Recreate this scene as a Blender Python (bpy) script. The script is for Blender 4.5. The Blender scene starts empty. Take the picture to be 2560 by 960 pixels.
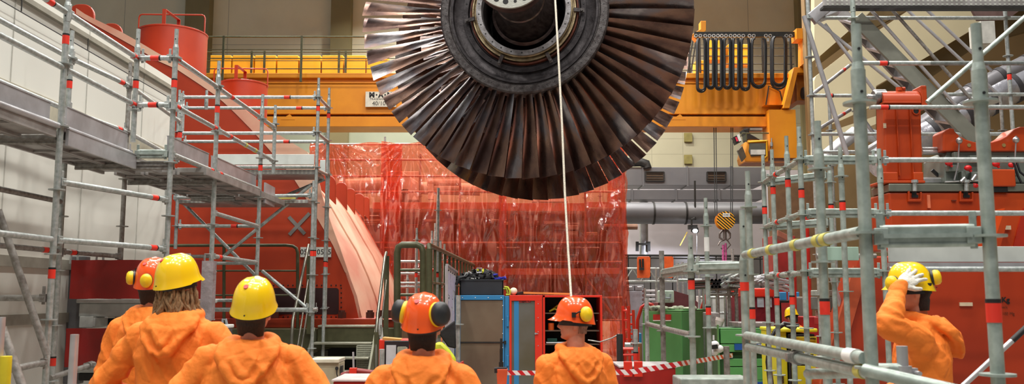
import bpy, bmesh, math, random
from math import pi, sin, cos, tan, atan2, sqrt, radians
from mathutils import Vector as V, Matrix, noise
random.seed(7)
SC = bpy.context.scene
COL = SC.collection
# ------------------------------------------------------------------ camera
F = 2220.0; EYE = 1.7; TH = math.atan(260.0 / F)
cd = bpy.data.cameras.new('camera'); cam = bpy.data.objects.new('camera', cd); COL.objects.link(cam)
cam.location = (0, 0, EYE); cam.rotation_euler = (pi/2 + TH, 0, 0)
cd.sensor_width = 36; cd.lens = F / 2560 * 36; cd.clip_end = 200
cd.dof.use_dof = True; cd.dof.focus_distance = 17.0; cd.dof.aperture_fstop = 5.0
SC.camera = cam

def P(px, py, Y):
    """point of the hall at distance Y seen where the photo has (px, py)"""
    x = (px - 1280) / F; u = (480 - py) / F
    d = V((x, cos(TH) - u * sin(TH), sin(TH) + u * cos(TH)))
    t = Y / d.y
    return V((d.x * t, Y, EYE + d.z * t))

# ------------------------------------------------------------------ materials
def lin(c):
    return tuple(((v/255)/12.92 if v/255 <= .04045 else ((v/255+.055)/1.055)**2.4) for v in c) + (1,)
MATS = {}
def mat(name, col, rough=.5, metal=0., var=.12, scale=6., bump=0., bscale=40., col2=None, spec=.5, emit=0., coat=0., stretch=(1,1,1), lo=.35, hi=.65, detail=4):
    if name in MATS: return MATS[name]
    m = bpy.data.materials.new(name); m.use_nodes = True
    nt = m.node_tree; b = nt.nodes['Principled BSDF']; L = nt.links.new
    b.inputs['Roughness'].default_value = rough; b.inputs['Metallic'].default_value = metal
    b.inputs['Specular IOR Level'].default_value = spec
    if coat: b.inputs['Coat Weight'].default_value = coat; b.inputs['Coat Roughness'].default_value = .08
    c1 = lin(col); c2 = lin(col2) if col2 else tuple(max(0, v*(1-var*2)) for v in c1[:3]) + (1,)
    tc = nt.nodes.new('ShaderNodeTexCoord'); mp = nt.nodes.new('ShaderNodeMapping'); mp.inputs['Scale'].default_value = stretch
    L(tc.outputs['Object'], mp.inputs['Vector'])
    n = nt.nodes.new('ShaderNodeTexNoise'); n.inputs['Scale'].default_value = scale; n.inputs['Detail'].default_value = detail
    L(mp.outputs['Vector'], n.inputs['Vector'])
    r = nt.nodes.new('ShaderNodeValToRGB'); r.color_ramp.elements[0].position = lo; r.color_ramp.elements[1].position = hi
    r.color_ramp.elements[0].color = c2; r.color_ramp.elements[1].color = c1
    L(n.outputs['Fac'], r.inputs['Fac']); L(r.outputs['Color'], b.inputs['Base Color'])
    if bump:
        n2 = nt.nodes.new('ShaderNodeTexNoise'); n2.inputs['Scale'].default_value = bscale; n2.inputs['Detail'].default_value = 3
        L(mp.outputs['Vector'], n2.inputs['Vector'])
        bp = nt.nodes.new('ShaderNodeBump'); bp.inputs['Strength'].default_value = bump; bp.inputs['Distance'].default_value = .02
        L(n2.outputs['Fac'], bp.inputs['Height']); L(bp.outputs['Normal'], b.inputs['Normal'])
    if emit:
        b.inputs['Emission Color'].default_value = c1; b.inputs['Emission Strength'].default_value = emit
    MATS[name] = m
    return m

GALV  = mat('galvanised', (190,195,194), .36, .45, .1, 30, .06, 60, col2=(158,166,163))
GALVG = mat('galvanised_green', (178,190,183), .4, .35, .1, 18, .06, 60, col2=(146,158,151))
GALVD = mat('galvanised_dark', (160,158,154), .45, .45, .2, 26, .08, 60, col2=(126,122,116))
ALU   = mat('aluminium', (196,196,200), .34, .45, .1, 5, .03, 30, col2=(172,171,174))
DECK  = mat('deck_steel', (168,165,163), .45, .3, .2, 6, .04, 60, col2=(140,136,133))
WHITEB= mat('white_board', (206,212,208), .5, .1, .06, 5)
REDT  = mat('red_tape', (235,52,34), .5, 0, .05)
BLKT  = mat('black_tape', (26,22,22), .6, 0, .05)
YELT  = mat('yellow_tape', (206,196,100), .6, 0, .1)
WHT   = mat('white_paint', (232,232,228), .5, 0, .04)
RED   = mat('casing_red', (172,56,22), .4, 0, .1, 1.6, .03, 12, col2=(152,44,15), lo=.3, hi=.7)
RED2  = mat('machine_red', (186,68,20), .38, 0, .08, 2, .03, 14, col2=(168,56,14))
DKRED = mat('dark_red', (134,26,18), .5, 0, .15, 4)
CRANE = mat('crane_yellow', (232,150,26), .45, 0, .08, 1.2, 0, col2=(216,134,20))
CRANY = mat('crane_panel', (240,178,30), .5, 0, .06, 2)
OLIVE = mat('olive_steel', (88,88,62), .4, .2, .12, 10)
DARK  = mat('dark_steel', (48,46,44), .55, .3, .2, 10)
BLK   = mat('black', (20,20,22), .6, 0, .1)
BLKP  = mat('black_plastic', (34,34,38), .4, 0, .1)
GREEN = mat('green_paint', (84,150,84), .45, 0, .06, 3)
GRYP  = mat('grey_paint', (152,160,166), .5, 0, .08, 4)
BROWNG= mat('primer_pink', (214,172,146), .55, 0, .1, .9, .04, 10, col2=(198,128,106), lo=.36, hi=.6, stretch=(1,.5,1), detail=6)

# ------------------------------------------------------------------ mesh builder
ORG = {}
class MB:
    def __init__(s): s.v = []; s.f = []; s.m = []; s.k = 0
    def add(s, vs, fs):
        o = len(s.v); s.v += [V(p) for p in vs]; s.f += [tuple(i+o for i in f) for f in fs]; s.m += [s.k]*len(fs); return s
    def hexa(s, p):            # eight corners: 0-3 bottom loop, 4-7 top loop
        return s.add(p, [(0,3,2,1),(4,5,6,7),(0,1,5,4),(1,2,6,5),(2,3,7,6),(3,0,4,7)])
    def box(s, a, b):
        x0,x1 = sorted((a[0],b[0])); y0,y1 = sorted((a[1],b[1])); z0,z1 = sorted((a[2],b[2]))
        return s.hexa([(x0,y0,z0),(x1,y0,z0),(x1,y1,z0),(x0,y1,z0),(x0,y0,z1),(x1,y0,z1),(x1,y1,z1),(x0,y1,z1)])
    def bar(s, p, q, w, h, up=(0,0,1)):      # rectangular bar from p to q, w sideways, h along up
        p, q = V(p), V(q); d = (q-p).normalized(); u = V(up)
        if abs(d.dot(u)) > .98: u = V((0,1,0))
        sd = d.cross(u).normalized()*w/2; u = sd.cross(d).normalized()*h/2
        return s.hexa([p-sd-u, p+sd-u, p+sd+u, p-sd+u, q-sd-u, q+sd-u, q+sd+u, q-sd+u])
    def tube(s, p, q, r, r2=None, n=12, cap=True):
        p, q = V(p), V(q); r2 = r if r2 is None else r2; d = q-p
        if d.length < 1e-6: return s
        d.normalize(); a = d.orthogonal().normalized(); b = d.cross(a)
        vs = [p+(a*cos(2*pi*i/n)+b*sin(2*pi*i/n))*r for i in range(n)] + [q+(a*cos(2*pi*i/n)+b*sin(2*pi*i/n))*r2 for i in range(n)]
        fs = [(i,(i+1)%n,n+(i+1)%n,n+i) for i in range(n)]
        if cap: fs += [tuple(reversed(range(n))), tuple(range(n,2*n))]
        return s.add(vs, fs)
    def path(s, pts, r, n=10):
        pts = [V(p) for p in pts]; vs = []; N = len(pts); a = None
        for i, p in enumerate(pts):
            d = (pts[min(i+1,N-1)]-pts[max(i-1,0)]).normalized()
            a = d.orthogonal().normalized() if a is None else (a - d*a.dot(d)).normalized()
            b = d.cross(a); vs += [p+(a*cos(2*pi*j/n)+b*sin(2*pi*j/n))*r for j in range(n)]
        fs = [(i*n+j, i*n+(j+1)%n, (i+1)*n+(j+1)%n, (i+1)*n+j) for i in range(N-1) for j in range(n)]
        fs += [tuple(reversed(range(n))), tuple(range((N-1)*n, N*n))]
        return s.add(vs, fs)
    def prism(s, pts, off):                 # planar polygon pts swept by off
        pts = [V(p) for p in pts]; off = V(off); n = len(pts)
        nr = V((0,0,0))
        for i in range(n): nr += pts[i].cross(pts[(i+1)%n])
        if nr.dot(off) > 0: pts.reverse()
        return s.add(pts+[p+off for p in pts], [tuple(range(n)), tuple(reversed(range(n,2*n)))] + [(i,n+i,n+(i+1)%n,(i+1)%n) for i in range(n)])
    def lathe(s, prof, M=None, n=48, close=False):   # prof [(r, h)] about local Z
        M = M or Matrix(); vs = []; k = len(prof)
        for i in range(n):
            a = 2*pi*i/n
            for r, h in prof: vs.append(M @ V((r*cos(a), r*sin(a), h)))
        fs = []
        kk = k if close else k-1
        for i in range(n):
            for j in range(kk):
                a, b = i*k+j, ((i+1)%n)*k+j; a2, b2 = i*k+(j+1)%k, ((i+1)%n)*k+(j+1)%k
                fs.append((a, b, b2, a2))
        return s.add(vs, fs)
    def ell(s, c, r, M=None, nu=20, nv=12):
        M = M or Matrix(); c = V(c); vs = [c + M @ V((0,0,-r[2]))]
        for j in range(1, nv):
            t = -pi/2 + pi*j/nv
            for i in range(nu):
                a = 2*pi*i/nu; vs.append(c + M @ V((r[0]*cos(t)*cos(a), r[1]*cos(t)*sin(a), r[2]*sin(t))))
        vs.append(c + M @ V((0,0,r[2]))); fs = []
        for i in range(nu):
            fs.append((0, 1+(i+1)%nu, 1+i)); fs.append((len(vs)-1, 1+(nv-2)*nu+i, 1+(nv-2)*nu+(i+1)%nu))
            for j in range(nv-2): fs.append((1+j*nu+i, 1+j*nu+(i+1)%nu, 1+(j+1)*nu+(i+1)%nu, 1+(j+1)*nu+i))
        return s.add(vs, fs)
    def cap(s, p, q, r1, r2=None, n=12):     # closed tapered capsule
        p, q = V(p), V(q); r2 = r1 if r2 is None else r2
        d = (q-p).normalized() if (q-p).length > 1e-6 else V((0,0,1)); a = d.orthogonal().normalized(); b = d.cross(a)
        R = [(p - d*r1*cos(t), r1*sin(t)) for t in (pi/8, pi/4, 3*pi/8, pi/2)] + [(q + d*r2*sin(t), r2*cos(t)) for t in (0, pi/8, pi/4, 3*pi/8)]
        vs = [p-d*r1]
        for c, r in R: vs += [c+(a*cos(2*pi*i/n)+b*sin(2*pi*i/n))*r for i in range(n)]
        vs.append(q+d*r2); fs = []
        for i in range(n):
            fs.append((0, 1+(i+1)%n, 1+i)); fs.append((len(vs)-1, 1+7*n+i, 1+7*n+(i+1)%n))
            for j in range(7): fs.append((1+j*n+i, 1+j*n+(i+1)%n, 1+(j+1)*n+(i+1)%n, 1+(j+1)*n+i))
        return s.add(vs, fs)
    def loft(s, secs, n=20, pw=2.0):         # secs [(centre, ax, ay)] with ax, ay half-axis vectors
        vs = []; k = len(secs)
        for c, ax, ay in secs:
            c, ax, ay = V(c), V(ax), V(ay)
            for i in range(n):
                a = 2*pi*i/n; ca, sa = cos(a), sin(a); e = 2/pw
                vs.append(c + ax*math.copysign(abs(ca)**e, ca) + ay*math.copysign(abs(sa)**e, sa))
        fs = [(j*n+i, j*n+(i+1)%n, (j+1)*n+(i+1)%n, (j+1)*n+i) for j in range(k-1) for i in range(n)]
        fs += [tuple(reversed(range(n))), tuple(range((k-1)*n, k*n))]
        return s.add(vs, fs)
    def build(s, name, mats, parent=None, smooth=None, bevel=0, label=None, weld=False):
        if not isinstance(mats, (list, tuple)): mats = [mats]
        if parent is not None: org = ORG[parent.name]
        else:
            xs = [p.x for p in s.v]; ys = [p.y for p in s.v]; zs = [p.z for p in s.v]
            org = V(((min(xs)+max(xs))/2, (min(ys)+max(ys))/2, min(zs)))
        me = bpy.data.meshes.new(name); me.from_pydata([p-org for p in s.v], [], s.f)
        for m in mats: me.materials.append(m)
        if len(mats) > 1: me.polygons.foreach_set('material_index', s.m)
        bm = bmesh.new(); bm.from_mesh(me)
        bmesh.ops.recalc_face_normals(bm, faces=bm.faces); bm.to_mesh(me); bm.free()
        if smooth is not None:
            me.polygons.foreach_set('use_smooth', [True]*len(me.polygons))
            try: me.set_sharp_from_angle(angle=radians(smooth))
            except Exception: pass
        o = bpy.data.objects.new(name, me); COL.objects.link(o)
        if parent is not None: o.parent = parent
        else: o.location = org
        ORG[o.name] = org
        if bevel:
            b = o.modifiers.new('bevel', 'BEVEL'); b.width = bevel; b.segments = 2; b.limit_method = 'ANGLE'
        if label: o['label'] = label
        return o

def tag(o, label, cat, group=None, kind=None):
    if kind: o['kind'] = kind
    if label: o['label'] = label
    if cat: o['category'] = cat
    if group: o['group'] = group
    return o
def thing(name, loc, label, cat, group=None):
    o = bpy.data.objects.new(name, None); COL.objects.link(o); o.location = loc; o.empty_display_size = .1
    ORG[o.name] = V(loc); return tag(o, label, cat, group)
def struct(o): o['kind'] = 'structure'; return o
def lies(parent_o, child_o):
    pass
def text(name, s, m, M, size, parent, ext=.001, align='CENTER', bold=0., spacing=1.):
    """lettering as a thin mesh; M places its local XY plane"""
    cu = bpy.data.curves.new(name, 'FONT'); cu.body = s; cu.size = size; cu.extrude = ext; cu.align_x = align; cu.align_y = 'CENTER'
    cu.offset = bold; cu.resolution_u = 3; cu.space_character = spacing
    t = bpy.data.objects.new('tmp', cu); COL.objects.link(t)
    bpy.context.view_layer.update()
    me = bpy.data.meshes.new_from_object(t.evaluated_get(bpy.context.evaluated_depsgraph_get()))
    bpy.data.objects.remove(t)
    me.transform(M); me.transform(Matrix.Translation(-ORG[parent.name]))
    me.name = name; me.materials.clear(); me.materials.append(m)
    o = bpy.data.objects.new(name, me); COL.objects.link(o); o.parent = parent; ORG[o.name] = ORG[parent.name]
    return o
def face_cam(c, yaw=0):      # text plane facing the camera side (-Y), at point c
    return Matrix.Translation(V(c)) @ Matrix.Rotation(yaw, 4, 'Z') @ Matrix.Rotation(pi/2, 4, 'X')
def catenary(p, q, sag, n=14):
    p, q = V(p), V(q)
    return [p.lerp(q, i/n) - V((0,0,sag*4*(i/n)*(1-i/n))) for i in range(n+1)]

# ------------------------------------------------------------------ scaffold kit
RT = .02415
class Scaffold:
    def __init__(s, name, loc, label, cat='scaffold'):
        s.root = thing(name, loc, label, cat); s.posts = {}
    def post(s, key, px, py, Y, ytop, ybot=None, ros=None, tapes=(), spigot=.18, m=None, ztop=None, zbot=0., white=None):
        """upright: px, py a point on it in the photo; ytop / ybot image heights of its ends; ros image height of a rosette"""
        m = m or GALV
        b = P(px, py, Y); X = b.x
        zt = P(px, ytop, Y).z if ztop is None else ztop
        zb = P(px, ybot, Y).z if ybot is not None else zbot
        mb = MB()
        if spigot:
            mb.tube((X,Y,zb),(X,Y,zt-spigot),RT,n=16); mb.tube((X,Y,zt-spigot),(X,Y,zt-spigot+.03),RT+.0015,RT-.004,n=16)
            mb.tube((X,Y,zt-spigot),(X,Y,zt),.019,n=16)
            mb.tube((X,Y,zt-spigot-.13),(X,Y,zt-spigot),RT+.003,n=16)
        else: mb.tube((X,Y,zb),(X,Y,zt),RT,n=16)
        if zb < .02:
            mb.box((X-.075,Y-.075,0),(X+.075,Y+.075,.008)); mb.tube((X,Y,.0),(X,Y,.2),.03,n=16)
        o = mb.build('standard', m, s.root, smooth=40)
        if spigot:       # pin holes near the top
            hb = MB(); hb.tube((X,Y-.0215,zt-.1),(X,Y-.018,zt-.1),.006,n=8); hb.tube((X,Y-.029,zt-spigot-.09),(X,Y-.02,zt-spigot-.09),.006,n=8)
            hb.build('pin_hole', BLK, o)
        if ros is not None:
            z0 = P(px, ros, Y).z if ros != 0 else .25
            z = z0 - .5*math.floor((z0-zb-.05)/.5)
            while z < zt-(spigot or .05)-.02:
                r = MB(); r.lathe([(RT,-.0045),(.061,-.0045),(.061,.0045),(RT,.0045)], Matrix.Translation((X,Y,z)), n=20, close=True)
                r.build('rosette', m, o, smooth=35); z += .5
        for t in tapes:
            z = P(px, t, Y).z
            tb = MB(); tb.tube((X,Y,z-.035),(X,Y,z+.035),RT+.0022,n=16); tb.k = 1
            tb.tube((X,Y,z+.035),(X,Y,z+.05),RT+.0024,n=16); tb.build('tape_band', [REDT, BLKT], o, smooth=40)
        if white:
            z = P(px, white, Y).z; tb = MB(); tb.tube((X,Y,z-.07),(X,Y,z+.07),RT+.002,n=16); tb.build('paint_band', WHT, o, smooth=40)
        s.posts[key] = V((X, Y, zt)); return o
    def at(s, a, z):
        if isinstance(a, str): p = s.posts[a]; return V((p.x, p.y, z if isinstance(z, float) else z))
        return V(a)
    def heads(s, mb, p, d, m=None):
        """wedge head of a ledger at an upright p, d pointing along the ledger"""
        q = p + d*.028
        mb.bar(q, q+d*.05, .04, .062)
        sd = d.cross(V((0,0,1))).normalized()
        w = p + d*.052
        mb.bar(w+V((0,0,-.05)), w+V((0,0,.09)), .006, .026, up=d)
    def ledger(s, a, b, z, z2=None, r=RT, heads=True, tapes=(), m=None, over=0, yel=(), double=False):
        pa, pb = s.at(a, z), s.at(b, z if z2 is None else z2)
        d = (pb-pa).normalized(); mb = MB()
        if double:
            mb.bar(pa+d*.06, pb-d*.06, .05, .016, up=(0,0,1)); 
            for dz in (.03,-.03): mb.tube(pa+d*.05+V((0,0,dz)), pb-d*.05+V((0,0,dz)), .013, n=10)
            mb.bar(pa+d*.05, pb-d*.05, .02, .075)
        else: mb.tube(pa+d*.04-d*over, pb-d*.04+d*over, r, n=14)
        o = mb.build('ledger', m or GALV, s.root, smooth=40)
        if heads:
            for p, dd in ((pa, d), (pb, -d)):
                h = MB(); s.heads(h, p, dd); h.build('wedge_head', m or GALV, o, bevel=.004)
        for t in tapes:
            c = pa.lerp(pb, t); tb = MB(); tb.tube(c-d*.05, c+d*.03, r+.002, n=14); tb.k = 1; tb.tube(c+d*.03, c+d*.045, r+.0022, n=14)
            tb.build('tape_band', [REDT, BLKT], o, smooth=40)
        for t in yel:
            c = pa.lerp(pb, t); tb = MB(); tb.tube(c-d*.03, c+d*.03, r+.004, n=14); tb.build('yellow_tape', YELT, o, smooth=40)
        return o
    def pipe(s, p, q, r=RT, name='brace', m=None, yel=(), tapes=(), coupler=(), white=()):
        p, q = V(p), V(q); mb = MB(); mb.tube(p, q, r, n=14); o = mb.build(name, m or GALV, s.root, smooth=40)
        d = (q-p).normalized()
        for t in yel:
            c = p.lerp(q, t); tb = MB(); tb.tube(c-d*.03, c+d*.03, r+.004, n=14); tb.build('yellow_tape', YELT, o, smooth=40)
        for t in white:
            c = p.lerp(q, t); tb = MB(); tb.tube(c-d*.05, c+d*.05, r+.005, n=14); tb.build('white_tape', WHT, o, smooth=40)
        for t in tapes:
            c = p.lerp(q, t); tb = MB(); tb.tube(c-d*.05, c+d*.05, r+.002, n=14); tb.build('tape_band', REDT, o, smooth=40)
        for t in coupler:
            c = p.lerp(q, t); tb = MB(); tb.tube(c-d*.03, c+d*.03, r+.011, n=14); tb.box(c+V((-.05,-.02,-.02)), c+V((.05,.02,.02)))
            tb.tube(c+V((.045,-.04,0)), c+V((.045,.04,0)), .009, n=8); tb.build('coupler', GALVD, o, smooth=40)
        return o
# ------------------------------------------------------------------ hall shell
CONC = mat('hall_floor', (150,146,138), .6, 0, .1, 1.5)
fl = MB(); fl.box((-24,-8,-.2),(18,36,0)); o = fl.build('floor', CONC); struct(o)
def panel_mat(name, col, jx, jz, dark=.8):
    """wall of panels with thin dark joints every jx across and jz up"""
    if name in MATS: return MATS[name]
    m = mat(name, col, .7, 0, .05, .8)
    nt = m.node_tree; b = nt.nodes['Principled BSDF']; L = nt.links.new
    src = b.inputs['Base Color'].links[0].from_socket
    tc = nt.nodes.new('ShaderNodeTexCoord'); sp = nt.nodes.new('ShaderNodeSeparateXYZ'); L(tc.outputs['Object'], sp.inputs[0])
    outs = []
    for ax, j in jx, jz:
        a = nt.nodes.new('ShaderNodeMath'); a.operation = 'MODULO'; a.inputs[1].default_value = j
        ab = nt.nodes.new('ShaderNodeMath'); ab.operation = 'ADD'; ab.inputs[1].default_value = 200*j; L(sp.outputs[ax], ab.inputs[0]); L(ab.outputs[0], a.inputs[0])
        c = nt.nodes.new('ShaderNodeMath'); c.operation = 'LESS_THAN'; c.inputs[1].default_value = .025; L(a.outputs[0], c.inputs[0]); outs.append(c)
    mx = nt.nodes.new('ShaderNodeMath'); mx.operation = 'MAXIMUM'; L(outs[0].outputs[0], mx.inputs[0]); L(outs[1].outputs[0], mx.inputs[1])
    k = nt.nodes.new('ShaderNodeMath'); k.operation = 'MULTIPLY'; k.inputs[1].default_value = 1-dark; L(mx.outputs[0], k.inputs[0])
    mc = nt.nodes.new('ShaderNodeMixRGB'); L(k.outputs[0], mc.inputs[0]); L(src, mc.inputs[1]); mc.inputs[2].default_value = (.02,.02,.015,1)
    L(mc.outputs[0], b.inputs['Base Color']); return m
BWALL = panel_mat('back_wall_panels', (236,228,198), (0,4.1), (2,2.3), .6)
BLOCK = panel_mat('block_wall', (186,180,152), (0,1.2), (2,.6), .75)
WH = mat('left_wall_white', (222,222,214), .4, 0, .03, .6, .02, 6)
w = MB(); w.box((-24,34,0),(18,34.3,16)); o = w.build('wall_back', BWALL); struct(o)
# columns and lower fields of the back wall
COLM = mat('wall_column', (144,132,92), .7, 0, .08, 1)
GRNW = mat('wall_field_green', (172,178,154), .7, 0, .05, 1)
LAVW = mat('wall_field_pale', (214,206,208), .7, 0, .04, 1)
for i, (a, b_) in enumerate(((462,522),(827,876),(1996,2040))):
    pa, pb = P(a,100,33.6), P(b_,100,33.6)
    c = MB(); c.box((pa.x,33.5,0),(pb.x,34,16)); o = c.build('trim_%d' % (i+1), COLM); struct(o)
p0, p1 = P(1560,300,33.7), P(2010,425,33.7)
c = MB(); c.box((p0.x,33.7,p1.z),(p1.x,34,p0.z+1.2)); o = c.build('wall_block_field', BLOCK); struct(o)
p0, p1 = P(560,300,33.75), P(1560,430,33.75)
c = MB(); c.box((p0.x,33.75,p1.z-3),(p1.x,34,p0.z+.5)); o = c.build('wall_green_field', GRNW); struct(o)
p0, p1 = P(1560,425,33.7), P(2060,760,33.7)
c = MB(); c.box((p0.x,33.7,0),(p1.x,34,p0.z)); o = c.build('wall_pale_field', LAVW); struct(o)
for i, (y0,y1) in enumerate(((332,354),(387,409))):     # two small olive hatches
    a, b_ = P(1711,y0,33.6), P(1731,y1,33.6)
    c = MB(); c.box((a.x,33.6,b_.z),(b_.x,33.7,a.z)); o = c.build('wall_hatch', mat('hatch_olive',(150,138,76),.6))
    tag(o, 'square olive cover plate in the pale block wall, %s of two' % ('upper','lower')[i], 'cover plate')
# left partition wall
XW = -4.62; YE = 11.85
zt = P(425,200,YE).z
w = MB(); w.box((XW-.12,-4,0),(XW,YE,zt)); o = w.build('wall_left', WH); struct(o)
# panel joint battens, painted shadow band, top tray and thin wire
tr = MB(); za = P(425,226,YE).z; tr.bar((XW+.026,-4,za),(XW+.026,YE,za),.045,.05); o = tr.build('cable_tray', mat('tray_grey',(150,146,132),.5)); 
tag(o, 'narrow grey cable tray running along the top of the white wall', 'cable tray')
wr = MB(); wr.path([(XW+.06, y, za-.16) for y in (0,4,8,11.8)], .006, 6)
for y in [1.5+1.3*i for i in range(8)]: wr.tube((XW+.06,y,za-.16),(XW+.06,y,za-.03),.006,n=6)
o = wr.build('cable', DARK); tag(o, 'thin dark wire hung under the cable tray on the white wall', 'wire')
for i, (za_, h, c_) in enumerate(((3.52,.26,(186,180,160)),(2.02,.1,(150,146,134)),(1.48,.1,(150,146,134)))):  # first band is a shadow put into darker beige; the lower ones are trims
    bt = MB(); bt.bar((XW+.012,-4,za_),(XW+.012,YE,za_),.024,h); o = bt.build('trim_%d' % (i+4), mat('wall_band_and_shadow%d' % i, c_, .6)); struct(o)
for i in range(7):
    y = 2.2+1.45*i; bt = MB(); bt.box((XW,y-.006,0),(XW+.006,y+.006,zt)); o = bt.build('trim_%d' % (i+8), mat('wall_joint',(190,188,180),.6)); struct(o)
# ------------------------------------------------------------------ right side: stairwell of the hall
TAN = mat('stair_wall_tan', (150,124,84), .75, 0, .06, 1)
CREAM = mat('parapet_cream', (214,202,166), .7, 0, .04, 1)
BRN = mat('soffit_brown', (112,92,58), .75, 0, .08, 1)
a = P(2020,0,24); w = MB(); w.box((a.x-.1,24,0),(18,24.3,16)); o = w.build('wall_right', TAN); struct(o)
w = MB(); w.box((17.7,-8,0),(18,36,16)); o = w.build('wall_right_side', TAN); struct(o)
def poly(pts, Y): return [P(x,y,Y) for x, y in pts]
YS = 20.
stair = thing('hall_staircase', P(2200,900,YS)*1 - V((0,0,P(2200,900,YS).z)), 'concrete staircase with cream parapets climbing beside the hall wall', 'staircase')
for pts, nm in (([(2036,-90),(2120,-90),(2180,-60),(2180,25),(2050,140),(2036,150)],'parapet'),
                ([(2040,190),(2130,120),(2280,20),(2450,-90),(2560,-160),(2700,-160),(2700,-60),(2450,62),(2330,135),(2190,215),(2190,262),(2036,330),(2036,200)],'parapet'),
                ([(2036,345),(2100,320),(2190,290),(2190,310),(2100,345),(2100,370),(2036,400)],'parapet')):
    m_ = MB(); m_.prism(poly(pts,YS),(0,.25,0)); m_.build(nm, CREAM, stair)
for pts in ([(2050,140),(2180,27),(2240,0),(2260,30),(2130,100),(2050,160)], [(2190,218),(2450,64),(2700,-55),(2700,40),(2450,110),(2260,240),(2190,262)]):
    m_ = MB(); m_.prism(poly(pts,YS+.4),(0,.3,0)); m_.build('flight', BRN, stair)
m_ = MB(); m_.prism(poly([(2190,262),(2330,262),(2330,330),(2190,330)],YS+1.5),(0,.6,0)); m_.build('landing', BRN, stair)
for x0,y0,x1,y1 in ((2062,196,2130,140),(2180,120,2262,60)):
    h = MB(); h.tube(P(x0,y0,YS+.1),P(x1,y1,YS+.1),.02,n=8)
    for t in (.15,.4,.65,.9):
        q = P(x0,y0,YS+.1).lerp(P(x1,y1,YS+.1),t); h.tube(q,q-V((0,0,.42)),.012,n=6)
    h.build('handrail', DARK, stair, smooth=40)
w = MB(); w.box(P(2452,52,18), P(2490,108,18)+V((0,.5,0))); o = w.build('wall_pier', mat('pier_white',(226,226,218),.6)); struct(o)
# ------------------------------------------------------------------ crane
YC = 25.
b0 = P(515,318,YC)
crane = thing('overhead_crane', (b0.x, YC, b0.z), 'yellow overhead travelling crane spanning the hall behind the turbine rotor', 'crane')
def zc(y, Y=YC): return P(1280, y, Y).z
x0, x1 = P(380,250,YC).x, P(1972,250,YC).x
g = MB(); g.box((x0,YC,zc(285)),(x1,YC+1.1,zc(210))); g.box((x0,YC-.06,zc(196)),(x1,YC+1.2,zc(184)))
g.box((x0,YC+.05,zc(196)),(x1,YC+1.0,zc(210))); g.box((x0,YC-.03,zc(209)),(x1,YC+.05,zc(206.5)))
g.build('girder', CRANE, crane, bevel=.01)
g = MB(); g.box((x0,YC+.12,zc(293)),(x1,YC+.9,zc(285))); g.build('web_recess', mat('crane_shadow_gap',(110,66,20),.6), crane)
g = MB(); g.box((x0,YC-.04,zc(317)),(P(1925,300,YC).x,YC+.9,zc(292)))
g.build('lower_flange', CRANE, crane, bevel=.01)
for px in (725,1250,1700):
    b = MB(); c = P(px,300,YC); b.prism([V((c.x-.25,YC-.05,zc(300))),V((c.x+.15,YC-.05,zc(300))),V((c.x,YC-.05,zc(286)))],(0,.06,0)); b.build('gusset', CRANE, crane)
for i in range(8):       # yellow cover panels behind the rail
    xa = P(525+56*i,160,YC+.5).x; xb = P(525+56*i+52,160,YC+.5).x
    c = MB(); c.box((xa,YC+.5,zc(184,YC+.5)),(xb,YC+.9,zc(138,YC+.5))); c.build('cover_panel', CRANY, crane, bevel=.015)
c = MB(); c.box((P(1690,160,YC+.6).x,YC+.6,zc(184)),(P(1900,160,YC+.6).x,YC+1.1,zc(178))); c.build('walkway_plate', CRANE, crane)
for (px0,px1,py0,py1) in ((1770,1815,100,150),(1820,1880,110,160),(1740,1765,150,183)):
    c = MB(); a = P(px0,py0,YC+.9); b = P(px1,py1,YC+.9); c.box((a.x,YC+.9,b.z),(b.x,YC+1.4,a.z)); c.build('trolley_box', CRANY, crane, bevel=.02)
# guard rail of the crane walkway
def rail(parent, xa, xb, ys, posts, Y, y0, mat_=OLIVE, r=.02, top=None):
    m_ = MB()
    for y in ys: m_.tube(P(xa,y,Y), P(xb,y,Y), r*.7 if y != ys[0] else r*1.3, n=8)
    m_.build('guard_rail', mat_, parent, smooth=40)
    for x in posts:
        p_ = MB(); a = P(x,ys[0]-2,Y); b = P(x,y0,Y); p_.bar(a,V((a.x,a.y,b.z)),.06,.05); p_.build('rail_post', mat_, parent)
rail(crane, 515,1100,(92,124,146,172),(560,755),YC-.35,205)
rail(crane, 515,1100,(130,152),(630,662,848,865,1010),YC+.3,183, r=.014)
rail(crane, 1690,1985,(92,120,140,160,176),(1722,1748,1905,1975),YC+.9,184, mat_=DARK, r=.018)
for px in (1715,1733,1741):
    c = MB(); c.tube(P(px,95,YC+.4),P(px-14,182,YC+.4),.02,n=6); c.build('ladder_bar', DARK, crane)
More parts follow.
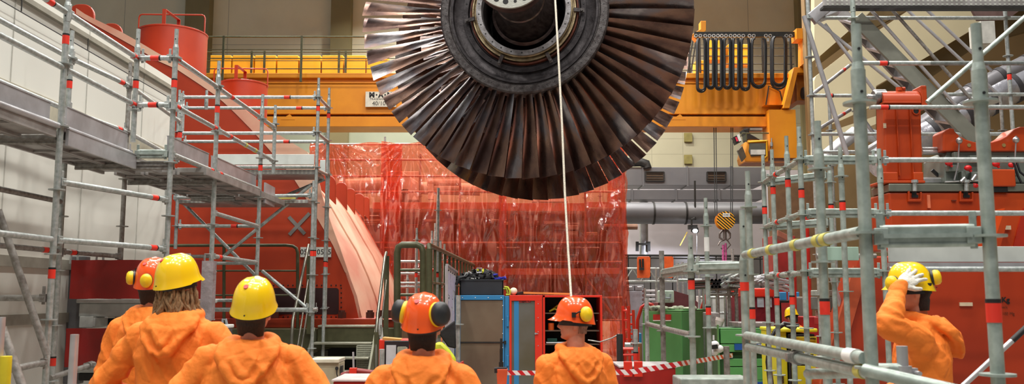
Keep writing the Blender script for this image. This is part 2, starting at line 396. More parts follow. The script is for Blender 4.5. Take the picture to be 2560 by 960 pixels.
# festoon beam, hangers, cables
YF = YC-.5
c = MB(); c.bar(P(1735,87,YF),P(1985,87,YF),.12,.14); c.build('festoon_beam', DARK, crane)
c = MB(); c.bar(P(1985,90,YF),P(2022,90,YF),.5,.3); c.bar(P(2018,80,YF),P(2018,170,YF),.12,.2); c.bar(P(2011,100,YF),P(2011,165,YF),.2,.5); c.build('festoon_bracket', CRANE, crane)
c = MB(); c.prism([P(x,y,YF) for x,y in ((1730,86),(1752,72),(1752,52),(1765,52),(1765,76),(1742,100))],(0,.3,0)); c.build('end_stop', CRANE, crane, bevel=.01)
hang = [1745,1766,1785,1808,1830,1850,1877,1912,1925,1968]
hangs = [1768,1778,1786,1808,1832,1849,1857,1876,1898,1913,1922,1968]
for px in [1743,1766,1787,1807,1829,1850,1876,1917,1968]:
    q = P(px,96,YF); c = MB()
    for d in (-.06,.06):
        c.lathe([(.05,-.02),(.05,.02),(.03,.02),(.03,-.02)], Matrix.Translation(q+V((d,-.12,.04))) @ Matrix.Rotation(pi/2,4,'X'), n=16, close=True)
    c.bar(q+V((0,-.1,-.02)),q+V((0,-.1,-.12)),.06,.02); c.build('cable_trolley', mat('chrome',(205,205,205),.3,.8), crane, smooth=40)
def loop(xa, xb, top, bot, r=.028, Y=YF-.12):
    pts = []
    w = xb-xa
    r0 = w*.44; bx0, bx1 = xa+w*.06, xb-w*.06; m_ = (xa+xb)/2; h = bot-top
    side = [(xa+w*.2, top-4), (xa+w*.06, top), (xa+w*.0, top+h*.12), (xa-w*.0, top+h*.4), (xa+w*.01, top+h*.7), (xa+w*.02, bot-r0*1.05)]
    L_ = side + [(m_-r0*cos(pi*i/8)*1.08, bot-r0+r0*sin(pi*i/8)) for i in range(1,8)] + [(xa+xb-x, y) for x, y in reversed(side)]
    return [P(x, y, Y) for x, y in L_]
ends = [1744,1766,1787,1807,1829,1850,1876,1917]
lows = [230,222,224,222,224,226,220]
for i in range(7):
    for j, dd in enumerate((0,5)):
        c = MB(); c.path(loop(ends[i]+ (2 if i else -2)+dd*.5, ends[i+1]-2-dd*.5, 100, lows[i]-dd, Y=YF-.12-.05*j), .03, 8); c.build('festoon_cable', BLKP, crane, smooth=60)
for dd in (0,6,11):
    c = MB(); c.path(loop(1927+dd*.5,1966-dd*.4,96,222-dd,Y=YF-.12-.04*dd/5),.03,8); c.build('festoon_cable', BLKP, crane, smooth=60)
# end carriage: bracket, wheel, leg, arm
c = MB(); c.prism([P(x,y,YC-.4) for x,y in ((1958,270),(1985,168),(2022,168),(2022,182),(1994,182),(1974,270))],(0,.5,0)); c.build('end_bracket', CRANE, crane, bevel=.01)
c = MB(); c.box(P(1990,182,YC-.1),P(2022,262,YC+.5)); c.build('end_carriage', mat('carriage_orange',(190,112,24),.5), crane)
c = MB(); q = P(2011,233,YC-.25); c.lathe([(.0,-.07),(.15,-.07),(.17,-.05),(.17,.05),(.15,.07),(0,.07)], Matrix.Translation(q)@Matrix.Rotation(pi/2,4,'Y'), n=28); c.build('wheel', DARK, crane, smooth=40)
c = MB(); c.path([P(1915,262,YC-.06),P(1922,215,YC-.06),P(1950,228,YC-.06),P(1958,262,YC-.06)],.02,6); c.build('hose', BLKP, crane)
# cab leg and cab
c = MB(); c.box(P(1922,274,YC-.3),P(1974,404,YC+.4)); c.box(P(1912,262,YC-.3),P(1974,275,YC+.4)); c.build('cab_mast', CRANE, crane, bevel=.015)
c = MB(); c.box(P(1862,404,YC-.3),P(1974,416,YC+.4)); c.build('cab_floor', mat('cab_floor_brown',(170,104,60),.5), crane)
cb = MB()
cb.prism([P(x,y,YC-.5) for x,y in ((1870,350),(1921,350),(1921,404),(1863,404),(1860,390))],(0,.8,0))
cb.build('cab_shell', CRANE, crane, bevel=.02)
c = MB(); c.prism([P(x,y,YC-.53) for x,y in ((1874,358),(1914,358),(1914,388),(1878,391),(1872,378))],(0,.05,0)); c.build('cab_window', mat('cab_glass',(96,98,98),.15,.3), crane)
c = MB(); c.box(P(1877,374,YC-.58),P(1912,387,YC-.53)); c.build('console', mat('console_white',(220,218,210),.5), crane)
c = MB(); c.path([P(1870,355,YC-.53),P(1917,352,YC-.53),P(1917,390,YC-.53),P(1908,397,YC-.53)],.03,8); c.build('window_surround', CRANY, crane, smooth=40)
c = MB(); c.prism([P(x,y,YC-.7) for x,y in ((1844,376),(1856,364),(1866,392),(1856,404))],(0,.12,0)); c.build('side_window', mat('side_glass',(84,74,66),.2,.2), crane, bevel=.01)
c = MB(); c.prism([P(x,y,YC-.7) for x,y in ((1833,343),(1846,336),(1853,354),(1840,361))],(0,.2,0)); c.build('floodlight', DARK, crane)
c = MB(); c.prism([P(x,y,YC-.72) for x,y in ((1842,337),(1848,335),(1854,351),(1848,354))],(0,.2,0)); c.build('floodlight_front', WHT, crane)
c = MB(); c.prism([P(x,y,YC-.74) for x,y in ((1838,343),(1842,342),(1846,352),(1842,354))],(0,.02,0)); c.build('tail_lamp', mat('lamp_red',(240,50,90),.4), crane)
c = MB(); c.prism([P(x,y,YC-.1) for x,y in ((1858,322),(1872,320),(1875,334),(1890,342),(1902,350),(1868,350),(1866,335))],(0,.5,0)); c.build('operator_seat', BLKP, crane, bevel=.03)
c = MB(); c.path([P(1850,343,YC-.5),P(1856,333,YC-.5),P(1922,333,YC-.5)],.02,6); c.tube(P(1866,333,YC-.5),P(1866,355,YC-.5),.02); c.build('cab_rail', OLIVE, crane)
c = MB(); c.box(P(1875,320,YC),P(1901,328,YC+.2)); c.build('air_duct', GRYP, crane)
c = MB(); c.tube(P(1929,345,YC-.34),P(1929,372,YC-.34),.012); c.tube(P(1929,356,YC-.34),P(1929,366,YC-.34),.035); c.build('beacon', GRYP, crane)
# sign
a, b = P(914,229,YC-.1), P(990,267,YC-.1)
s_ = MB(); s_.box((a.x,YC-.1,b.z),(b.x,YC-.06,a.z)); sg = s_.build('load_sign', mat('sign_cream',(226,222,204),.5), crane)
cx = (a.x+b.x)/2
text('sign_text', 'M\u00b7A\u00b7N', BLK, face_cam((cx,YC-.102,zc(238,YC-.1))), .2, crane, bold=.012, spacing=1.3)
text('sign_text', 'TRAGF\u00c4HIGKEIT', BLK, face_cam((cx,YC-.102,zc(248,YC-.1))), .085, crane)
text('sign_text', '40/10 t', BLK, face_cam((cx,YC-.102,zc(259,YC-.1))), .17, crane)
# hoist ropes and hook block
YR = 24.6
hk = thing('hook_block', P(1812,625,YR), 'round hook block with yellow and black stripes hanging from wire ropes', 'crane hook')
for px in (1784.5,1789.5,1827.5,1832):
    c = MB(); a = P(px,294,YR+.6); b = P(px+3 if px < 1800 else px-1,540,YR); c.tube(a,b,.012,n=6); c.build('wire_rope', BLK, hk)
q = P(1812,552,YR); R_ = .252
STR = mat('hook_stripes', (236,160,20), .45)
nt = STR.node_tree; bb = nt.nodes['Principled BSDF']
tc = nt.nodes.new('ShaderNodeTexCoord'); mp = nt.nodes.new('ShaderNodeMapping'); mp.inputs['Rotation'].default_value = (0,radians(-42),0)
sp = nt.nodes.new('ShaderNodeSeparateXYZ'); ma = nt.nodes.new('ShaderNodeMath'); ma.operation = 'PINGPONG'; ma.inputs[1].default_value = .033
cr = nt.nodes.new('ShaderNodeMath'); cr.operation = 'GREATER_THAN'; cr.inputs[1].default_value = .0155
mx = nt.nodes.new('ShaderNodeMixRGB'); mx.inputs[1].default_value = lin((240,168,24)); mx.inputs[2].default_value = lin((24,20,16))
nt.links.new(tc.outputs['Object'], mp.inputs[0]); nt.links.new(mp.outputs[0], sp.inputs[0]); nt.links.new(sp.outputs['Z'], ma.inputs[0])
nt.links.new(ma.outputs[0], cr.inputs[0]); nt.links.new(cr.outputs[0], mx.inputs[0]); nt.links.new(mx.outputs[0], bb.inputs['Base Color'])
MR = Matrix.Translation(q)@Matrix.Rotation(pi/2,4,'X')
c = MB(); c.lathe([(0,-.02),(R_-.01,-.02),(R_,0),(R_,.02),(0,.02)], Matrix.Translation(V((0,-.12,0)))@MR, n=40); c.build('cheek_plate', STR, hk, smooth=30)
c = MB(); c.lathe([(0,-.1),(R_-.04,-.1),(R_-.04,.1),(0,.1)], MR, n=40); c.lathe([(0,-.02),(R_,-.02),(R_,.02),(0,.02)], Matrix.Translation(V((0,.12,0)))@MR, n=40); c.build('sheave_housing', mat('hook_orange',(226,140,24),.5), hk, smooth=30)
c = MB(); c.box(P(1807,533,YR-.16),P(1825,542,YR-.15)); c.build('plate', WHT, hk)
text('plate_text', '10/40 t', BLK, face_cam(P(1816,537.5,YR-.163)), .075, hk)
c = MB()
for sgn in (-1,1):
    c.path([P(1812+sgn*4,574,YR),P(1812+sgn*13,584,YR),P(1812+sgn*13,594,YR),P(1812+sgn*5,600,YR),P(1812,596,YR)],.03,8)
c.tube(P(1812,574,YR),P(1812,600,YR),.05,n=12)
c.path([P(1812,600,YR),P(1800,604,YR),P(1795,614,YR)],.018,8); c.path([P(1818,600,YR),P(1826,612,YR),P(1812,628,YR),P(1802,620,YR)],.02,8)
c.build('hook', mat('hook_steel',(130,120,116),.35,.7), hk, smooth=50)
sl = MB(); sl.path([P(1808,612,YR),P(1808,640,YR),P(1809,660,YR)],.035,8); sl.path([P(1814,608,YR),P(1815,640,YR),P(1814,660,YR)],.03,8)
o = sl.build('lifting_sling', mat('sling_pink',(206,90,150),.7,0,.3,20), smooth=50); tag(o,'pink textile lifting sling hung from the crane hook','sling')

# ------------------------------------------------------------------ ducts along the back
YD = 31.
DUCT = mat('duct_zinc', (122,122,124), .5, .4, .12, .9, .1, 4, col2=(108,108,112))
def duct(name, xa, xb, ya, yb, Y, depth, label, seams=()):
    a, b = P(xa,ya,Y), P(xb,yb,Y)
    t = thing(name, ((a.x+b.x)/2,Y,b.z), label, 'ventilation duct')
    m_ = MB(); m_.box((a.x,Y,b.z),(b.x,Y+depth,a.z)); m_.build('duct_body', DUCT, t, bevel=.01)
    for s in seams:
        c = P(s,ya,Y); m_ = MB(); m_.box((c.x-.03,Y-.03,b.z-.03),(c.x+.03,Y+depth,a.z+.03)); m_.build('seam_flange', DUCT, t)
    return t
t = duct('air_duct', 1540,1905,418,463,YD,1.2,'large rectangular zinc air duct with two grille openings under the crane',(1607,1718,1828))
for xa in (1614,1768):
    a, b = P(xa,430,YD-.02), P(xa+46,452,YD-.02); m_ = MB(); m_.box((a.x,YD-.03,b.z),(b.x,YD+.02,a.z)); o = m_.build('grille', mat('grille_brown',(86,66,48),.6), t)
    f = MB()
    for (u0,v0,u1,v1) in ((xa,430,xa+46,430),(xa,452,xa+46,452),(xa,430,xa,452),(xa+46,430,xa+46,452)): f.bar(P(u0,v0,YD-.04),P(u1,v1,YD-.04),.05,.04)
    for k in range(3): f.bar(P(xa+3,435+6*k,YD-.04),P(xa+43,435+6*k,YD-.04),.02,.02)
    f.build('grille_frame', DARK, o)
duct('air_duct', 1540,1905,474,499,YD-1,.8,'pale flat-sided air duct below the large duct with grilles',(1580,1690,1798))
t = thing('round_duct', P(1700,545,YD-1.5), 'long round silver duct running level under the flat ducts', 'ventilation duct')
m_ = MB(); m_.tube(P(1530,533,YD-1.5),P(1905,533,YD-1.5),.36,n=28); m_.build('duct_body', DUCT, t, smooth=40)
for px in (1633,1713): m_ = MB(); m_.tube(P(px,533,YD-1.5)-V((.03,0,0)),P(px,533,YD-1.5)+V((.03,0,0)),.38,n=28); m_.build('seam_flange', DARK, t, smooth=40)
t = thing('downpipe_duct', P(1609,640,YD), 'vertical silver round duct with dark wall brackets below the level duct', 'ventilation duct')
m_ = MB(); m_.tube(P(1609,500,YD),P(1610,640,YD),.15,n=20); m_.build('duct_body', ALU, t, smooth=40)
m_ = MB(); m_.bar(P(1594,610,YD-.2),P(1622,610,YD-.2),.1,.06); m_.bar(P(1593,604,YD-.2),P(1593,628,YD-.2),.1,.08); m_.bar(P(1622,604,YD-.2),P(1622,628,YD-.2),.1,.08); m_.build('wall_bracket', DARK, t)
m_ = MB(); m_.path([P(1500,407,YD),P(1560,406,YD),P(1600,405,YD),P(1616,410,YD),P(1618,420,YD)],.16,14); o = m_.build('hose_duct', DARK, smooth=50); tag(o,'dark flexible hose lying on top of the large air duct','hose')
m_ = MB(); m_.path([P(1737,452,YD-1.8),P(1738,550,YD-1.8)],.03,6); m_.path([P(1742,565,YD-1.8),P(1742,650,YD-1.8)],.01,6); o = m_.build('lamp_cable', DARK); tag(o,'dark hanging cable and rod of the work lamp by the ducts','cable')
lm = thing('work_lamp', P(1738,590,YD-2), 'small lit floodlight hanging under the round duct, aimed at the pale wall', 'work lamp')
m_ = MB(); m_.box(P(1722,562,YD-2),P(1741,574,YD-1.8)); m_.path([P(1729,565,YD-2),P(1729,548,YD-2),P(1737,545,YD-2)],.03,6); m_.build('bracket', DARK, lm)
m_ = MB(); m_.lathe([(.1,0),(.13,-.12),(.11,-.12),(0,-.1)], Matrix.Translation(P(1738,570,YD-2))@Matrix.Rotation(radians(35),4,'X'), n=20); m_.build('lamp_head', DARK, lm, smooth=40)
m_ = MB(); m_.ell(P(1738,577,YD-2.08),(.085,.085,.06)); m_.build('lamp_lens', mat('lens_glow',(240,245,255),.3,emit=9.), lm, smooth=60)
m_ = MB(); m_.bar(P(1700,614,YD-2.05),P(1718,580,YD-2.05),.03,.03); o = m_.build('pull_rod', mat('rod_yellow',(220,190,90),.5)); tag(o,'thin yellowish slanted rod hanging beside the small lit floodlight','rod')
ld = bpy.data.lights.new('work_lamp_light','SPOT'); ld.energy = 900; ld.spot_size = radians(110); ld.color = (.8,.85,1); ld.shadow_soft_size = .1
lo = bpy.data.objects.new('work_lamp_light', ld); COL.objects.link(lo); lo.location = P(1738,582,YD-2.1); lo.rotation_euler = (radians(35),0,radians(10))
# ------------------------------------------------------------------ turbine rotor
AX = radians(7.1); C0 = P(1312, 33, 12.0); RR = 2.32
MX = Matrix(((cos(AX),0,-sin(AX),C0.x),(-sin(AX),0,-cos(AX),C0.y),(0,1,0,C0.z),(0,0,0,1)))
BLADE = mat('blade_steel', (150,132,120), .27, .88, .2, 1.1, .05, 30, col2=(84,60,52), stretch=(1,2,2), lo=.32, hi=.68, detail=8)
def patina(m):
    nt = m.node_tree; L = nt.links.new; b = nt.nodes['Principled BSDF']
    mp = [n for n in nt.nodes if n.type == 'MAPPING'][0]; r = [n for n in nt.nodes if n.type == 'VALTORGB'][0]
    oi = nt.nodes.new('ShaderNodeObjectInfo'); mu = nt.nodes.new('ShaderNodeMath'); mu.operation = 'MULTIPLY'; mu.inputs[1].default_value = 40; L(oi.outputs['Random'], mu.inputs[0])
    cb = nt.nodes.new('ShaderNodeCombineXYZ'); L(mu.outputs[0], cb.inputs[0]); L(mu.outputs[0], cb.inputs[1]); L(cb.outputs[0], mp.inputs['Location'])
    e = r.color_ramp.elements; e[0].position = .30; e[0].color = lin((62,46,44)); e[1].position = .72; e[1].color = lin((186,182,182))
    for p_, c_ in ((.42,(88,68,62)),(.52,(128,100,86)),(.60,(112,106,110))): k_ = e.new(p_); k_.color = lin(c_)
    n2 = nt.nodes.new('ShaderNodeTexNoise'); n2.inputs['Scale'].default_value = 7; n2.inputs['Detail'].default_value = 5; L(mp.outputs[0], n2.inputs['Vector'])
    mr = nt.nodes.new('ShaderNodeMapRange'); mr.inputs['To Min'].default_value = .16; mr.inputs['To Max'].default_value = .46; L(n2.outputs['Fac'], mr.inputs['Value']); L(mr.outputs[0], b.inputs['Roughness'])
patina(BLADE)
HUB = mat('hub_steel', (70,66,68), .45, .6, .2, 9, .1, 40, col2=(46,42,44))
HUBR = mat('hub_ring', (92,88,88), .5, .55, .2, 16, .2, 70, col2=(56,50,50))
rot = thing('turbine_rotor', C0 - V((0,0,RR)), 'huge dark turbine rotor with long curved blades hanging above the workers', 'turbine rotor')
def blade_mesh(z0, R, r0, c0, c1, s0, s1, t0=.034, t1=.009, lean=0.):
    K, N = 15, 9; secs = []
    for k in range(K):
        t = k/(K-1); r = r0 + (R-r0)*t; c = c0+(c1-c0)*t; s = radians(s0+(s1-s0)*t**.85); th = t0+(t1-t0)*t**.7
        cam_ = .11*c*(1-.75*t)
        pts = []
        for side in (1,-1):
            rg = range(N) if side == 1 else range(N-1, -1, -1)
            for i in rg:
                u = i/(N-1)
                if side == -1 and i in (0, N-1): continue
                w = th*sqrt(max(0,u))*(1-u)**.8*1.9
                x = (u-.5)*c; y = cam_*(4*u*(1-u)-.66) + side*w/2
                tg = x*sin(s) - y*cos(s); ax = x*cos(s) + y*sin(s)
                pts.append((r, tg + lean*t, ax + z0))
        secs.append(pts)
    n = len(secs[0]); vs = [p for q in secs for p in q]
    fs = [(k*n+i, k*n+(i+1)%n, (k+1)*n+(i+1)%n, (k+1)*n+i) for k in range(K-1) for i in range(n)]
    fs += [tuple(reversed(range(n))), tuple(range((K-1)*n, K*n))]
    return vs, fs
def mesh_from(name, vs, fs, m, sm=50):
    me = bpy.data.meshes.new(name); me.from_pydata([tuple(v) for v in vs], [], fs); me.materials.append(m)
    bm = bmesh.new(); bm.from_mesh(me); bmesh.ops.recalc_face_normals(bm, faces=bm.faces); bm.to_mesh(me); bm.free()
    me.polygons.foreach_set('use_smooth', [True]*len(me.polygons)); me.set_sharp_from_angle(angle=radians(sm)); return me
NB = 60
rootM = Matrix.Translation(-ORG[rot.name])
def blade_row(z0, R, r0, c0, c1, s0, s1, shown, phase):
    vs, fs = blade_mesh(z0, R, r0, c0, c1, s0, s1)
    me = mesh_from('blade', vs, fs, BLADE); rest_v, rest_f = [], []
    for i in range(NB):
        a = 2*pi*(i+phase)/NB; Mi = rootM @ MX @ Matrix.Rotation(a, 4, 'Z')
        if sin(a) < shown:
            o = bpy.data.objects.new('blade', me); COL.objects.link(o); o.parent = rot; o.matrix_local = Mi; ORG[o.name] = ORG[rot.name]
        else:
            b = len(rest_v); rest_v += [Mi @ V(v) for v in vs]; rest_f += [tuple(j+b for j in f) for f in fs]
    o = bpy.data.objects.new('blades', mesh_from('blades', rest_v, rest_f, BLADE)); COL.objects.link(o); o.parent = rot; o['kind'] = 'stuff'; ORG[o.name] = ORG[rot.name]
blade_row(-.02, RR, 1.14, .25, .275, 24, 64, .12, .3)
blade_row(-2.1, RR*1.03, 1.14, .25, .29, -24, -58, .0, .05)
def small_row(z0, R, r0, n, nm):
    vs, fs = blade_mesh(z0, R, r0, .16, .14, 25, 50, .02, .008); V_, F_ = [], []
    for i in range(n):
        Mi = rootM @ MX @ Matrix.Rotation(2*pi*i/n,4,'Z'); b = len(V_); V_ += [Mi @ V(v) for v in vs]; F_ += [tuple(j+b for j in f) for f in fs]
    o = bpy.data.objects.new(nm, mesh_from(nm, V_, F_, BLADE)); COL.objects.link(o); o.parent = rot; o['kind'] = 'stuff'; ORG[o.name] = ORG[rot.name]
small_row(-.55, 1.62, 1.0, 70, 'inner_blades'); small_row(-.95, 1.45, .95, 70, 'inner_blades'); small_row(-1.4, 1.62, 1.0, 70, 'inner_blades')
def lathe(nm, prof, m, n=128, sm=35, close=False):
    b = MB(); b.lathe(prof, MX, n=n, close=close); return b.build(nm, m, rot, smooth=sm)
k = RR/2.27
lathe('rotor_drum', [(1.0,-2.2),(1.16,-2.15),(1.16,-1.85),(1.0,-1.8),(.98,-1.0),(.98,-.3),(1.1,-.2)], HUB)
lathe('blade_root_ring', [(1.02,-.2),(1.165,-.17),(1.172,.12),(1.15,.14),(1.06,.14),(1.045,.10),(1.02,.10)], HUBR)
lathe('disc_web', [(1.03,.1),(1.025,.125),(.995,.125),(.985,.06),(.95,.03),(.86,.02),(.858,.06),(.79,.065),(.775,.02),(.745,.02)], HUB)
lathe('balance_ring', [(.76,.0),(.755,.09),(.735,.1),(.73,.04),(.715,.04)], mat('ring_rust',(112,62,46),.6,.3,.2,10,col2=(70,34,26)))
lathe('seal_ring', [(.725,.03),(.72,.13),(.70,.13),(.695,.09),(.675,.09),(.67,.15),(.655,.155)], mat('ring_brass',(176,160,126),.4,.7,.2,10,.1,50,col2=(128,108,82)))
lathe('bolt_ring', [(.66,.05),(.655,.2),(.585,.2),(.575,.16),(.575,-.1)], mat('ring_steel',(158,156,158),.38,.6,.15,14,.1,60,col2=(120,116,116)))
lathe('bore', [(.59,.15),(.56,.0),(.55,-.45),(.4,-.5)], mat('bore_dark',(34,30,30),.6,.3))
SHAFT = mat('shaft_steel', (110,96,92), .3, .85, .2, 8, .1, 60, col2=(72,58,56), stretch=(1,1,4))
lathe('shaft', [(.5,-.48),(.5,-.3),(.47,-.26),(.46,-.02),(.42,.0),(.415,.12),(.40,.14),(.395,.2),(.34,.3),(.335,.62),(.32,.64),(.315,1.1),(.30,1.36),(.33,1.40)], SHAFT)
lathe('coupling_flange', [(.28,1.40),(.45,1.40),(.455,1.41),(.455,1.57)], mat('flange_rim',(104,72,66),.4,.6,.2,8,col2=(74,48,44)))
lathe('flange_face', [(.455,1.57),(.452,1.60),(.20,1.60),(.19,1.57),(.0,1.57)], mat('flange_face',(206,206,196),.32,.55,.08,10,.06,50), sm=25)
b = MB()
for i in range(20):
    a = 2*pi*(i+.5)/20; c = MX @ V((.375*cos(a),.375*sin(a),1.60)); d = MX.to_3x3() @ V((0,0,1)); b.tube(c-d*.03,c+d*.0015,.034 if i%5 else .02,n=20)
b.build('bolt_holes', BLK, rot)
b = MB()
for (r, z, n, s) in ((.62,.2,26,.011),(.825,.066,22,.014),(1.10,.14,62,.008)):
    for i in range(n):
        a = 2*pi*(i+.37)/n; c = MX @ V((r*cos(a),r*sin(a),z)); d = MX.to_3x3() @ V((0,0,1)); b.tube(c-d*.02,c+d*.0015,s,n=10)
b.build('screw_holes', BLK, rot)['kind'] = 'stuff'
for adeg in (-115,-63,-2,-172):
    a = radians(adeg); d3 = MX.to_3x3(); b = MB()
    b.bar(MX@V((.69*cos(a),.69*sin(a),.15)), MX@V((.83*cos(a),.83*sin(a),.1)), .05,.03, up=d3@V((0,0,1)))
    b.tube(MX@V((.8*cos(a),.8*sin(a),.12)), MX@V((.8*cos(a),.8*sin(a),.15)), .018,n=10)
    b.build('clamp', HUBR, rot)
# lifting: slings above the frame carry the rotor, tag line hangs from it
for z in (.95,-2.6):
    b = MB()
    top = MX@V((0,7.5,z))
    ax = MX@V((0,0,z)); w = MX.to_3x3()@V((1,0,0))
    b.path([top-w*.1, ax-w*.2+V((0,0,.28)), ax+V((0,0,.25)), ax+w*.2+V((0,0,.28)), top+w*.1], .04, 8)
    if z < 0: b.tube(MX@V((0,0,-2.1)), MX@V((0,0,-2.8)), .33, n=32)
    o = b.build('lifting_sling', mat('sling_grey',(120,116,110),.8), smooth=50)
    tag(o, 'round lifting sling at the %s end of the turbine rotor shaft' % ('near' if z > 0 else 'far'), 'sling')
ROPE = mat('rope_white', (226,218,200), .8, 0, .15, 90, .5, 200)
b = MB(); pts = [(1383,-70),(1388,0),(1396,140),(1405,310),(1412,480),(1420,620),(1428,745)]
b.path([P(x,y,9.8-.6*i*.5) for i,(x,y) in enumerate(pts)]+[P(1430,800,7.6)], .0112, 8); o = b.build('tag_line_rope', ROPE, smooth=60)
tag(o, 'thin white rope hanging down from the rotor past its blades', 'rope')
# ------------------------------------------------------------------ red turbine casing on its platform
YF0, YB0 = 14.0, 20.2
FX = [(180,-30),(190,35),(215,50),(300,97),(350,125),(400,155),(440,172),(505,215),(545,243),(585,280),(630,326),(680,382),(732,443),(757,482),(800,558),(830,608),(862,680),(884,740),(897,797)]
base_z = P(900,797,YF0).z
cas = thing('turbine_casing', (P(650,797,YF0).x, YF0, base_z), 'big red turbine casing half with pale primed curved shell behind the scaffold', 'turbine casing')
fp = [P(x,y,YF0) for x, y in FX[1:]]
outline = [V((fp[0].x-1.2,YF0,base_z))] + [V((fp[0].x-1.2,YF0,fp[0].z))] + fp
fb = MB(); fb.prism(outline, (0,.3,0)); face = fb.build('end_wall', RED, cas)
# shell in strips with ribs between
ys = [YF0+.015,15.3,16.3,17.2,18.2,19.0,YB0]
def off(p, d):     # outwards offset of the arch profile
    return p
for k in range(6):
    s = MB(); y0, y1 = ys[k], ys[k+1]; e = .0 if k == 0 else (-.02 if k%2 else 0)
    N = len(fp); vs = []
    for y in (y0, y1):
        for p in fp: vs.append(V((p.x+e, y, p.z+e)))
    for y in (y0, y1):
        for i, p in enumerate(fp): vs.append(V((p.x-.10, y, p.z-.05 if i < N-1 else p.z)))
    fs = []
    for i in range(N-1):
        fs.append((i,i+1,N+i+1,N+i)); fs.append((2*N+i,3*N+i,3*N+i+1,2*N+i+1))
        fs.append((i,2*N+i,2*N+i+1,i+1)); fs.append((N+i,N+i+1,3*N+i+1,3*N+i))
    fs.append((0,N,3*N,2*N)); fs.append((N-1,3*N-1,4*N-1,2*N-1))
    s.add(vs, fs); s.build('shell_strip', BROWNG, cas, smooth=30)
rim_o = [(190,20),(215,37),(300,78),(350,106),(400,136),(440,157),(505,196),(545,218),(585,250),(630,288),(680,326),(732,358),(772,382),(786,410),(796,450),(808,500),(828,560),(850,620),(874,690)]
rim_i = [p for p in FX[1:] if p[1] < 690]
rb_ = MB()
def along(pl, n):
    ds = [0]
    for a_, b_ in zip(pl, pl[1:]): ds.append(ds[-1]+math.hypot(b_[0]-a_[0], b_[1]-a_[1]))
    out = []
    for i in range(n+1):
        t = ds[-1]*i/n; k_ = max(j for j in range(len(ds)) if ds[j] <= t+1e-6); k_ = min(k_, len(pl)-2); u = (t-ds[k_])/(ds[k_+1]-ds[k_])
        out.append((pl[k_][0]+(pl[k_+1][0]-pl[k_][0])*u, pl[k_][1]+(pl[k_+1][1]-pl[k_][1])*u))
    return out
ro, ri = along(rim_o, 40), along(rim_i, 40); vs = []; fs = []
for (xo,yo),(xi,yi) in zip(ro, ri): vs += [P(xo,yo,YF0-.012), P(xi,yi,YF0-.012), P(xi,yi,YF0-.012)+V((0,.05,0)), P(xo,yo,YF0-.012)+V((0,.05,0))]
for i in range(40):
    for j in range(4): fs.append((i*4+j, i*4+(j+1)%4, i*4+4+(j+1)%4, i*4+4+j))
fs += [(0,3,2,1),(160,161,162,163)]
rb_.add(vs, fs); rb_.build('flange_rim', BROWNG, cas)
# rounded lifting lugs standing on the shell
def lug(px0, px1, top, b0, b1, Y, th=.06, m=RED, extra=0):
    w = px1-px0; r = w*.42; pts = [(px0,b0),(px0,top+r)]
    for i in range(1,6): a = pi/2*i/6; pts.append((px0+r-r*cos(a), top+r-r*sin(a)))
    pts += [(px0+r,top),(px1-r,top)]
    for i in range(1,6): a = pi/2*i/6; pts.append((px1-r+r*sin(a), top+r-r*cos(a)))
    pts += [(px1,top+r),(px1,b1)]
    q = MB(); q.prism([P(x,y,Y) for x,y in pts],(0,th,0)); q.build('lug', m, cas, bevel=.012)
lug(790,839,437,462,512,15.25); lug(838,867,456,490,527,16.25); lug(864,887,471,505,537,17.1); lug(884,910,484,515,548,18.1); lug(906,923,492,530,552,18.9)
lug(170,235,10,70,88,15.0); lug(250,305,58,96,120,16.4); lug(515,540,212,262,275,17.5)
# base flange, bolts, opening
q = MB(); q.box((outline[0].x,YF0-.25,base_z-.13),(P(905,800,YF0).x+.25,YB0,base_z+.01)); q.box((P(905,800,YF0).x,YF0-.1,base_z-.13),(P(905,800,YF0).x+.55,YB0-.2,base_z-.01)); q.build('base_flange', RED, cas, bevel=.01)
for px, sx in ((585,22),(686,22),(855,24),(925,22),(950,22),(975,20),(996,18)):
    q = MB(); c = P(px,795,YF0-.12); q.tube(c, c+V((0,0,.09)), .07, n=6); q.tube(c, c+V((0,0,.12)), .045, n=12); q.build('flange_nut', mat('nut_brown',(96,50,40),.5,.3), cas)
def rrect(a, b, r, Y, n=5):
    (x0,y0),(x1,y1) = a, b; pts = []
    for cx, cy, s in ((x1-r,y0+r,0),(x1-r,y1-r,1),(x0+r,y1-r,2),(x0+r,y0+r,3)):
        for i in range(n+1):
            t = pi/2*(s + i/n); pts.append(P(cx + r*sin(t), cy - r*cos(t), Y))
    return pts
q = MB(); q.prism(rrect((680,720),(847,786),7,YF0-.005),(0,.06,0)); q.build('opening', mat('opening_dark',(46,8,8),.8), cas)
q = MB()
for i in range(16): q.ell(P(672+i*12,713,YF0-.005),(.012,.012,.012),nu=6,nv=4); q.ell(P(672+i*12,792-.0,YF0-.005),(.012,.012,.012),nu=6,nv=4)
for i in range(6): q.ell(P(853,720+i*12,YF0-.005),(.012,.012,.012),nu=6,nv=4)
q.build('flange_screws', BLK, cas)
# chalk cross and number plate
CH = mat('chalk_grey', (126,122,118), .8)
q = MB(); q.bar(P(722,542,YF0-.006),P(762,585,YF0-.006),.055,.006,up=(0,1,0)); q.bar(P(723,587,YF0-.008),P(774,533,YF0-.008),.055,.006,up=(0,1,0)); q.build('painted_cross', CH, cas)
a, b = P(752,618,YF0-.01), P(828,643,YF0-.01)
q = MB(); q.box((a.x,YF0-.03,b.z),(b.x,YF0,a.z)); q.build('number_plate', mat('plate_white',(218,220,212),.5), cas)
text('number', '0515 0535', BLK, face_cam(((a.x+b.x)/2,YF0-.032,(a.z+b.z)/2)), .115, cas, bold=.0)
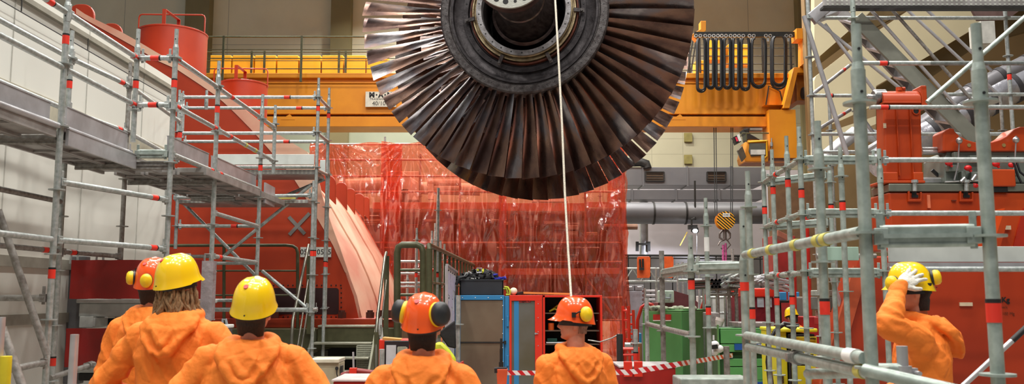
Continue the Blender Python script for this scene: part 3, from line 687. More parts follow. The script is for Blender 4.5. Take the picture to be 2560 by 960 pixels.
# stacks with guard hoops
def stack(pxl, pxr, ytop, ybot, Y, hoops, lbl):
    a, b = P(pxl,ytop+6,Y), P(pxr,ytop+6,Y); r = (b.x-a.x)/2; cx = (a.x+b.x)/2; zb = P(pxl,ybot,Y).z
    t = thing('steel_drum', (cx,Y,zb), lbl, 'cylinder')
    q = MB(); q.lathe([(r,0),(r,a.z-zb-.02),(r+.012,a.z-zb-.015),(r+.012,a.z-zb+.01),(r-.01,a.z-zb+.02),(0,a.z-zb+.02)], Matrix.Translation((cx,Y,zb)), n=64); q.build('shell', RED, t, smooth=30)
    zt = a.z
    x0,x1,yh = hoops[0]; q = MB(); A, B = P(x0,yh,Y+.0), P(x1,yh,Y+.0)
    q.path([V((A.x,Y,zt-.05)),V((A.x,Y,A.z-.06)),V((A.x+.02,Y,A.z-.015)),V((A.x+.06,Y,A.z)),V((B.x-.06,Y,A.z-.01)),V((B.x-.02,Y,A.z-.03)),V((B.x,Y,A.z-.08)),V((B.x,Y,zt-.05))],.014,8); q.build('guard_hoop', RED, t, smooth=50)
    (u0,v0),(u1,v1) = hoops[1]; q = MB(); yf, yb = Y-r*.8, Y+r*.5
    A, B = P(u0,v0,yf), P(u1,v1,yb)
    q.bar(V((A.x,yf,zt-.05)),A,.07,.012,up=(0,1,0)); q.bar(A,B,.07,.012); q.bar(B,V((B.x,yb,zt-.1)),.07,.012,up=(0,1,0)); q.build('handle_bar', RED, t)
    return t
stack(351,515,80,420,17.0,((348,513,36),((411,23),(447,50))),'large red steel cylinder with bent handle bar and guard hoop, behind the casing edge')
stack(551,668,207,420,18.6,((536,670,171),((591,163),(613,180))),'smaller red steel cylinder with bent handle bar, right of the large one')
# machinery support of the cylinders (deck hidden behind the casing wall)
q = MB(); zb = P(351,420,17.).z; q.box((P(300,420,17.).x,16.2,zb-.3),(P(668,420,18.6).x+.1,19.4,zb)); q.build('cylinder_deck', RED, cas)
# ------------------------------------------------------------------ platform, stairs and olive railings
PZ = base_z-.13
plat = thing('platform', (-4,15,0), 'dark olive steel platform carrying the red casing, with railings', 'platform')
q = MB(); q.box((-7.2,YF0-.75,PZ-.35),(P(790,820,13.3).x,YB0+.3,PZ)); q.box((P(790,820,13.3).x,YF0-.3,PZ-.3),(P(1010,820,14).x,YB0+.3,PZ)); q.build('deck_beam', OLIVE, plat, bevel=.01)
for x in (-6.5,-5.2,-3.9,-2.9):
    q = MB(); q.bar((x,YF0-.4,0),(x,YF0-.4,PZ-.34),.2,.2,up=(0,1,0)); q.build('column', mat('olive_dark',(64,64,46),.5,.2), plat)
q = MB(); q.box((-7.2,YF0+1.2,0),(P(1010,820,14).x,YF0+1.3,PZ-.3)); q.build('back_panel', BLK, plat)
def gr(pts, r=.024, nm='railing', m=OLIVE, par=None, **kw):
    q = MB(); q.path([P(*p) for p in pts], r, 10); return q.build(nm, m, par or plat, smooth=60)
YR1 = 13.35
gr([(385,614,YR1),(715,613,YR1),(732,615,YR1),(741,621,YR1),(744,632,YR1),(744,835,YR1)])
for y in (677,738): gr([(385,y,YR1),(742,y,YR1)],.014,'mid_rail')
gr([(560,613,YR1),(560,830,YR1)],nm='rail_post')
q = MB(); q.bar(P(772,640,13.2),P(772,835,13.2),.06,.05,up=(0,1,0)); q.build('rail_post', OLIVE, plat)
STL = mat('polished_rail',(150,148,136),.28,.8,.1,8)
# stair
st = thing('steel_stair', (P(862,900,12.8).x,12.8,0), 'short steel stair with bright tread edges leading up to the casing platform', 'stair')
xl, xr = P(795,815,13.3).x, P(937,815,13.3).x
for i, (py, Y) in enumerate(((813,13.3),(856,13.05),(893,12.8),(928,12.55),(968,12.3))):
    z = P(860,py,Y).z; q = MB(); q.box((xl-.02*i,Y-.02,z-.03),(xr-.0*i,Y+.22,z)); q.build('tread', mat('tread_steel',(176,176,158),.4,.4,.1,8), st, bevel=.005)
q = MB(); q.box((xl,13.3,PZ-.2),(xr,13.36,P(860,820,13.3).z)); q.build('riser', OLIVE, st)
for x, px in ((xl-.04,0),(xr+.03,0)):
    q = MB(); q.bar((x,13.3,PZ-.05),(x,12.1,-.02+.05),.03,.2); q.build('stringer', mat('stringer_grey',(128,128,108),.5,.3), st)
def h2(pts, m=STL, r=.022, nm='handrail'): gr(pts, r, nm, m, st)
h2([(772,612,13.2),(768,628,13.1),(732,800,12.4),(729,850,12.3),(729,960,12.3)]); h2([(770,700,13.1),(742,880,12.5)], r=.014, nm='knee_rail'); h2([(771,760,13.1),(752,880,12.6)], r=.014, nm='knee_rail')
h2([(966,631,13.2),(962,645,13.1),(944,790,12.5),(941,830,12.4),(940,960,12.3)]); h2([(966,700,13.1),(950,840,12.5)], r=.014, nm='knee_rail')
q = MB(); q.bar(P(967,640,13.25),P(963,960,13.25),.07,.05,up=(0,1,0)); q.bar(P(941,830,12.38),P(941,960,12.38),.06,.05,up=(0,1,0)); q.build('rail_post', OLIVE, st)
q = MB(); q.prism([P(x,y,12.6) for x,y in ((946,800),(953,790),(958,840),(952,858),(947,835))],(0,.004,0)); o=q.build('paper_sheet', WHT); tag(o,'white crumpled paper hung on the stair handrail','paper')
# U shaped railing and long railing running away
r1 = thing('railing', P(1025,900,13.0)-V((0,0,P(1025,900,13.0).z)), 'short olive railing with rounded top behind the worker with black earmuffs', 'railing')
gr([(993,960,13),(993,632,13),(996,618,13),(1005,612,13),(1042,612,13),(1053,617,13),(1058,630,13),(1058,960,13)], .05, 'frame', OLIVE, r1)
for y in (675,737): gr([(996,y,13),(1056,y,13)],.022,'cross_rail',OLIVE,r1)
r2 = thing('railing', P(1120,760,15)-V((0,0,P(1120,760,15).z)), 'long olive railing with many uprights running away beside the whiteboard', 'railing')
A_, B_ = P(1073,613,12.), P(1185,668,20.); B_.z = A_.z; B_.x = P(1185,668,20.).x
gr([(1073,960,12.),(1073,622,12.)], .045, 'post', OLIVE, r2)
q = MB(); q.path([V((A_.x,A_.y,A_.z-.06)),V(A_),V(B_)],.035,10); q.build('top_rail', OLIVE, r2, smooth=50)
for dz in (-.5,-1.0):
    q = MB(); q.tube(A_+V((0,0,dz)),B_+V((0,0,dz)),.02,n=8); q.build('mid_rail', OLIVE, r2, smooth=40)
for i in range(1,12):
    p = A_.lerp(B_, i/12); q = MB(); q.bar(p,p-V((0,0,1.3)),.04,.04,up=(0,1,0)); q.build('upright', OLIVE, r2)
# things around the stair
g_ = MB(); a, b = P(893,864,13.0), P(938,925,13.0)
for i in range(9): x = a.x+(b.x-a.x)*i/8; g_.box((x-.012,13.0,b.z),(x+.018,13.02,a.z))
for i in range(14): z = b.z+(a.z-b.z)*i/13; g_.box((a.x,12.99,z-.008),(b.x,13.01,z+.008))
o = g_.build('woven_mat', mat('mat_grey',(176,178,160),.7,0,.1,30)); tag(o,'grey woven mesh mat standing behind the stair treads','mat')
bx = thing('control_box', P(818,905,9.2)-V((0,0,P(818,905,9.2).z)), 'beige steel box with black switch beside the stair foot', 'box')
q = MB(); a, b = P(775,902,9.2), P(848,932,9.2); q.box((a.x,9.2,b.z-.9),(b.x,9.5,a.z-.02)); q.build('body', mat('box_beige',(186,178,150),.5), bx, bevel=.01)
q = MB(); q.box((a.x,9.17,a.z-.02),(b.x,9.52,a.z+.02)); q.build('lid', mat('lid_cream',(226,222,200),.4), bx, bevel=.008)
q = MB(); q.tube(P(842,921,9.18),P(842,921,9.2),.018); q.path([P(842,921,9.17),P(842,935,9.17),P(846,950,9.17)],.006,6); q.box(P(851,915,9.2),P(858,932,9.3)); q.build('switch', BLK, bx)
# ------------------------------------------------------------------ red plastic enclosure around the far machine
def sheet_mat():
    m = bpy.data.materials.new('red_film'); m.use_nodes = True; nt = m.node_tree; L = nt.links.new
    b = nt.nodes['Principled BSDF']; out = nt.nodes['Material Output']
    b.inputs['Base Color'].default_value = lin((222,88,60)); b.inputs['Roughness'].default_value = .1; b.inputs['Specular IOR Level'].default_value = 1.; b.inputs['Coat Weight'].default_value = 1.; b.inputs['Coat Roughness'].default_value = .04
    tr = nt.nodes.new('ShaderNodeBsdfTransparent'); tr.inputs[0].default_value = (.95,.33,.22,1)
    tl = nt.nodes.new('ShaderNodeBsdfTranslucent'); tl.inputs[0].default_value = lin((240,110,84))
    mx0 = nt.nodes.new('ShaderNodeMixShader'); mx0.inputs[0].default_value = .3; L(b.outputs[0], mx0.inputs[1]); L(tl.outputs[0], mx0.inputs[2])
    mx = nt.nodes.new('ShaderNodeMixShader'); L(mx0.outputs[0], mx.inputs[1]); L(tr.outputs[0], mx.inputs[2]); mx.inputs[0].default_value = .66
    gl = nt.nodes.new('ShaderNodeBsdfGlossy'); gl.inputs['Roughness'].default_value = .1
    mx2 = nt.nodes.new('ShaderNodeMixShader'); mx2.inputs[0].default_value = .10; L(mx.outputs[0], mx2.inputs[1]); L(gl.outputs[0], mx2.inputs[2])
    L(mx2.outputs[0], out.inputs[0])
    tc = nt.nodes.new('ShaderNodeTexCoord'); n = nt.nodes.new('ShaderNodeTexNoise'); n.noise_type = 'RIDGED_MULTIFRACTAL'; n.inputs['Scale'].default_value = 1.7; n.inputs['Detail'].default_value = 4; n.inputs['Distortion'].default_value = 1.2
    mp = nt.nodes.new('ShaderNodeMapping'); mp.inputs['Rotation'].default_value = (0,radians(28),0); mp.inputs['Scale'].default_value = (1.6,1.6,.38)
    L(tc.outputs['Object'], mp.inputs[0]); L(mp.outputs[0], n.inputs['Vector'])
    bp = nt.nodes.new('ShaderNodeBump'); bp.inputs['Strength'].default_value = 1.; bp.inputs['Distance'].default_value = .3; L(bp.outputs['Normal'], gl.inputs['Normal'])
    L(n.outputs['Fac'], bp.inputs['Height']); L(bp.outputs['Normal'], b.inputs['Normal']); L(bp.outputs['Normal'], b.inputs['Coat Normal'])
    return m
FILM = sheet_mat()
def film(p0, p1, zt, zb, lbl, seed, amp=.075, nx=110, nz=130):
    """hanging film from p0 to p1 (plan points), creased"""
    p0, p1 = V(p0), V(p1); d = (p1-p0); ln = d.length; d = d.normalized(); nr = V((-d.y, d.x, 0)) if abs(d.x) > .5 else V((1,0,0))
    ctr = [(random.Random(seed+i).uniform(0,ln), zt-.05) for i in range(4)]
    vs = []
    for j in range(nz+1):
        for i in range(nx+1):
            u = ln*i/nx; z = zt + (zb-zt)*j/nz
            q = p0 + d*u; s = 0
            for (cu, cz) in ctr:
                dx, dz = u-cu, cz-z; rr = sqrt(dx*dx+dz*dz); an = atan2(dx, dz+.1)
                s += .5*sin(an*22+cu*3)*math.exp(-rr*.9)*min(1, rr*3)
            n1 = noise.noise(V((u*1.1+z*.5+seed*7, z*.5, seed))); n2 = 1-abs(noise.noise(V((u*2.3+z*.9, z*.7+seed, 3.1))))*2; n3 = 1-abs(noise.noise(V((u*5-z*2.2, z*2, seed+9.))))*2
            o = amp*(s*.9 + n1*1.2 + n2*.55 + n3*.25)
            vs.append(q + nr*o + V((0,0,z + (.03*sin(u*5+seed) if j == 0 else 0))))
    fs = [(j*(nx+1)+i, j*(nx+1)+i+1, (j+1)*(nx+1)+i+1, (j+1)*(nx+1)+i) for j in range(nz) for i in range(nx)]
    m_ = MB(); m_.add(vs, fs); o = m_.build('plastic_sheet', FILM, smooth=80); return tag(o, lbl, 'plastic sheet')
YE_ = 20.; ZT = P(1280,358,YE_).z; ZB = .25
xs = [P(x,500,YE_).x for x in (770,1003,952,1266,1247,1563)]
film((xs[0],YE_,0),(xs[1],YE_,0),ZT,ZB,'red see-through plastic sheet nearest the red casing, hung over scaffold',1)
film((xs[2],YE_-.1,0),(xs[3],YE_-.1,0),ZT+.01,ZB,'red see-through plastic sheet hanging directly under the rotor',2)
film((xs[4],YE_,0),(xs[5],YE_,0),ZT,ZB,'red see-through plastic sheet at the enclosure corner beside the ladder',3)
film((xs[5],YE_,0),(xs[5]-.15,YE_+2.6,0),ZT,ZB,'red see-through plastic sheet folded back around the enclosure corner',4, nx=40)
es = Scaffold('scaffold', (P(1200,500,20.6).x,20.6,0), 'scaffold frame behind the red plastic sheets around the far machine')
YS1 = 20.35
for k,(px) in enumerate((792,960,1150,1252,1463,1548)):
    es.post('a%d'%k, px, 500, YS1, 358 if px != 960 else 342, ros=441, spigot=0)
for k,(px) in enumerate((860,1050,1345,1500)):
    es.post('b%d'%k, px, 500, YS1+2.0, 385, ros=441, spigot=0)
xa, xb = P(782,500,YS1).x, P(1556,500,YS1).x
for y in (361,400,441,480,607,655,744,800):
    z = P(1280,y,YS1).z; es.ledger((xa,YS1-.03,z),(xb,YS1-.03,z), z, heads=False)
for y in (441,540,620): z = P(1280,y,YS1+2).z; es.ledger((xa,YS1+2,z),(xb-.3,YS1+2,z), z, heads=False)
def board(parent, x0, x1, y, z0, z1, th=.03, m=WHITEB, name='toe_board'):
    q = MB(); q.box((x0,y,z0),(x1,y+th,z1)); return q.build(name, m, parent, bevel=.004)
for (pa, pb, y0, y1) in ((932,1250,506,523),(1252,1462,508,528),(1466,1549,505,519),(1246,1462,671,687),(1465,1549,670,685)):
    a, b = P(pa,y0,YS1-.06), P(pb,y1,YS1-.06); board(es.root, a.x, b.x, YS1-.09, b.z, a.z, .03)
    board(es.root, a.x, b.x, YS1+.02, b.z-.06, b.z, 1.9, DECK, 'deck')
es.pipe(P(1463,690,YS1), P(1540,800,YS1), m=GALV); es.pipe(P(1260,600,YS1+1.), P(1350,560,YS1+1.), m=GALV)
# machine inside
mi = thing('far_machine', (P(1200,800,22.3).x,22.3,0), 'large machine with boxes and pipes seen dimly through the red sheets', 'machine')
LG = mat('machine_light', (214,204,190), .5, .1, .1, 3); DG = mat('machine_dark', (70,62,58), .6, .2, .2, 3)
def mbox(px0,px1,py0,py1,Y,dep,m,nm,par=None,bv=.02):
    a, b = P(px0,py0,Y), P(px1,py1,Y); q = MB(); q.box((a.x,Y,b.z),(b.x,Y+dep,a.z)); return q.build(nm, m, par or mi, bevel=bv)
mbox(840,1560,520,800,23.,1.2,DG,'dark_housing')
mbox(970,1046,428,500,22.2,.8,LG,'box_cover'); 
q = MB(); q.prism([P(x,y,22.) for x,y in ((965,500),(965,430),(1000,426),(1045,455),(1045,500))],(0,.15,0)); q.build('end_cover', LG, mi, bevel=.02)
mbox(962,995,455,500,21.9,.1,RED,'red_hatch'); q = MB(); q.tube(P(1012,484,21.85),P(1012,505,21.85),.06); q.tube(P(1012,474,21.85),P(1012,484,21.85),.09); q.build('valve', DG, mi, smooth=40)
q = MB(); q.tube(P(850,468,22.6),P(965,462,22.6),.2,n=20); q.tube(P(1050,470,22.8),P(1200,474,22.8),.16,n=20); q.build('pipe', LG, mi, smooth=40)
q = MB(); q.tube(P(1068,455,22.4),P(1150,455,22.4),.1,n=16); q.box(P(1070,460,22.3),P(1085,500,22.5)); q.box(P(1098,453,22.3),P(1148,460,22.5)); q.build('rail_unit', LG, mi, smooth=40)
q = MB(); q.tube(P(1090,590,22.3),P(1240,600,22.3),.42,n=28); q.build('round_housing', mat('housing_brown',(150,112,90),.5,.2), mi, smooth=40)
for (u0,u1,v0,v1) in ((1383,1446,562,596),(1500,1520,575,680),(1395,1442,636,668)): mbox(u0,u1,v0,v1,22.7,.2,LG,'panel')
q = MB()
for (u0,v0,u1,v1) in ((1380,560,1448,560),(1380,560,1380,592),(1448,560,1448,592),(1385,575,1445,575),(1395,640,1445,640),(1395,652,1445,652),(1395,664,1440,664),(1395,620,1450,618)): q.tube(P(u0,v0,22.5),P(u1,v1,22.5),.03,n=6)
q.build('grab_rail', DG, mi)
q = MB()
for i in range(14):
    r_ = random.Random(40+i); u = 860+i*50; v = 530+r_.random()*60; q.tube(P(u,v,22.6),P(u+30+r_.random()*60,v,22.6),.05+.05*r_.random(),n=8); q.tube(P(u,v,22.7),P(u,v+100,22.7),.03+.04*r_.random(),n=8)
q.build('pipework', mat('pipework_brown',(136,104,84),.5,.3), mi, smooth=40)
for i,(u0,u1,v0,v1,mm) in enumerate(((1100,1150,515,560,LG),(1160,1230,540,570,DG),(1270,1340,545,590,LG),(1300,1370,600,650,mat('brown_case',(140,84,64),.5)),(1010,1080,560,640,mat('brown_case',(140,84,64),.5)),(880,950,560,620,DG),(1180,1240,620,700,mat('brown_case',(140,84,64),.5)),(1200,1290,455,480,LG),(1330,1420,490,505,LG))): mbox(u0,u1,v0,v1,22.0+.05*i,.3,mm,'case')
# ------------------------------------------------------------------ left walkway scaffold along the white wall
ls = Scaffold('scaffold', (-3.6,8.5,0), 'tall grey walkway scaffold with deck and toe boards along the white wall')
ls.post('A',126,740,6.85,-40,ros=160,tapes=(100,685))
ls.post('B',337,260,8.2,73,ybot=355,ros=145,tapes=(212,))
ls.post('C',418,600,8.2,73,ros=145,tapes=(210,))
ls.post('D',541,330,9.4,153,ros=215,tapes=(274,))
ls.post('E',649,480,11.0,236,ros=297,tapes=(420,),ybot=None)
ls.post('F',686,350,11.7,263,ybot=435,ros=310)
ls.post('I1',142,740,8.2,77,ros=146,tapes=(212,905))
ls.post('I2',308,520,9.3,157,ros=216,spigot=.18,m=GALVD)
ls.post('I3',450,330,11.3,233,ros=262,tapes=(338,),ybot=350)
ls.post('J1',640,700,13.0,640,ros=690,spigot=0)
zT = P(437,145,8.2).z; zM = P(437,262,8.2).z; zD = P(423,385,8.2).z; zL = P(420,500,8.2).z; zLL = P(418,622,8.2).z
a0 = V((-3.56,1.5,zT))
def fr(k, z): p = ls.posts[k]; return V((p.x,p.y,z))
for z, y0 in ((zT,3.0),(zM,2.2)):
    ls.ledger((fr('A',z).x+.02,y0,z), 'A', z, heads=False, tapes=(.93,) if z == zT else ())
    ls.ledger('A','B', z, tapes=(.97,)); ls.ledger('B','C', z, tapes=(.5,), r=.024); ls.ledger('C','D', z, tapes=(.08,.95) if z == zM else (.03,)); 
    ls.ledger('D','F', z, tapes=(.2,), yel=(.45,.62) if z == zM else ())
zi = P(170,146,8.2).z
for z in (zi, zi-.5):
    ls.ledger((-4.17,2.5,z),'I1', z, heads=False); ls.ledger('I1','I2', z, tapes=(.85,)); ls.ledger('I2','I3', z)
# deck and toe boards
zd = zD
ls.ledger((-3.56,2.5,zd),'A',zd,heads=False,m=ALU); ls.ledger('A','B',zd,m=ALU); ls.ledger('C','D',zd,tapes=(.9,)); ls.ledger('D','E',zd,tapes=(.1,)); ls.ledger('B','C',zd,double=True,m=GALVG)
def plank(x0, x1, y0, y1, z, nm='deck_plank', m=DECK):
    q = MB(); q.box((x0,y0,z-.05),(x1,y1,z)); q.box((x0,y0,z-.075),(x0+.03,y1,z-.045)); q.box((x1-.03,y0,z-.075),(x1,y1,z-.045))
    n = int((y1-y0)/.45)
    for i in range(n): y = y0+.2+i*.45; q.box((x0+.03,y,z-.07),(x1-.03,y+.03,z-.05))
    return q.build(nm, m, ls.root, bevel=.004)
for y0,y1 in ((1.2,4.2),(4.25,6.8),(6.9,8.9)):
    for x in (-4.15,-3.84): plank(x,x+.3,y0,y1,zd-.02)
for y0,y1 in ((8.95,10.9),(10.95,12.1)):
    for x in (-4.05,-3.73,-3.41): plank(x,x+.3,y0,y1,zd-.02)
for (xa_,xb_,y) in ((-4.15,-3.5,6.85),(-4.15,-3.12,8.25),(-4.15,-3.12,9.4),(-4.05,-3.4,11.0)):
    ls.ledger((xa_,y,zd-.1),(xb_,y,zd-.1),zd-.1,double=True,heads=False,m=GALVD)
def toe(p, q_, z, h=.15):
    m_ = MB(); p = V((p[0],p[1],z+h/2)); q_ = V((q_[0],q_[1],z+h/2)); m_.bar(p,q_,.025,h); m_.bar(p+V((0,0,h/2)),q_+V((0,0,h/2)),.035,.008); m_.build('toe_board', ALU, ls.root)
pA, pB, pC, pD, pE, pF = [ls.posts[k] for k in 'ABCDEF']
toe((pA.x-.05,1.5),(pA.x-.05,6.75),zd+.01,.16); toe((pA.x-.02,6.95),(pB.x-.03,8.12),zd+.01,.17); toe((pA.x+.03,6.9),(pB.x+.03,8.2),zd-.14,.13)
toe((pC.x-.05,8.25),(pD.x-.05,9.3),zd+.02,.16); toe((pD.x-.05,9.45),(pE.x-.06,11.),zd+.02,.16)
m_ = MB(); a = P(655,440,11.2); m_.bar(V((pE.x+.02,11.15,zd-.02)),V((pF.x+.02,11.7,zd-.02)),.02,.26); m_.build('end_board', ALU, ls.root)
# ledgers under the deck
ls.ledger('A','C',zL,tapes=(.85,)); ls.ledger('A','C',zLL,tapes=(.86,)); ls.ledger((-3.62,3.5,zLL),'A',zLL,heads=False,tapes=())
ls.ledger((-4.2,3.2,P(152,505,8.2).z),'I1',P(152,505,8.2).z,m=GALVD,heads=False)
ls.ledger((-4.2,3.2,P(150,628,8.2).z),'I1',P(150,628,8.2).z,m=GALVD,heads=False,tapes=(.95,)); ls.ledger('I1','I2',P(150,628,8.2).z,m=GALVD,tapes=(.2,))
ls.ledger((P(-60,745,6.85).x,6.85,P(126,745,6.85).z),'A',P(126,745,6.85).z,m=GALVD)
ls.ledger((P(-60,935,5.6).x,5.6,P(126,905,6.85).z),'A',P(126,905,6.85).z,m=GALVD)
ls.pipe(P(-5,525,6.6),P(118,888,6.75),r=.027,m=GALVD)
ls.pipe(P(5,820,5.6),P(62,985,5.6),r=.027,m=GALVD)
ls.pipe(P(125,945,7.6),P(235,910,8.2),m=GALVD,coupler=(.9,))
zq = P(440,243,12.3).z
# lower tubes joining D, E
ls.ledger('D','E',P(541,532,9.4).z,P(650,566,11.).z); ls.ledger('D','E',P(541,640,9.4).z,P(650,656,11.).z,tapes=(.15,))
# ------------------------------------------------------------------ frontal scaffold before the casing
cs = Scaffold('scaffold', (P(620,700,12.6).x,12.6,0), 'grey scaffold bay with white toe board standing in front of the casing face')
cs.post('G',796,240,12.3,195,ros=243,tapes=(272,634)); cs.post('H',822,270,13.15,220,ros=270,tapes=(290,661))
cs.post('K',778,700,12.0,452,ybot=790,ros=502,tapes=(634,))
cs.post('L',817,600,13.4,400,ybot=812,ros=519,tapes=(662,))
cs.post('M',441,560,12.3,470,ybot=622,ros=565,spigot=0); cs.post('N',446,300,12.3,225,ybot=370,ros=243,tapes=(338,)); cs.post('O',457,300,13.15,236,ybot=345,ros=270)
cs.post('Q',516,250,12.4,226,ybot=274,spigot=.1)
for y in (243,333): cs.ledger('N','G',P(796,y,12.3).z,tapes=(.78,) if y == 243 else ())
for y in (270,354): cs.ledger('O','H',P(822,y,13.15).z,tapes=(.8,) if y == 270 else (.72,))
for y, y2 in ((243,270),(333,354),(424,437)): cs.ledger('G','H',P(796,y,12.3).z,P(822,y2,13.15).z)
board(cs.root, P(545,400,12.25).x, P(787,400,12.25).x, 12.2, P(787,413,12.25).z, P(787,387,12.25).z)
board(cs.root, P(800,410,12.9).x, P(813,410,12.9).x, 12.9, P(800,430,12.9).z, P(800,400,12.9).z)
cs.ledger((P(545,418,12.3).x,12.3,P(796,418,12.3).z),'G',P(796,418,12.3).z,heads=False)
def perf(px0,px1,py0,py1,Y,dep,par,strip=None):
    a, b = P(px0,py0,Y), P(px1,py1,Y); q = MB(); q.box((a.x,Y,b.z),(b.x,Y+dep,a.z)); o = q.build('deck_plank', DECK, par, bevel=.004)
    h = MB(); n = int((b.x-a.x)/.06)
    for i in range(n):
        for k, zz in enumerate((.3,.7)):
            x = a.x+.03+i*.06; z = b.z+(a.z-b.z)*zz; h.box((x,Y-.003,z-.009),(x+.028,Y-.0015,z+.009))
    h.build('perforations', mat('hole_white',(196,198,190),.6), o)['kind'] = 'stuff'
perf(555,787,424,436,12.32,.6,cs.root); perf(430,560,478,486,12.4,.6,cs.root)
cs.ledger((P(430,495,12.3).x,12.3,P(780,494,12.3).z),'K',P(780,494,12.3).z); perf(440,770,499,508,12.32,.6,cs.root)
q = MB(); q.box(P(655,490,12.27)+V((0,0,-.02)),P(740,503,12.3)+V((0,0,.03))); q.build('yellow_tape', YELT, cs.root)
cs.ledger('M',(P(650,565,12.3).x,12.3,P(650,565,12.3).z),P(441,565,12.3).z,tapes=(.7,)); cs.ledger((P(500,658,12.6).x,12.6,P(640,658,12.6).z),(P(645,658,12.6).x,12.6,P(640,658,12.6).z),P(640,658,12.6).z,heads=False)
cs.ledger((P(380,641,12.5).x,12.5,P(640,641,12.5).z),(P(545,641,12.5).x,12.5,P(640,641,12.5).z),P(640,641,12.5).z,heads=False,m=GALVD)
cs.pipe(P(452,502,12.9),P(640,690,12.9)); cs.pipe(P(560,640,12.5),P(778,462,12.5)); cs.pipe(P(655,677,12.6),P(765,768,12.6)); cs.pipe(P(688,500,12.8),P(812,448,12.9),m=GALVD)
z = P(640,774,12.2).z; cs.ledger((P(500,774,12.2).x,12.2,z),'K',z,r=.03); cs.ledger('K',(P(822,774,13.2).x,12.4,z),z); cs.ledger((P(510,751,12.7).x,12.7,P(510,751,12.7).z),(P(650,751,12.7).x,12.7,P(510,751,12.7).z),P(510,751,12.7).z,heads=False)
# foreground stubs at the lower left
fs_ = Scaffold('scaffold_tube', P(185,960,5.2)*1, 'short bright aluminium tube end standing upright in front of the red plates', 'tube')
m_ = MB(); a = P(187,836,5.2); m_.tube((a.x,5.2,0),(a.x,5.2,a.z),.0235,n=18); m_.build('tube', ALU, fs_.root, smooth=40)
f2 = Scaffold('scaffold_tube', (P(3,900,4.6).x,4.6,0), 'tube end with yellow tag at the left photo edge', 'tube')
m_ = MB(); a = P(1,793,4.6); m_.tube((a.x,4.6,0),(a.x,4.6,a.z),.025,n=18); m_.build('tube', ALU, f2.root, smooth=40)
m_ = MB(); a = P(1,892,4.55); m_.tube((a.x,4.6,a.z-.35),(a.x,4.6,a.z),.029,n=18); m_.build('yellow_tag', mat('tag_yellow',(226,206,40),.5), f2.root, smooth=40)
# ------------------------------------------------------------------ red plates with steel frame in front of the platform
RSH = mat('red_cover', (150,26,20), .35, 0, .12, 2, .3, 5, col2=(126,20,16))
fr_ = thing('steel_trestle', (P(340,900,9.2).x,9.2,0), 'grey steel beam frame holding the dark red covers behind the group of workers', 'frame')
def fbox(px0,px1,py0,py1,Y,dep,m,nm,par,bv=.01): return mbox(px0,px1,py0,py1,Y,dep,m,nm,par,bv)
GB = mat('beam_grey', (196,202,198), .5, .1, .12, 8, .05, 30)
fbox(190,520,748,758,9.2,.3,GB,'beam',fr_); fbox(198,500,758,792,9.25,.2,GB,'beam',fr_); fbox(198,232,790,820,9.2,.3,GB,'beam',fr_)
fbox(233,296,795,816,9.5,.02,BLK,'recess',fr_); fbox(232,237,794,818,9.2,.3,GB,'post',fr_); fbox(180,520,917,932,9.2,.3,GB,'beam',fr_); fbox(195,520,932,952,9.3,.2,DARK,'beam',fr_)
fbox(172,198,640,960,9.3,.1,mat('dark_grey_plate',(110,110,112),.4,.4),'back_plate',fr_)
for px in (186,250,467,520):
    m_ = MB(); a = P(px,640,9.2); m_.path([a+V((-.04,0,-.08)),a+V((-.03,0,.02)),a+V((.03,0,.02)),a+V((.04,0,-.08))],.012,6); m_.build('lifting_eye', GALV, fr_, smooth=50)
fbox(293,312,797,812,9.15,.1,ALU,'bolt_plate',fr_)
def cover(px0,px1,py0,py1,Y,lbl,sd):
    a, b = P(px0,py0,Y), P(px1,py1,Y); nx, nz = 40, 14; vs = []
    for L_ in (0,1):
        for j in range(nz+1):
            for i in range(nx+1):
                x = a.x+(b.x-a.x)*i/nx; z = b.z+(a.z-b.z)*j/nz
                d = .035*noise.noise(V((x*2.2,z*.8,sd))) + .02*max(0,1-abs((x-a.x)-.15)/.06) + .012*noise.noise(V((x*7,z*5,sd)))
                vs.append(V((x, Y - d + .03*L_, z + (.01*noise.noise(V((x*6,sd,0))) if j in (0,nz) else 0))))
    n1 = (nx+1)*(nz+1); fs = []
    for L_ in (0,1):
        for j in range(nz):
            for i in range(nx):
                q = L_*n1+j*(nx+1)+i; fs.append((q,q+1,q+nx+2,q+nx+1) if not L_ else (q,q+nx+1,q+nx+2,q+1))
    for i in range(nx): fs.append((i,n1+i,n1+i+1,i+1)); q = nz*(nx+1)+i; fs.append((q,q+1,n1+q+1,n1+q))
    for j in range(nz): q = j*(nx+1); fs.append((q,q+nx+1,n1+q+nx+1,n1+q)); q += nx; fs.append((q,n1+q,n1+q+nx+1,q+nx+1))
    m_ = MB(); m_.add(vs,fs); o = m_.build('red_cover', RSH, smooth=50); tag(o, lbl, 'cover')
cover(177,505,650,747,9.1,'upper dark red cover sheet on the grey beam frame, behind the helmets',1)
cover(166,505,821,918,9.05,'lower dark red cover sheet on the grey beam frame, behind the long-haired worker',2)
WR = mat('clear_wrap', (170,160,164), .15, .1, .15, 9, .8, 12, spec=.9)
m_ = MB(); a, b = P(505,652,8.9), P(528,800,8.9); m_.box((a.x,8.9,b.z),(b.x,9.0,a.z)); o = m_.build('wrapped_post', WR); tag(o,'post wrapped in shiny clear plastic behind the long-haired worker','wrapped post')
bg = thing('wrapped_bundle', P(552,850,9.4)-V((0,0,P(552,850,9.4).z)), 'dark bundle in clear plastic with a white band between the two yellow helmets', 'bundle')
m_ = MB(); a, b = P(536,818,9.4), P(568,850,9.4); m_.box((a.x,9.4,b.z-.4),(b.x,9.6,a.z)); m_.build('body', mat('wrap_dark',(74,76,82),.2,0,.2,14,.8,20), bg, bevel=.03)
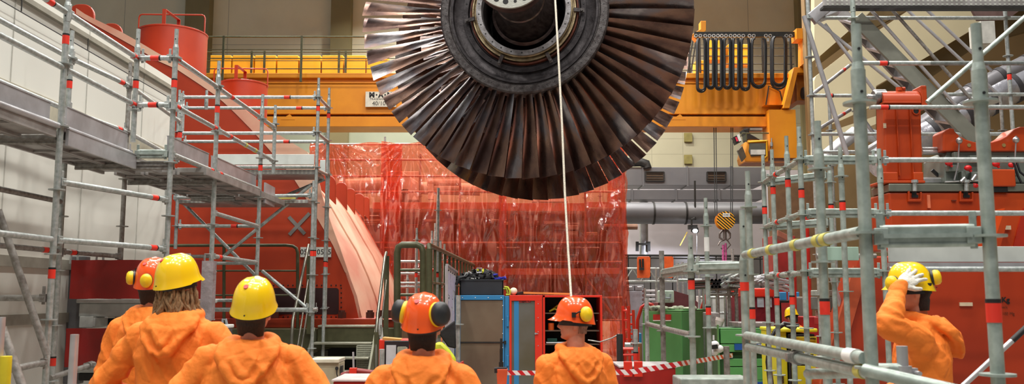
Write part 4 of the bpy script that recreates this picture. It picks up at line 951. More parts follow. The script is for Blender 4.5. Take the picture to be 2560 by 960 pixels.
m_ = MB(); a, b = P(534,812,9.37), P(567,821,9.37); m_.box((a.x,9.37,b.z),(b.x,9.62,a.z)); m_.build('white_band', WHT, bg, bevel=.01)
m_ = MB(); m_.path([P(555,815,9.5),P(557,798,9.5),P(564,798,9.5),P(568,815,9.5)],.014,6); m_.build('strap', GRYP, bg)
# ------------------------------------------------------------------ cabinets in the middle
FROST = mat('frosted_panel', (128,116,98), .22, .1, .1, 1.6, .05, 8, col2=(100,84,70), lo=.3, hi=.7)
BLUE = mat('cabinet_blue', (52,132,186), .4, 0, .05, 3); CRED = mat('cabinet_red', (228,52,32), .4, 0, .05, 3)
YB = 10.4
zc0 = P(1272,738,YB).z
cab = thing('tool_cabinet', (P(1205,900,YB).x,YB,0), 'blue framed mesh cabinet with a brownish panel, black crate on its top', 'cabinet')
x0, x1 = P(1139,745,YB).x, P(1273,745,YB).x
q = MB(); q.box((x0,YB+.02,.05),(x1-.04,YB+.55,zc0-.01)); q.build('body', mat('cab_inside',(70,64,58),.6), cab, bevel=.005)
xi0, xi1 = P(1152,745,YB).x, P(1257,745,YB).x
q = MB(); q.box((xi0,YB-.012,.12),(xi1,YB+.015,zc0-.06)); q.build('panel', FROST, cab)
q = MB(); q.box((x0,YB-.02,.05),(xi0,YB+.02,zc0)); q.box((xi1,YB-.02,.05),(x1-.055,YB+.02,zc0)); q.box((x0,YB-.021,zc0-.055),(x1-.055,YB+.021,zc0)); q.box((x0,YB-.02,.05),(x1-.055,YB+.02,.13)); q.box((x1-.05,YB-.01,.05),(x1,YB+.5,zc0-.01)); q.build('door_frame', BLUE, cab, bevel=.004)
z = P(1200,856,YB).z; q = MB(); q.box((xi0,YB-.02,z-.008),(xi1+.02,YB-.005,z+.008)); q.box((xi1+.01,YB-.04,z-.02),(xi1+.04,YB-.02,z+.02)); q.build('cross_bar', DARK, cab)
q = MB()
for i in range(8): q.ell((x1-.075,YB-.022,zc0-.12-.16*i),(.006,.004,.006),nu=6,nv=4)
for i in range(4): q.ell((x0+.08+.15*i,YB-.024,zc0-.028),(.006,.004,.006),nu=6,nv=4)
q.build('rivets', WHT, cab)
q = MB()
for zz in (.35,.9,1.35): q.box((x1-.03,YB-.03,zz),(x1-.005,YB-.01,zz+.12))
q.build('hinge', BLUE, cab, bevel=.003)
rc = thing('tool_cabinet', (P(1350,900,YB).x,YB,0), 'bright red tool cabinet with open door and shelves of tools', 'cabinet')
y0 = YB; rx0, rx1 = P(1273,745,YB).x+.004, P(1355,745,YB).x
dr = MB(); dr.box((rx0,y0-.02,.06),(P(1279,745,YB).x,y0+.01,zc0)); dr.box((P(1337,745,YB).x,y0-.02,.06),(rx1,y0+.01,zc0)); dr.box((rx0,y0-.021,P(1280,752,YB).z),(rx1,y0+.011,zc0)); dr.box((rx0,y0-.02,.06),(rx1,y0+.01,.14)); D_ = dr.build('door', CRED, rc, bevel=.004)
q = MB(); q.box((P(1279,745,YB).x,y0-.008,.14),(P(1337,745,YB).x,y0+.0,P(1280,752,YB).z)); q.build('door_panel', mat('frost_blue',(110,112,108),.25,.1,.1,1.5,col2=(92,88,70)), D_)
q = MB(); q.box((P(1285,745,YB).x,y0-.011,.14),(P(1297,745,YB).x,y0-.008,P(1280,753,YB).z)); q.build('blue_reflex', BLUE, D_)
q = MB(); q.box(P(1297,750,y0-.012),P(1327,756,y0-.009)); q.build('name_tag', mat('tag_red',(224,60,60),.4), D_)
text('name', 'Wagen 4.2', BLK, face_cam(P(1312,753,y0-.0135)), .032, D_, bold=.0008)
q = MB(); c = P(1339,834,y0-.03); q.tube(c+V((0,.01,0)),c,.012,n=10); q.bar(c,c+V((.03,0,0)),.008,.01); q.build('lock', ALU, D_)
q = MB()
for i in range(8): q.ell((P(1345,745,YB).x,YB-.022,zc0-.1-.16*i),(.006,.004,.006),nu=6,nv=4)
q.build('rivets', GALV, D_)
bx0, bx1 = P(1357,745,YB).x, P(1500,745,YB).x
q = MB(); q.box((bx0,y0,.05),(bx0+.025,y0+.5,zc0)); q.box((bx1,y0,.05),(bx1+.025,y0+.5,zc0)); q.box((bx0,y0,zc0-.025),(bx1,y0+.5,zc0)); q.box((rx0,y0+.02,zc0-.025),(bx0,y0+.5,zc0-.002)); q.build('body', CRED, rc, bevel=.003)
q = MB(); q.box((bx0+.025,y0+.48,.05),(bx1,y0+.5,zc0-.025)); q.build('back', mat('cab_back',(30,20,18),.6), rc)
for yy in (782,826,860,886):
    z = P(1400,yy,YB).z; q = MB(); q.box((bx0+.026,y0+.02,z-.012),(bx1-.01,y0+.47,z)); q.build('shelf', mat('shelf_brown',(96,74,60),.5), rc)
def small(nm, a, b, m, lbl, cat, bv=.006):
    q = MB(); q.box(a, b); o = q.build(nm, m, bevel=bv); return tag(o, lbl, cat)
Z = lambda y: P(1400,y,YB+.1).z
small('tool_case', (bx0+.05,y0+.1,P(1400,860,YB).z+.001),(bx0+.17,y0+.3,P(1400,860,YB).z+.06), mat('case_teal',(26,92,80),.5), 'small dark teal case on a shelf of the red cabinet','case')
small('tool_case', (bx0+.19,y0+.1,P(1400,826,YB).z+.001),(bx0+.27,y0+.3,P(1400,826,YB).z+.1), BLKP, 'black tool case on the second shelf of the red cabinet','case')
q = MB(); c = V((bx0+.1,y0+.12,P(1400,826,YB).z+.04)); q.lathe([(.0,-.04),(.035,-.04),(.035,.04),(0,.04)],Matrix.Translation(c),n=16); o=q.build('canister', mat('can_orange',(226,96,26),.5),smooth=40); tag(o,'small orange canister on the second shelf of the red cabinet','canister')
q = MB(); c = V((bx0+.2,y0+.12,P(1400,782,YB).z+.012))
q.path([c+V((-.12,0,0)),c+V((-.06,.02,.03)),c+V((0,0,.01)),c+V((.06,0,.04)),c+V((.13,.02,.01))],.012,8); q.path([c+V((-.1,.05,.01)),c+V((-.02,.04,.07)),c+V((.05,.05,.03)),c+V((.1,.05,.0))],.012,8); o=q.build('yellow_strap', mat('strap_yel',(214,200,40),.5),smooth=50); tag(o,'coiled yellow strap on the top shelf of the red cabinet','strap')
for i in range(3):
    q = MB(); zz = P(1400,860,YB).z+.008; q.tube((bx0+.04,y0+.35+.03*i-.3,zz+.002*i+.002),(bx0+.42,y0+.36+.03*i-.3,zz+.002*i+.002),.007,n=8); o=q.build('steel_rod', ALU, smooth=40); tag(o,'one of three bright steel rods lying on a shelf of the red cabinet','rod','steel rods in the red cabinet')
# things on the cabinets
cr = thing('crate', (P(1204,720,YB).x,YB+.28,zc0), 'black open plastic crate on the blue cabinet, under a heap of harnesses', 'crate')
a, b = P(1150,696,YB+.03), P(1258,735,YB+.03); h = a.z-b.z
q = MB(); X0, X1, Y0, Y1 = a.x, b.x, YB+.03, YB+.5
q.box((X0,Y0,zc0),(X1,Y0+.015,zc0+h)); q.box((X0,Y1,zc0),(X1,Y1+.015,zc0+h)); q.box((X0,Y0,zc0),(X0+.015,Y1,zc0+h)); q.box((X1-.015,Y0,zc0),(X1,Y1,zc0+h)); q.box((X0,Y0,zc0),(X1,Y1,zc0+.01)); q.build('body', mat('crate_black',(44,48,54),.5), cr, bevel=.004)
q = MB(); q.box((X0-.008,Y0-.008,zc0+h-.012),(X1+.008,Y0+.02,zc0+h)); q.build('rim', mat('crate_black',(44,48,54),.5), cr, bevel=.003)
hr = thing('safety_harness', (P(1210,690,YB).x,YB+.2,zc0+h*.7), 'heap of black, blue and white fall harness straps in the black crate', 'harness')
rr = random.Random(5)
for nm, mcol, n_, rad in (('webbing', (26,26,30), 16, .014), ('blue_webbing', (58,64,200), 7, .012), ('white_webbing', (220,220,220), 7, .006), ('yellow_webbing', (210,214,40), 2, .014)):
    q = MB()
    for i in range(n_):
        xx0, xx1 = {'webbing':(1145,1225),'blue_webbing':(1205,1250),'white_webbing':(1160,1232),'yellow_webbing':(1182,1200)}[nm]
        cx_ = rr.uniform(xx0,xx1); top = 669+abs(cx_-1198)*.42
        pts = []
        for k_ in range(7):
            px = cx_ + 16*sin(k_*.9+i) ; py = min(697, top + 14 + 11*cos(k_*1.3+i*2)); pts.append(P(px, py, YB+.06+.05*(k_%3)+rr.random()*.12))
        q.path(pts, rad, 6)
    if nm == 'webbing':
        q.ell((P(1205,694,YB+.2).x,YB+.22,P(1205,694,YB+.2).z),(.2,.14,.1)); q.ell((P(1165,698,YB+.2).x,YB+.22,P(1165,700,YB+.2).z),(.13,.14,.06))
        q.path([P(1160,692,YB),P(1148,696,YB-.01),P(1143,705,YB-.02),P(1140,712,YB-.02)],.018,6)
    q.build(nm, mat('web_'+nm, mcol, .6, 0, .2, 60, .5, 120), hr, smooth=60)
q = MB(); c = P(1198,677,YB+.01); q.path([c+V((-.03,0,-.02)),c+V((-.03,0,.03)),c+V((.03,0,.03)),c+V((.03,0,-.02)),c+V((-.03,0,-.02))],.006,6); q.build('buckle', ALU, hr)
m_ = MB(); c = P(1283,736,YB+.05); zb_ = zc0; m_.ell((P(1284,730,YB+.1).x,YB+.1,zb_+.045),(.045,.045,.045)); o = m_.build('ball', mat('ball_cream',(240,232,208),.5), smooth=60); tag(o,'cream round ball on top of the cabinets, between crate and wooden stick','ball')
m_ = MB(); c = V((P(1265,730,YB+.06).x,YB+.06,zb_+.052)); m_.path([c+V((-.02,0,.045)),c+V((.02,0,.04)),c+V((.045,0,.0)),c+V((.045,0,-.045)),c+V((.0,0,-.045))],.012,8); m_.path([c+V((-.03,.03,.02)),c+V((.0,.03,.025)),c+V((.02,.03,-.03))],.012,8); o = m_.build('glove', mat('glove_lime',(206,220,60),.6), smooth=60); tag(o,'lime yellow glove lying beside the black crate on the cabinets','glove')
m_ = MB(); m_.bar(V((P(1306,735,YB+.15).x,YB+.15,zb_+.03)),V((P(1424,738,YB+.15).x,YB+.15,zb_+.015)),.03,.022); o = m_.build('wooden_stick', mat('wood_pale',(222,160,84),.5,0,.1,4,stretch=(1,12,12))); tag(o,'long pale wooden stick lying on the red cabinet','stick')
m_ = MB(); m_.bar(V((P(1290,732,YB+.1).x,YB+.1,zb_+.015)),V((P(1306,735,YB+.15).x,YB+.15,zb_+.028)),.05,.03); o = m_.build('hammer_head', DARK,bevel=.004); tag(o,'dark tool head at the end of the wooden stick','tool')
# whiteboard and upright in front
wb = thing('notice_board', (P(1128,850,10.2).x,10.2,0), 'white notice board on edge with papers pinned, left of the blue cabinet', 'notice board')
q = MB(); q.prism([P(1117,664,9.6),P(1141,682,10.6),P(1141,960,10.6),P(1117,960,9.6)],(-.02,.02,0)); q.build('board', mat('board_white',(224,220,228),.4), wb)
q = MB(); q.bar(P(1117,662,9.58),P(1142,680,10.6),.03,.02); q.bar(P(1117,662,9.58),P(1117,960,9.58),.025,.02,up=(0,1,0)); q.build('board_frame', ALU, wb)
for i,(u,v0,v1) in enumerate(((1122,680,740),(1129,685,770),(1135,690,730),(1124,752,800),(1133,775,830))):
    t0 = (u-1117)/24; Yq = 9.6+t0-.03; q = MB(); q.prism([P(u-3,v0,Yq-.13),P(u+3,v0+3,Yq+.1),P(u+2,v1,Yq+.1),P(u-4,v1-6,Yq-.13)],(.004,-.004,0)); q.build('pinned_paper', mat('paper_lilac',(206,200,226),.7,0,.1,30), wb)
q = MB()
for (u,v) in ((1121,676),(1126,680),(1131,683),(1136,686),(1122,745),(1130,748)): t0 = (u-1117)/24; q.ell(P(u,v,9.56+t0),(.008,.008,.008),nu=8,nv=5)
q.build('magnets', BLK, wb)
sp_ = Scaffold('scaffold_post', (P(1145,900,9.3).x,9.3,0), 'single grey scaffold upright with rosette in front of the blue cabinet edge', 'post')
sp_.post('a',1145,800,9.3,738,ros=811,spigot=0)
# scaffold tubes beyond the railing
bs = Scaffold('scaffold', (P(1090,700,16).x,16,0), 'group of thin scaffold uprights behind the olive railings')
for i,(px,yt,Y,r_) in enumerate(((1041,570,15.5,599),(1079,577,16.5,609),(1087,558,17,600),(1094,475,14.5,526),(1101,602,17,640),(1111,610,16.4,650),(1019,672,16.5,700))):
    bs.post('p%d'%i,px,650,Y,yt,ros=r_,tapes=(688,) if i in (0,3) else ())
bs.pipe(P(1096,470,14.6),P(1090,680,14.6))
for y in (654,684,708,717): z = P(1000,y,15.6).z; bs.ledger((P(982,y,15.6).x,15.6,z),(P(1060,y,15.6).x,15.6,z),z,heads=False)
bs.ledger((P(1062,675,15.6).x,15.6,P(1,675,15.6).z),(P(1110,675,15.6).x,15.6,P(1,675,15.6).z),P(1,675,15.6).z,heads=False,tapes=(.4,))
# red case, board and yellow jacket behind the third worker
kb = thing('display_board', (P(985,900,8.6).x,8.6,0), 'black framed board with pale sheet beside the stair handrail', 'board')
q = MB(); a, b = P(961,852,8.6), P(1021,950,8.6); q.box((a.x,8.6,b.z-.2),(b.x,8.64,a.z)); q.build('frame', BLKP, kb, bevel=.005)
q = MB(); a, b = P(966,863,8.59), P(989,945,8.59); q.box((a.x,8.585,b.z),(b.x,8.6,a.z)); q.build('sheet', mat('sheet_grey',(206,208,212),.4), kb)
q = MB(); a, b = P(995,868,8.59), P(1015,905,8.59)
for i in range(6): x = a.x+(b.x-a.x)*i/5; q.box((x-.005,8.582,b.z),(x+.012,8.59,a.z))
for i in range(8): z = b.z+(a.z-b.z)*i/7; q.box((a.x,8.580,z-.004),(b.x,8.588,z+.006))
q.build('mesh_pattern', mat('mat_grey',(176,178,160)), kb)
q = MB(); a, b = P(949,848,8.7), P(962,960,8.7); q.box((a.x,8.66,0),(b.x+.3,8.9,a.z)); o = q.build('red_case', CRED, bevel=.01); tag(o,'red steel case behind the black framed board','case')
q = MB(); q.bar(P(958,846,8.72),P(1005,850,8.72),.12,.03); o = q.build('wooden_board', mat('wood_pale',(222,160,84)), bevel=.005); tag(o,'short wooden board lying on the red case','board')
m_ = MB(); a = P(955,873,8.3); m_.tube((a.x,8.3,0),(a.x,8.3,a.z),.024,n=16); m_.tube((a.x,8.3,0),(a.x,8.3,P(955,920,8.3).z),.03,n=16); o = m_.build('post', GALV, smooth=40); tag(o,'short grey scaffold tube end before the red case','tube')
m_ = MB(); m_.prism([P(x,y,8.9) for x,y in ((1085,858),(1103,855),(1120,872),(1138,895),(1139,908),(1132,920),(1110,912),(1088,900))],(0,.12,0)); o = m_.build('yellow_bag', mat('bag_lime',(206,214,50),.5,0,.1,6,.5,10), bevel=.03, smooth=60); tag(o,'lime yellow plastic bag hung behind the worker with black earmuffs','bag')
m_ = MB(); m_.prism([P(x,y,9.1) for x,y in ((1095,832),(1138,800),(1140,872),(1120,868))],(0,.05,0)); o = m_.build('black_jacket', mat('jacket_black',(28,28,32),.8,0,.1,4,.5,8), bevel=.015, smooth=60); tag(o,'black cloth hanging above the lime bag','cloth')
m_ = MB(); m_.prism([P(x,y,8.0) for x,y in ((1135,915),(1158,902),(1163,930),(1160,1325),(1124,1325),(1128,945))],(0,.05,0)); m_.path([P(1140,908,7.97),P(1150,914,7.97),P(1158,932,7.97)],.02,8); o = m_.build('red_tarp', mat('tarp_red',(170,40,30),.4,0,.1,4,.5,8), bevel=.015); tag(o,'red tarp corner with white rope right of the lime bag','tarp')
# low red beams in front
def lowbeam(px0, px1, py0, py1, Y, lbl, nm='red_beam', posts=()):
    t = thing(nm, (P((px0+px1)/2,py1,Y).x,Y,0), lbl, 'beam'); a, b = P(px0,py0,Y), P(px1,py1,Y)
    q = MB(); q.box((a.x,Y,b.z-.5),(b.x,Y+.5,a.z-.012)); q.build('body', mat('beam_red',(178,34,26),.35,0,.15,3), t, bevel=.01)
    q = MB(); q.box((a.x-.01,Y-.01,a.z-.012),(b.x+.01,Y+.51,a.z)); q.build('top_cover', mat('film_white',(226,222,222),.2,0,.1,8,.4,9), t)
    for px in posts:
        c = P(px,py0,Y-.05); q = MB(); q.box((c.x-.035,Y-.03,c.z-.09),(c.x+.035,Y-.005,c.z+.035)); q.build('bracket', CRED, t, bevel=.006)
    return t
lowbeam(833,950,949,975,6.6,'red padded beam with wrinkled white film left of the third worker',posts=())
lowbeam(1550,1690,915,960,7.4,'red beam with white film top at the right of the facing-left worker',posts=(1571,1597))
t = thing('red_trestle', (P(905,940,8.4).x,8.4,0), 'red steel trestle bar with plate before the stair', 'trestle')
q = MB(); q.tube(P(855,940,8.4),P(890,928,8.4),.03,n=10); q.tube(P(890,928,8.4),P(962,937,8.4),.03,n=10); q.build('bar', DKRED, t, smooth=40)
q = MB(); q.box(P(873,920,8.35),P(893,934,8.4)); q.build('plate', CRED, t, bevel=.004)
q = MB(); q.tube(P(883,880,8.37),P(884,925,8.37),.01,n=6); q.tube(P(884,930,8.37),V((P(884,930,8.37).x,8.37,0)),.02,n=8); q.build('spindle', ALU, t)
# barrier post with tape
bp_ = thing('barrier_post', (P(1255,950,7.2).x,7.2,0), 'orange barrier post holding red and white tape before the blue cabinet', 'barrier post')
m_ = MB(); a = P(1255,922,7.2); m_.tube((a.x,7.2,0),(a.x,7.2,a.z-.12),.03,n=16); m_.hexa([V((a.x-.035,7.16,a.z-.14)),V((a.x+.035,7.16,a.z-.14)),V((a.x+.035,7.24,a.z-.14)),V((a.x-.035,7.24,a.z-.14)),V((a.x-.045,7.15,a.z)),V((a.x+.045,7.15,a.z)),V((a.x+.045,7.25,a.z)),V((a.x-.045,7.25,a.z))]); m_.build('post', mat('post_orange',(238,96,52),.45), bp_, bevel=.004)
m_ = MB(); m_.box((a.x-.06,7.15,a.z-.03),(a.x-.035,7.25,a.z+.01)); m_.box((a.x-.04,7.16,a.z-.005),(a.x+.04,7.24,a.z+.012)); m_.build('cap', BLKP, bp_, bevel=.004)
sp2 = MB(); sp2.tube(P(1253,846,7.6),P(1253,872,7.6),.010,n=8); sp2.tube(P(1253,872,7.6),P(1253,917,7.6),.013,n=8); sp2.tube(P(1253,905,7.6),V((P(1253,905,7.6).x,7.6,0)),.02,n=8); o = sp2.build('thin_rod', DARK, smooth=40); tag(o,'thin dark upright rod rising behind the barrier post','rod')
STRT = mat('barrier_tape', (214,36,40), .4)
nt = STRT.node_tree; bb = nt.nodes['Principled BSDF']
uvn = nt.nodes.new('ShaderNodeTexCoord'); spn = nt.nodes.new('ShaderNodeSeparateXYZ'); m1 = nt.nodes.new('ShaderNodeMath'); m1.operation = 'MULTIPLY_ADD'; m1.inputs[1].default_value = .9
nt.links.new(uvn.outputs['Object'], spn.inputs[0]); nt.links.new(spn.outputs['Z'], m1.inputs[0]); nt.links.new(spn.outputs['X'], m1.inputs[2])
ad = nt.nodes.new('ShaderNodeMath'); ad.operation='ADD'; ad.inputs[1].default_value = 100; nt.links.new(m1.outputs[0], ad.inputs[0])
m2 = nt.nodes.new('ShaderNodeMath'); m2.operation = 'MODULO'; m2.inputs[1].default_value = .078; nt.links.new(ad.outputs[0], m2.inputs[0])
m3 = nt.nodes.new('ShaderNodeMath'); m3.operation = 'GREATER_THAN'; m3.inputs[1].default_value = .039; nt.links.new(m2.outputs[0], m3.inputs[0])
mxx = nt.nodes.new('ShaderNodeMixRGB'); mxx.inputs[1].default_value = lin((206,30,40)); mxx.inputs[2].default_value = lin((240,236,236)); nt.links.new(m3.outputs[0], mxx.inputs[0]); nt.links.new(mxx.outputs[0], bb.inputs['Base Color'])
def tape(pts, w, lbl):
    m_ = MB(); vs = []
    for p in pts: vs += [p+V((0,0,w/2)), p-V((0,0,w/2)), p+V((0,.002,-w/2)), p+V((0,.002,w/2))]
    n = len(pts); fs = [(i*4+j, i*4+(j+1)%4, i*4+4+(j+1)%4, i*4+4+j) for i in range(n-1) for j in range(4)] + [(0,3,2,1),(4*n-4,4*n-3,4*n-2,4*n-1)]
    m_.add(vs, fs); o = m_.build('barrier_tape', STRT); tag(o, lbl, 'tape')
tape([P(1268+ (1440-1268)*i/8, 932+.2*i, 7.2) for i in range(9)], .036, 'red and white barrier tape between orange post and the facing-left worker')
tape([P(1440+ (1832-1440)*i/12, 928+.8*(i if i<4 else 8-i)-max(0,i-4)*4.6, 7.15+.6*max(0,i-8)) for i in range(13)], .042, 'red and white barrier tape sagging in front of the green container')
# ------------------------------------------------------------------ near right scaffold
ns = Scaffold('scaffold', (P(2171,740,3.4).x,4.2,0), 'pale thick-tubed scaffold nearest the camera, between the viewer and the man holding his helmet')
ns.post('R1',2171,740,3.35,62,ros=258,m=GALVG)
ns.post('R2',2482,740,3.25,60,ros=255,tapes=(782,),m=GALVG)
ns.post('R3',1862,740,5.3,525,ros=838,tapes=(712,),m=GALVG,spigot=.3)
ns.post('R4',2061,740,4.75,303,ros=655,tapes=(770,),m=GALVG)
z1 = P(1862,638,5.3).z; z2 = P(1862,838,5.3).z
ns.ledger('R3','R1',z1,yel=(.12,.32,.55,.72,.77),heads=False,m=GALVG)
ns.ledger('R1','R2',P(2171,592,3.35).z,double=True,m=GALVG)
p = P(1862,838,5.3); q_ = P(2160,893,3.42); ns.pipe(p+V((0,-.05,0)), q_+V((-.02,-.06,0)), name='lower_pipe', white=(.93,), m=GALVG)
p = P(1864,866,5.3); q_ = P(2162,930,3.42); ns.pipe(p+V((0,-.06,0)), q_+V((0,-.08,0)), name='lower_pipe', yel=(.94,), coupler=(.5,), m=GALVG)
ns.pipe(P(2162,925,3.32), P(2420,985,3.0), name='lower_pipe', m=GALVG)
ns.pipe(P(2020,935,4.2), P(2170,930,3.7), name='lower_pipe', m=GALVG)
ns.pipe(P(2190,922,3.9), P(2262,922,3.9), name='lower_pipe', m=GALVG)
o = MB(); c = P(2258,932,3.9); t_ = P(2256,865,3.9); o.tube(V((c.x,3.9,c.z-.06)),V((c.x,3.9,t_.z)),.0235,n=18); o.lathe([(.024,-.03),(.036,-.03),(.036,.03),(.024,.03)],Matrix.Translation(c),n=18,close=True); o.box(c+V((-.06,-.01,-.02)),c+V((-.03,.02,.02))); o.box(c+V((.03,-.01,-.02)),c+V((.06,.02,.02))); o.tube(c+V((.05,-.05,0)),c+V((.05,.03,0)),.01,n=8); o.build('stub_tube', ALU, ns.root, smooth=40)
# middle right scaffold (R5, R7, R8, R6)
ms = Scaffold('scaffold', (P(1729,740,6.9).x,7.6,0), 'low scaffold corner with pale green transom in front of the green container')
ms.post('R5',1730,780,6.9,588,ros=678,tapes=(712,),m=GALVG)
ms.post('R7',1657,800,8.4,627,ros=693,m=GALVD,spigot=0)
ms.post('R8',1617,800,9.7,745,ros=810,tapes=(958,),spigot=0)
ms.post('R6',1770,740,8.8,495,ros=565,tapes=(778,),white=611,m=GALVG,ybot=None)
ms.post('R9',1817,910,7.2,866,spigot=0,m=GALVD)
ms.post('RB',1874,600,6.6,428,ros=518,tapes=(785,),m=GALVG)
z = P(1729,838,6.9).z
ms.ledger('R8','R7',z,m=GALVD); ms.ledger('R7','R5',z,m=GALVD); z = P(1617,910,9.7).z; ms.ledger('R8','R7',z,m=GALVD); ms.ledger('R7','R5',z,m=GALVD)
z = P(1729,672,6.9).z; ms.ledger('R7','R5',z,double=True,m=GALVG); ms.ledger('R5','RB',z,double=True,m=GALVG)
q = MB(); a = P(1735,666,7.); b = P(1848,655,7.); q.box((a.x,6.95,z+.045),(b.x,7.9,z+.06)); q.build('plank', GALVG, ms.root, bevel=.004)
q = MB(); a = P(1700,955,6.3); b = P(1880,946,6.3); q.box((a.x,6.3,a.z-.05),(b.x,6.6,b.z)); o = q.build('plank', GALVG, ms.root, bevel=.01)
q = MB(); q.path([P(1470,850,8.3),P(1500,855,8.3),P(1530,845,8.3),P(1548,835,8.3)],.006,6); o = q.build('chain', GALVD); tag(o,'thin grey chain hanging to the black post by the red sheet','chain')
q = MB(); q.tube(P(1549,835,8.3),V((P(1549,835,8.3).x,8.3,0)),.03,n=12); o = q.build('post', mat('post_black',(40,40,38),.6),smooth=40); tag(o,'black post beside the red plastic sheet corner','post')
t_ = Scaffold('scaffold_post', (P(1589,850,9.).x,9.,0), 'thin scaffold upright with side tube right of the black post', 'post')
t_.post('a',1589,850,9.,823,ros=858,tapes=(892,),spigot=0); t_.ledger((P(1552,862,9.).x,9.,P(1552,862,9.).z),'a',P(1552,862,9.).z,heads=False)
# tall scaffold group with tapes (far of the near scaffold)
gs = Scaffold('scaffold', (P(2000,740,8.6).x,8.6,0), 'taped scaffold frame in front of the red machine, with green transoms and toe board')
gs.post('S1',1914,600,9.5,388,ros=455,tapes=(527,),m=GALVG)
gs.post('S2',1937,600,9.0,374,ros=440,tapes=(477,754),m=GALVG)
gs.post('S3',1975,600,8.4,340,ros=418,tapes=(459,752),m=GALVG)
gs.post('S4',2008,600,7.9,317,ros=399,tapes=(485,),m=GALVG)
gs.post('S5',2081,600,8.9,390,ros=456,tapes=(522,),m=GALVG)
gs.post('S6',2110,600,7.7,368,ros=441,tapes=(516,),m=GALVG)
gs.post('S7',2208,600,7.9,372,ros=399,m=GALVG)
gs.post('S8',2040,600,9.6,210,ros=230,m=GALVG,spigot=0,ztop=P(2030,100,9.6).z) if False else None
zA = P(2008,400,7.9).z; zB = P(2008,533,7.9).z; zC = P(2008,682,7.9).z
for z in (zA, zB, zC):
    gs.ledger('S1','S2',z,m=GALVG,heads=False); gs.ledger('S2','S3',z,m=GALVG,tapes=(.3,)); gs.ledger('S3','S4',z,m=GALVG)
    gs.ledger('S4','S7',z,double=True,m=GALVG)
for z in (zA,zB): gs.ledger('S1','S5',z,double=True,m=GALVG)
X9 = P(2640,400,7.9).x
gs.ledger('S7',(X9,7.9,zA),zA,m=GALV); gs.ledger('S7',(X9,7.9,zB),zB,m=GALV)
a, b = P(2066,617,8.0), P(2148,651,8.0); board(gs.root,a.x,b.x,8.0,b.z,a.z,m=mat('board_mint',(176,206,190),.5,.1,.05,4))
a, b = P(2222,616,8.0), P(2640,655,8.0); board(gs.root,a.x,b.x,8.0,b.z,a.z,m=WHITEB)
q = MB(); a = P(2222,662,8.0); q.bar((a.x,8.0,a.z),(X9,8.0,a.z),.05,.04); q.build('deck_edge', ALU, gs.root)
gs.ledger('S7',(X9,7.9,P(2300,673,7.9).z),P(2300,673,7.9).z,heads=False)
gs.ledger((P(2030,640,8.6).x,8.6,P(2030,640,8.6).z),(P(2200,640,8.6).x,8.6,P(2200,640,8.6).z),P(2030,640,8.6).z,heads=False,m=GALVD)
gs.pipe(P(2318,256,8.6)+V((0,0,0)),P(2600,10,8.6),r=.024,m=GALVG)
for y, x0 in ((158,2315),(268,2165)):
    z = P(2400,y,9.2).z; gs.ledger((P(x0,y,9.2).x,9.2,z),(P(2640,y,9.2).x,9.2,z),z,heads=False,tapes=(.1,) if y == 268 else ())
z = P(2300,158,9.2).z; gs.ledger((P(2128,158,9.2).x,9.2,z),(P(2640,158,9.2).x,9.2,z),z,heads=False,tapes=(.16,))
gs.post('S9',2133,40,9.2,-40,ros=47,m=GALVG,zbot=P(2133,300,9.2).z)
gs.pipe(P(2078,690,9.3),P(2110,790,9.3),m=ALU)
q = Scaffold('scaffold_tube', (P(2450,930,5.6).x,5.6,0), 'bright tube with black taped end leaning by the right photo edge', 'tube')
q.pipe(P(2150,1201,5.6),P(2530,852,5.6),r=.017,name='tube',m=ALU); m_ = MB(); m_.tube(P(2530,852,5.6),P(2570,815,5.6),.019,n=14); m_.build('taped_end', BLKT, q.root, smooth=40)
# ------------------------------------------------------------------ stair tower (aluminium scaffold stair)
tw = Scaffold('stair_tower', (P(2250,500,11).x,11,0), 'aluminium scaffold stair tower with perforated top deck behind the red machine stand', 'stair tower')
T1 = 11.0
tw.post('T1',2027,200,T1,-80,ros=143,spigot=0); tw.post('T2',2524,200,T1,-80,ros=140,tapes=(193,),spigot=0)
tw.post('T3',2075,300,T1+1.2,238,ros=238,spigot=0,m=GALV); tw.post('T4',2471,300,T1+1.2,178,ros=238,spigot=0,m=GALVD); tw.post('T5',2505,300,T1+1.2,236,ros=238,spigot=0,m=GALVD)
for y, xa_, xb_, yy in ((45,2027,2640,0),(239,2027,2215,0),(335,2020,2215,0),(335,2290,2640,0),(236,2340,2640,0),(380,2030,2640,1)):
    a = P(xa_,y,T1+yy); tw.ledger((a.x,T1+yy,a.z),(P(xb_,y,T1+yy).x,T1+yy,a.z),a.z,heads=False,m=GALV,tapes=(.25,) if y in (239,) else ())
tw.pipe(P(2010,40,T1-.1),P(2118,388,T1-.1),r=.03,m=ALU)
tw.pipe(P(2025,240,T1),P(2122,165,T1+1.2),m=ALU,tapes=(.85,)); tw.pipe(P(2030,333,T1),P(2125,275,T1+1.2),m=ALU,tapes=(.8,))
perf(2060,2640,-4,17,T1-.2,.06,tw.root); q = MB(); a, b = P(2055,17,T1-.2), P(2640,23,T1-.2); q.box((a.x,T1-.25,b.z),(b.x,T1-.12,a.z)); q.build('deck_plank', DARK, tw.root)
q = MB(); q.bar(P(2028,48,T1),P(2090,-4,T1),.08,.16); q.bar(P(2040,46,T1+.4),P(2100,22,T1+.4),.3,.1); q.build('deck_support', ALU, tw.root, bevel=.01)
SG = mat('stringer_alu', (150,152,140), .4, .5, .1, 4)
def sbar(x0,y0,x1,y1,Y,w,h,nm,m=SG): q = MB(); q.bar(P(x0,y0,Y),P(x1,y1,Y),w,h); q.build(nm, m, tw.root, bevel=.004)
sbar(2140,44,2440,350,T1,.05,.19,'stair_stringer'); sbar(2100,30,2400,345,T1+.75,.05,.17,'stair_stringer',DECK)
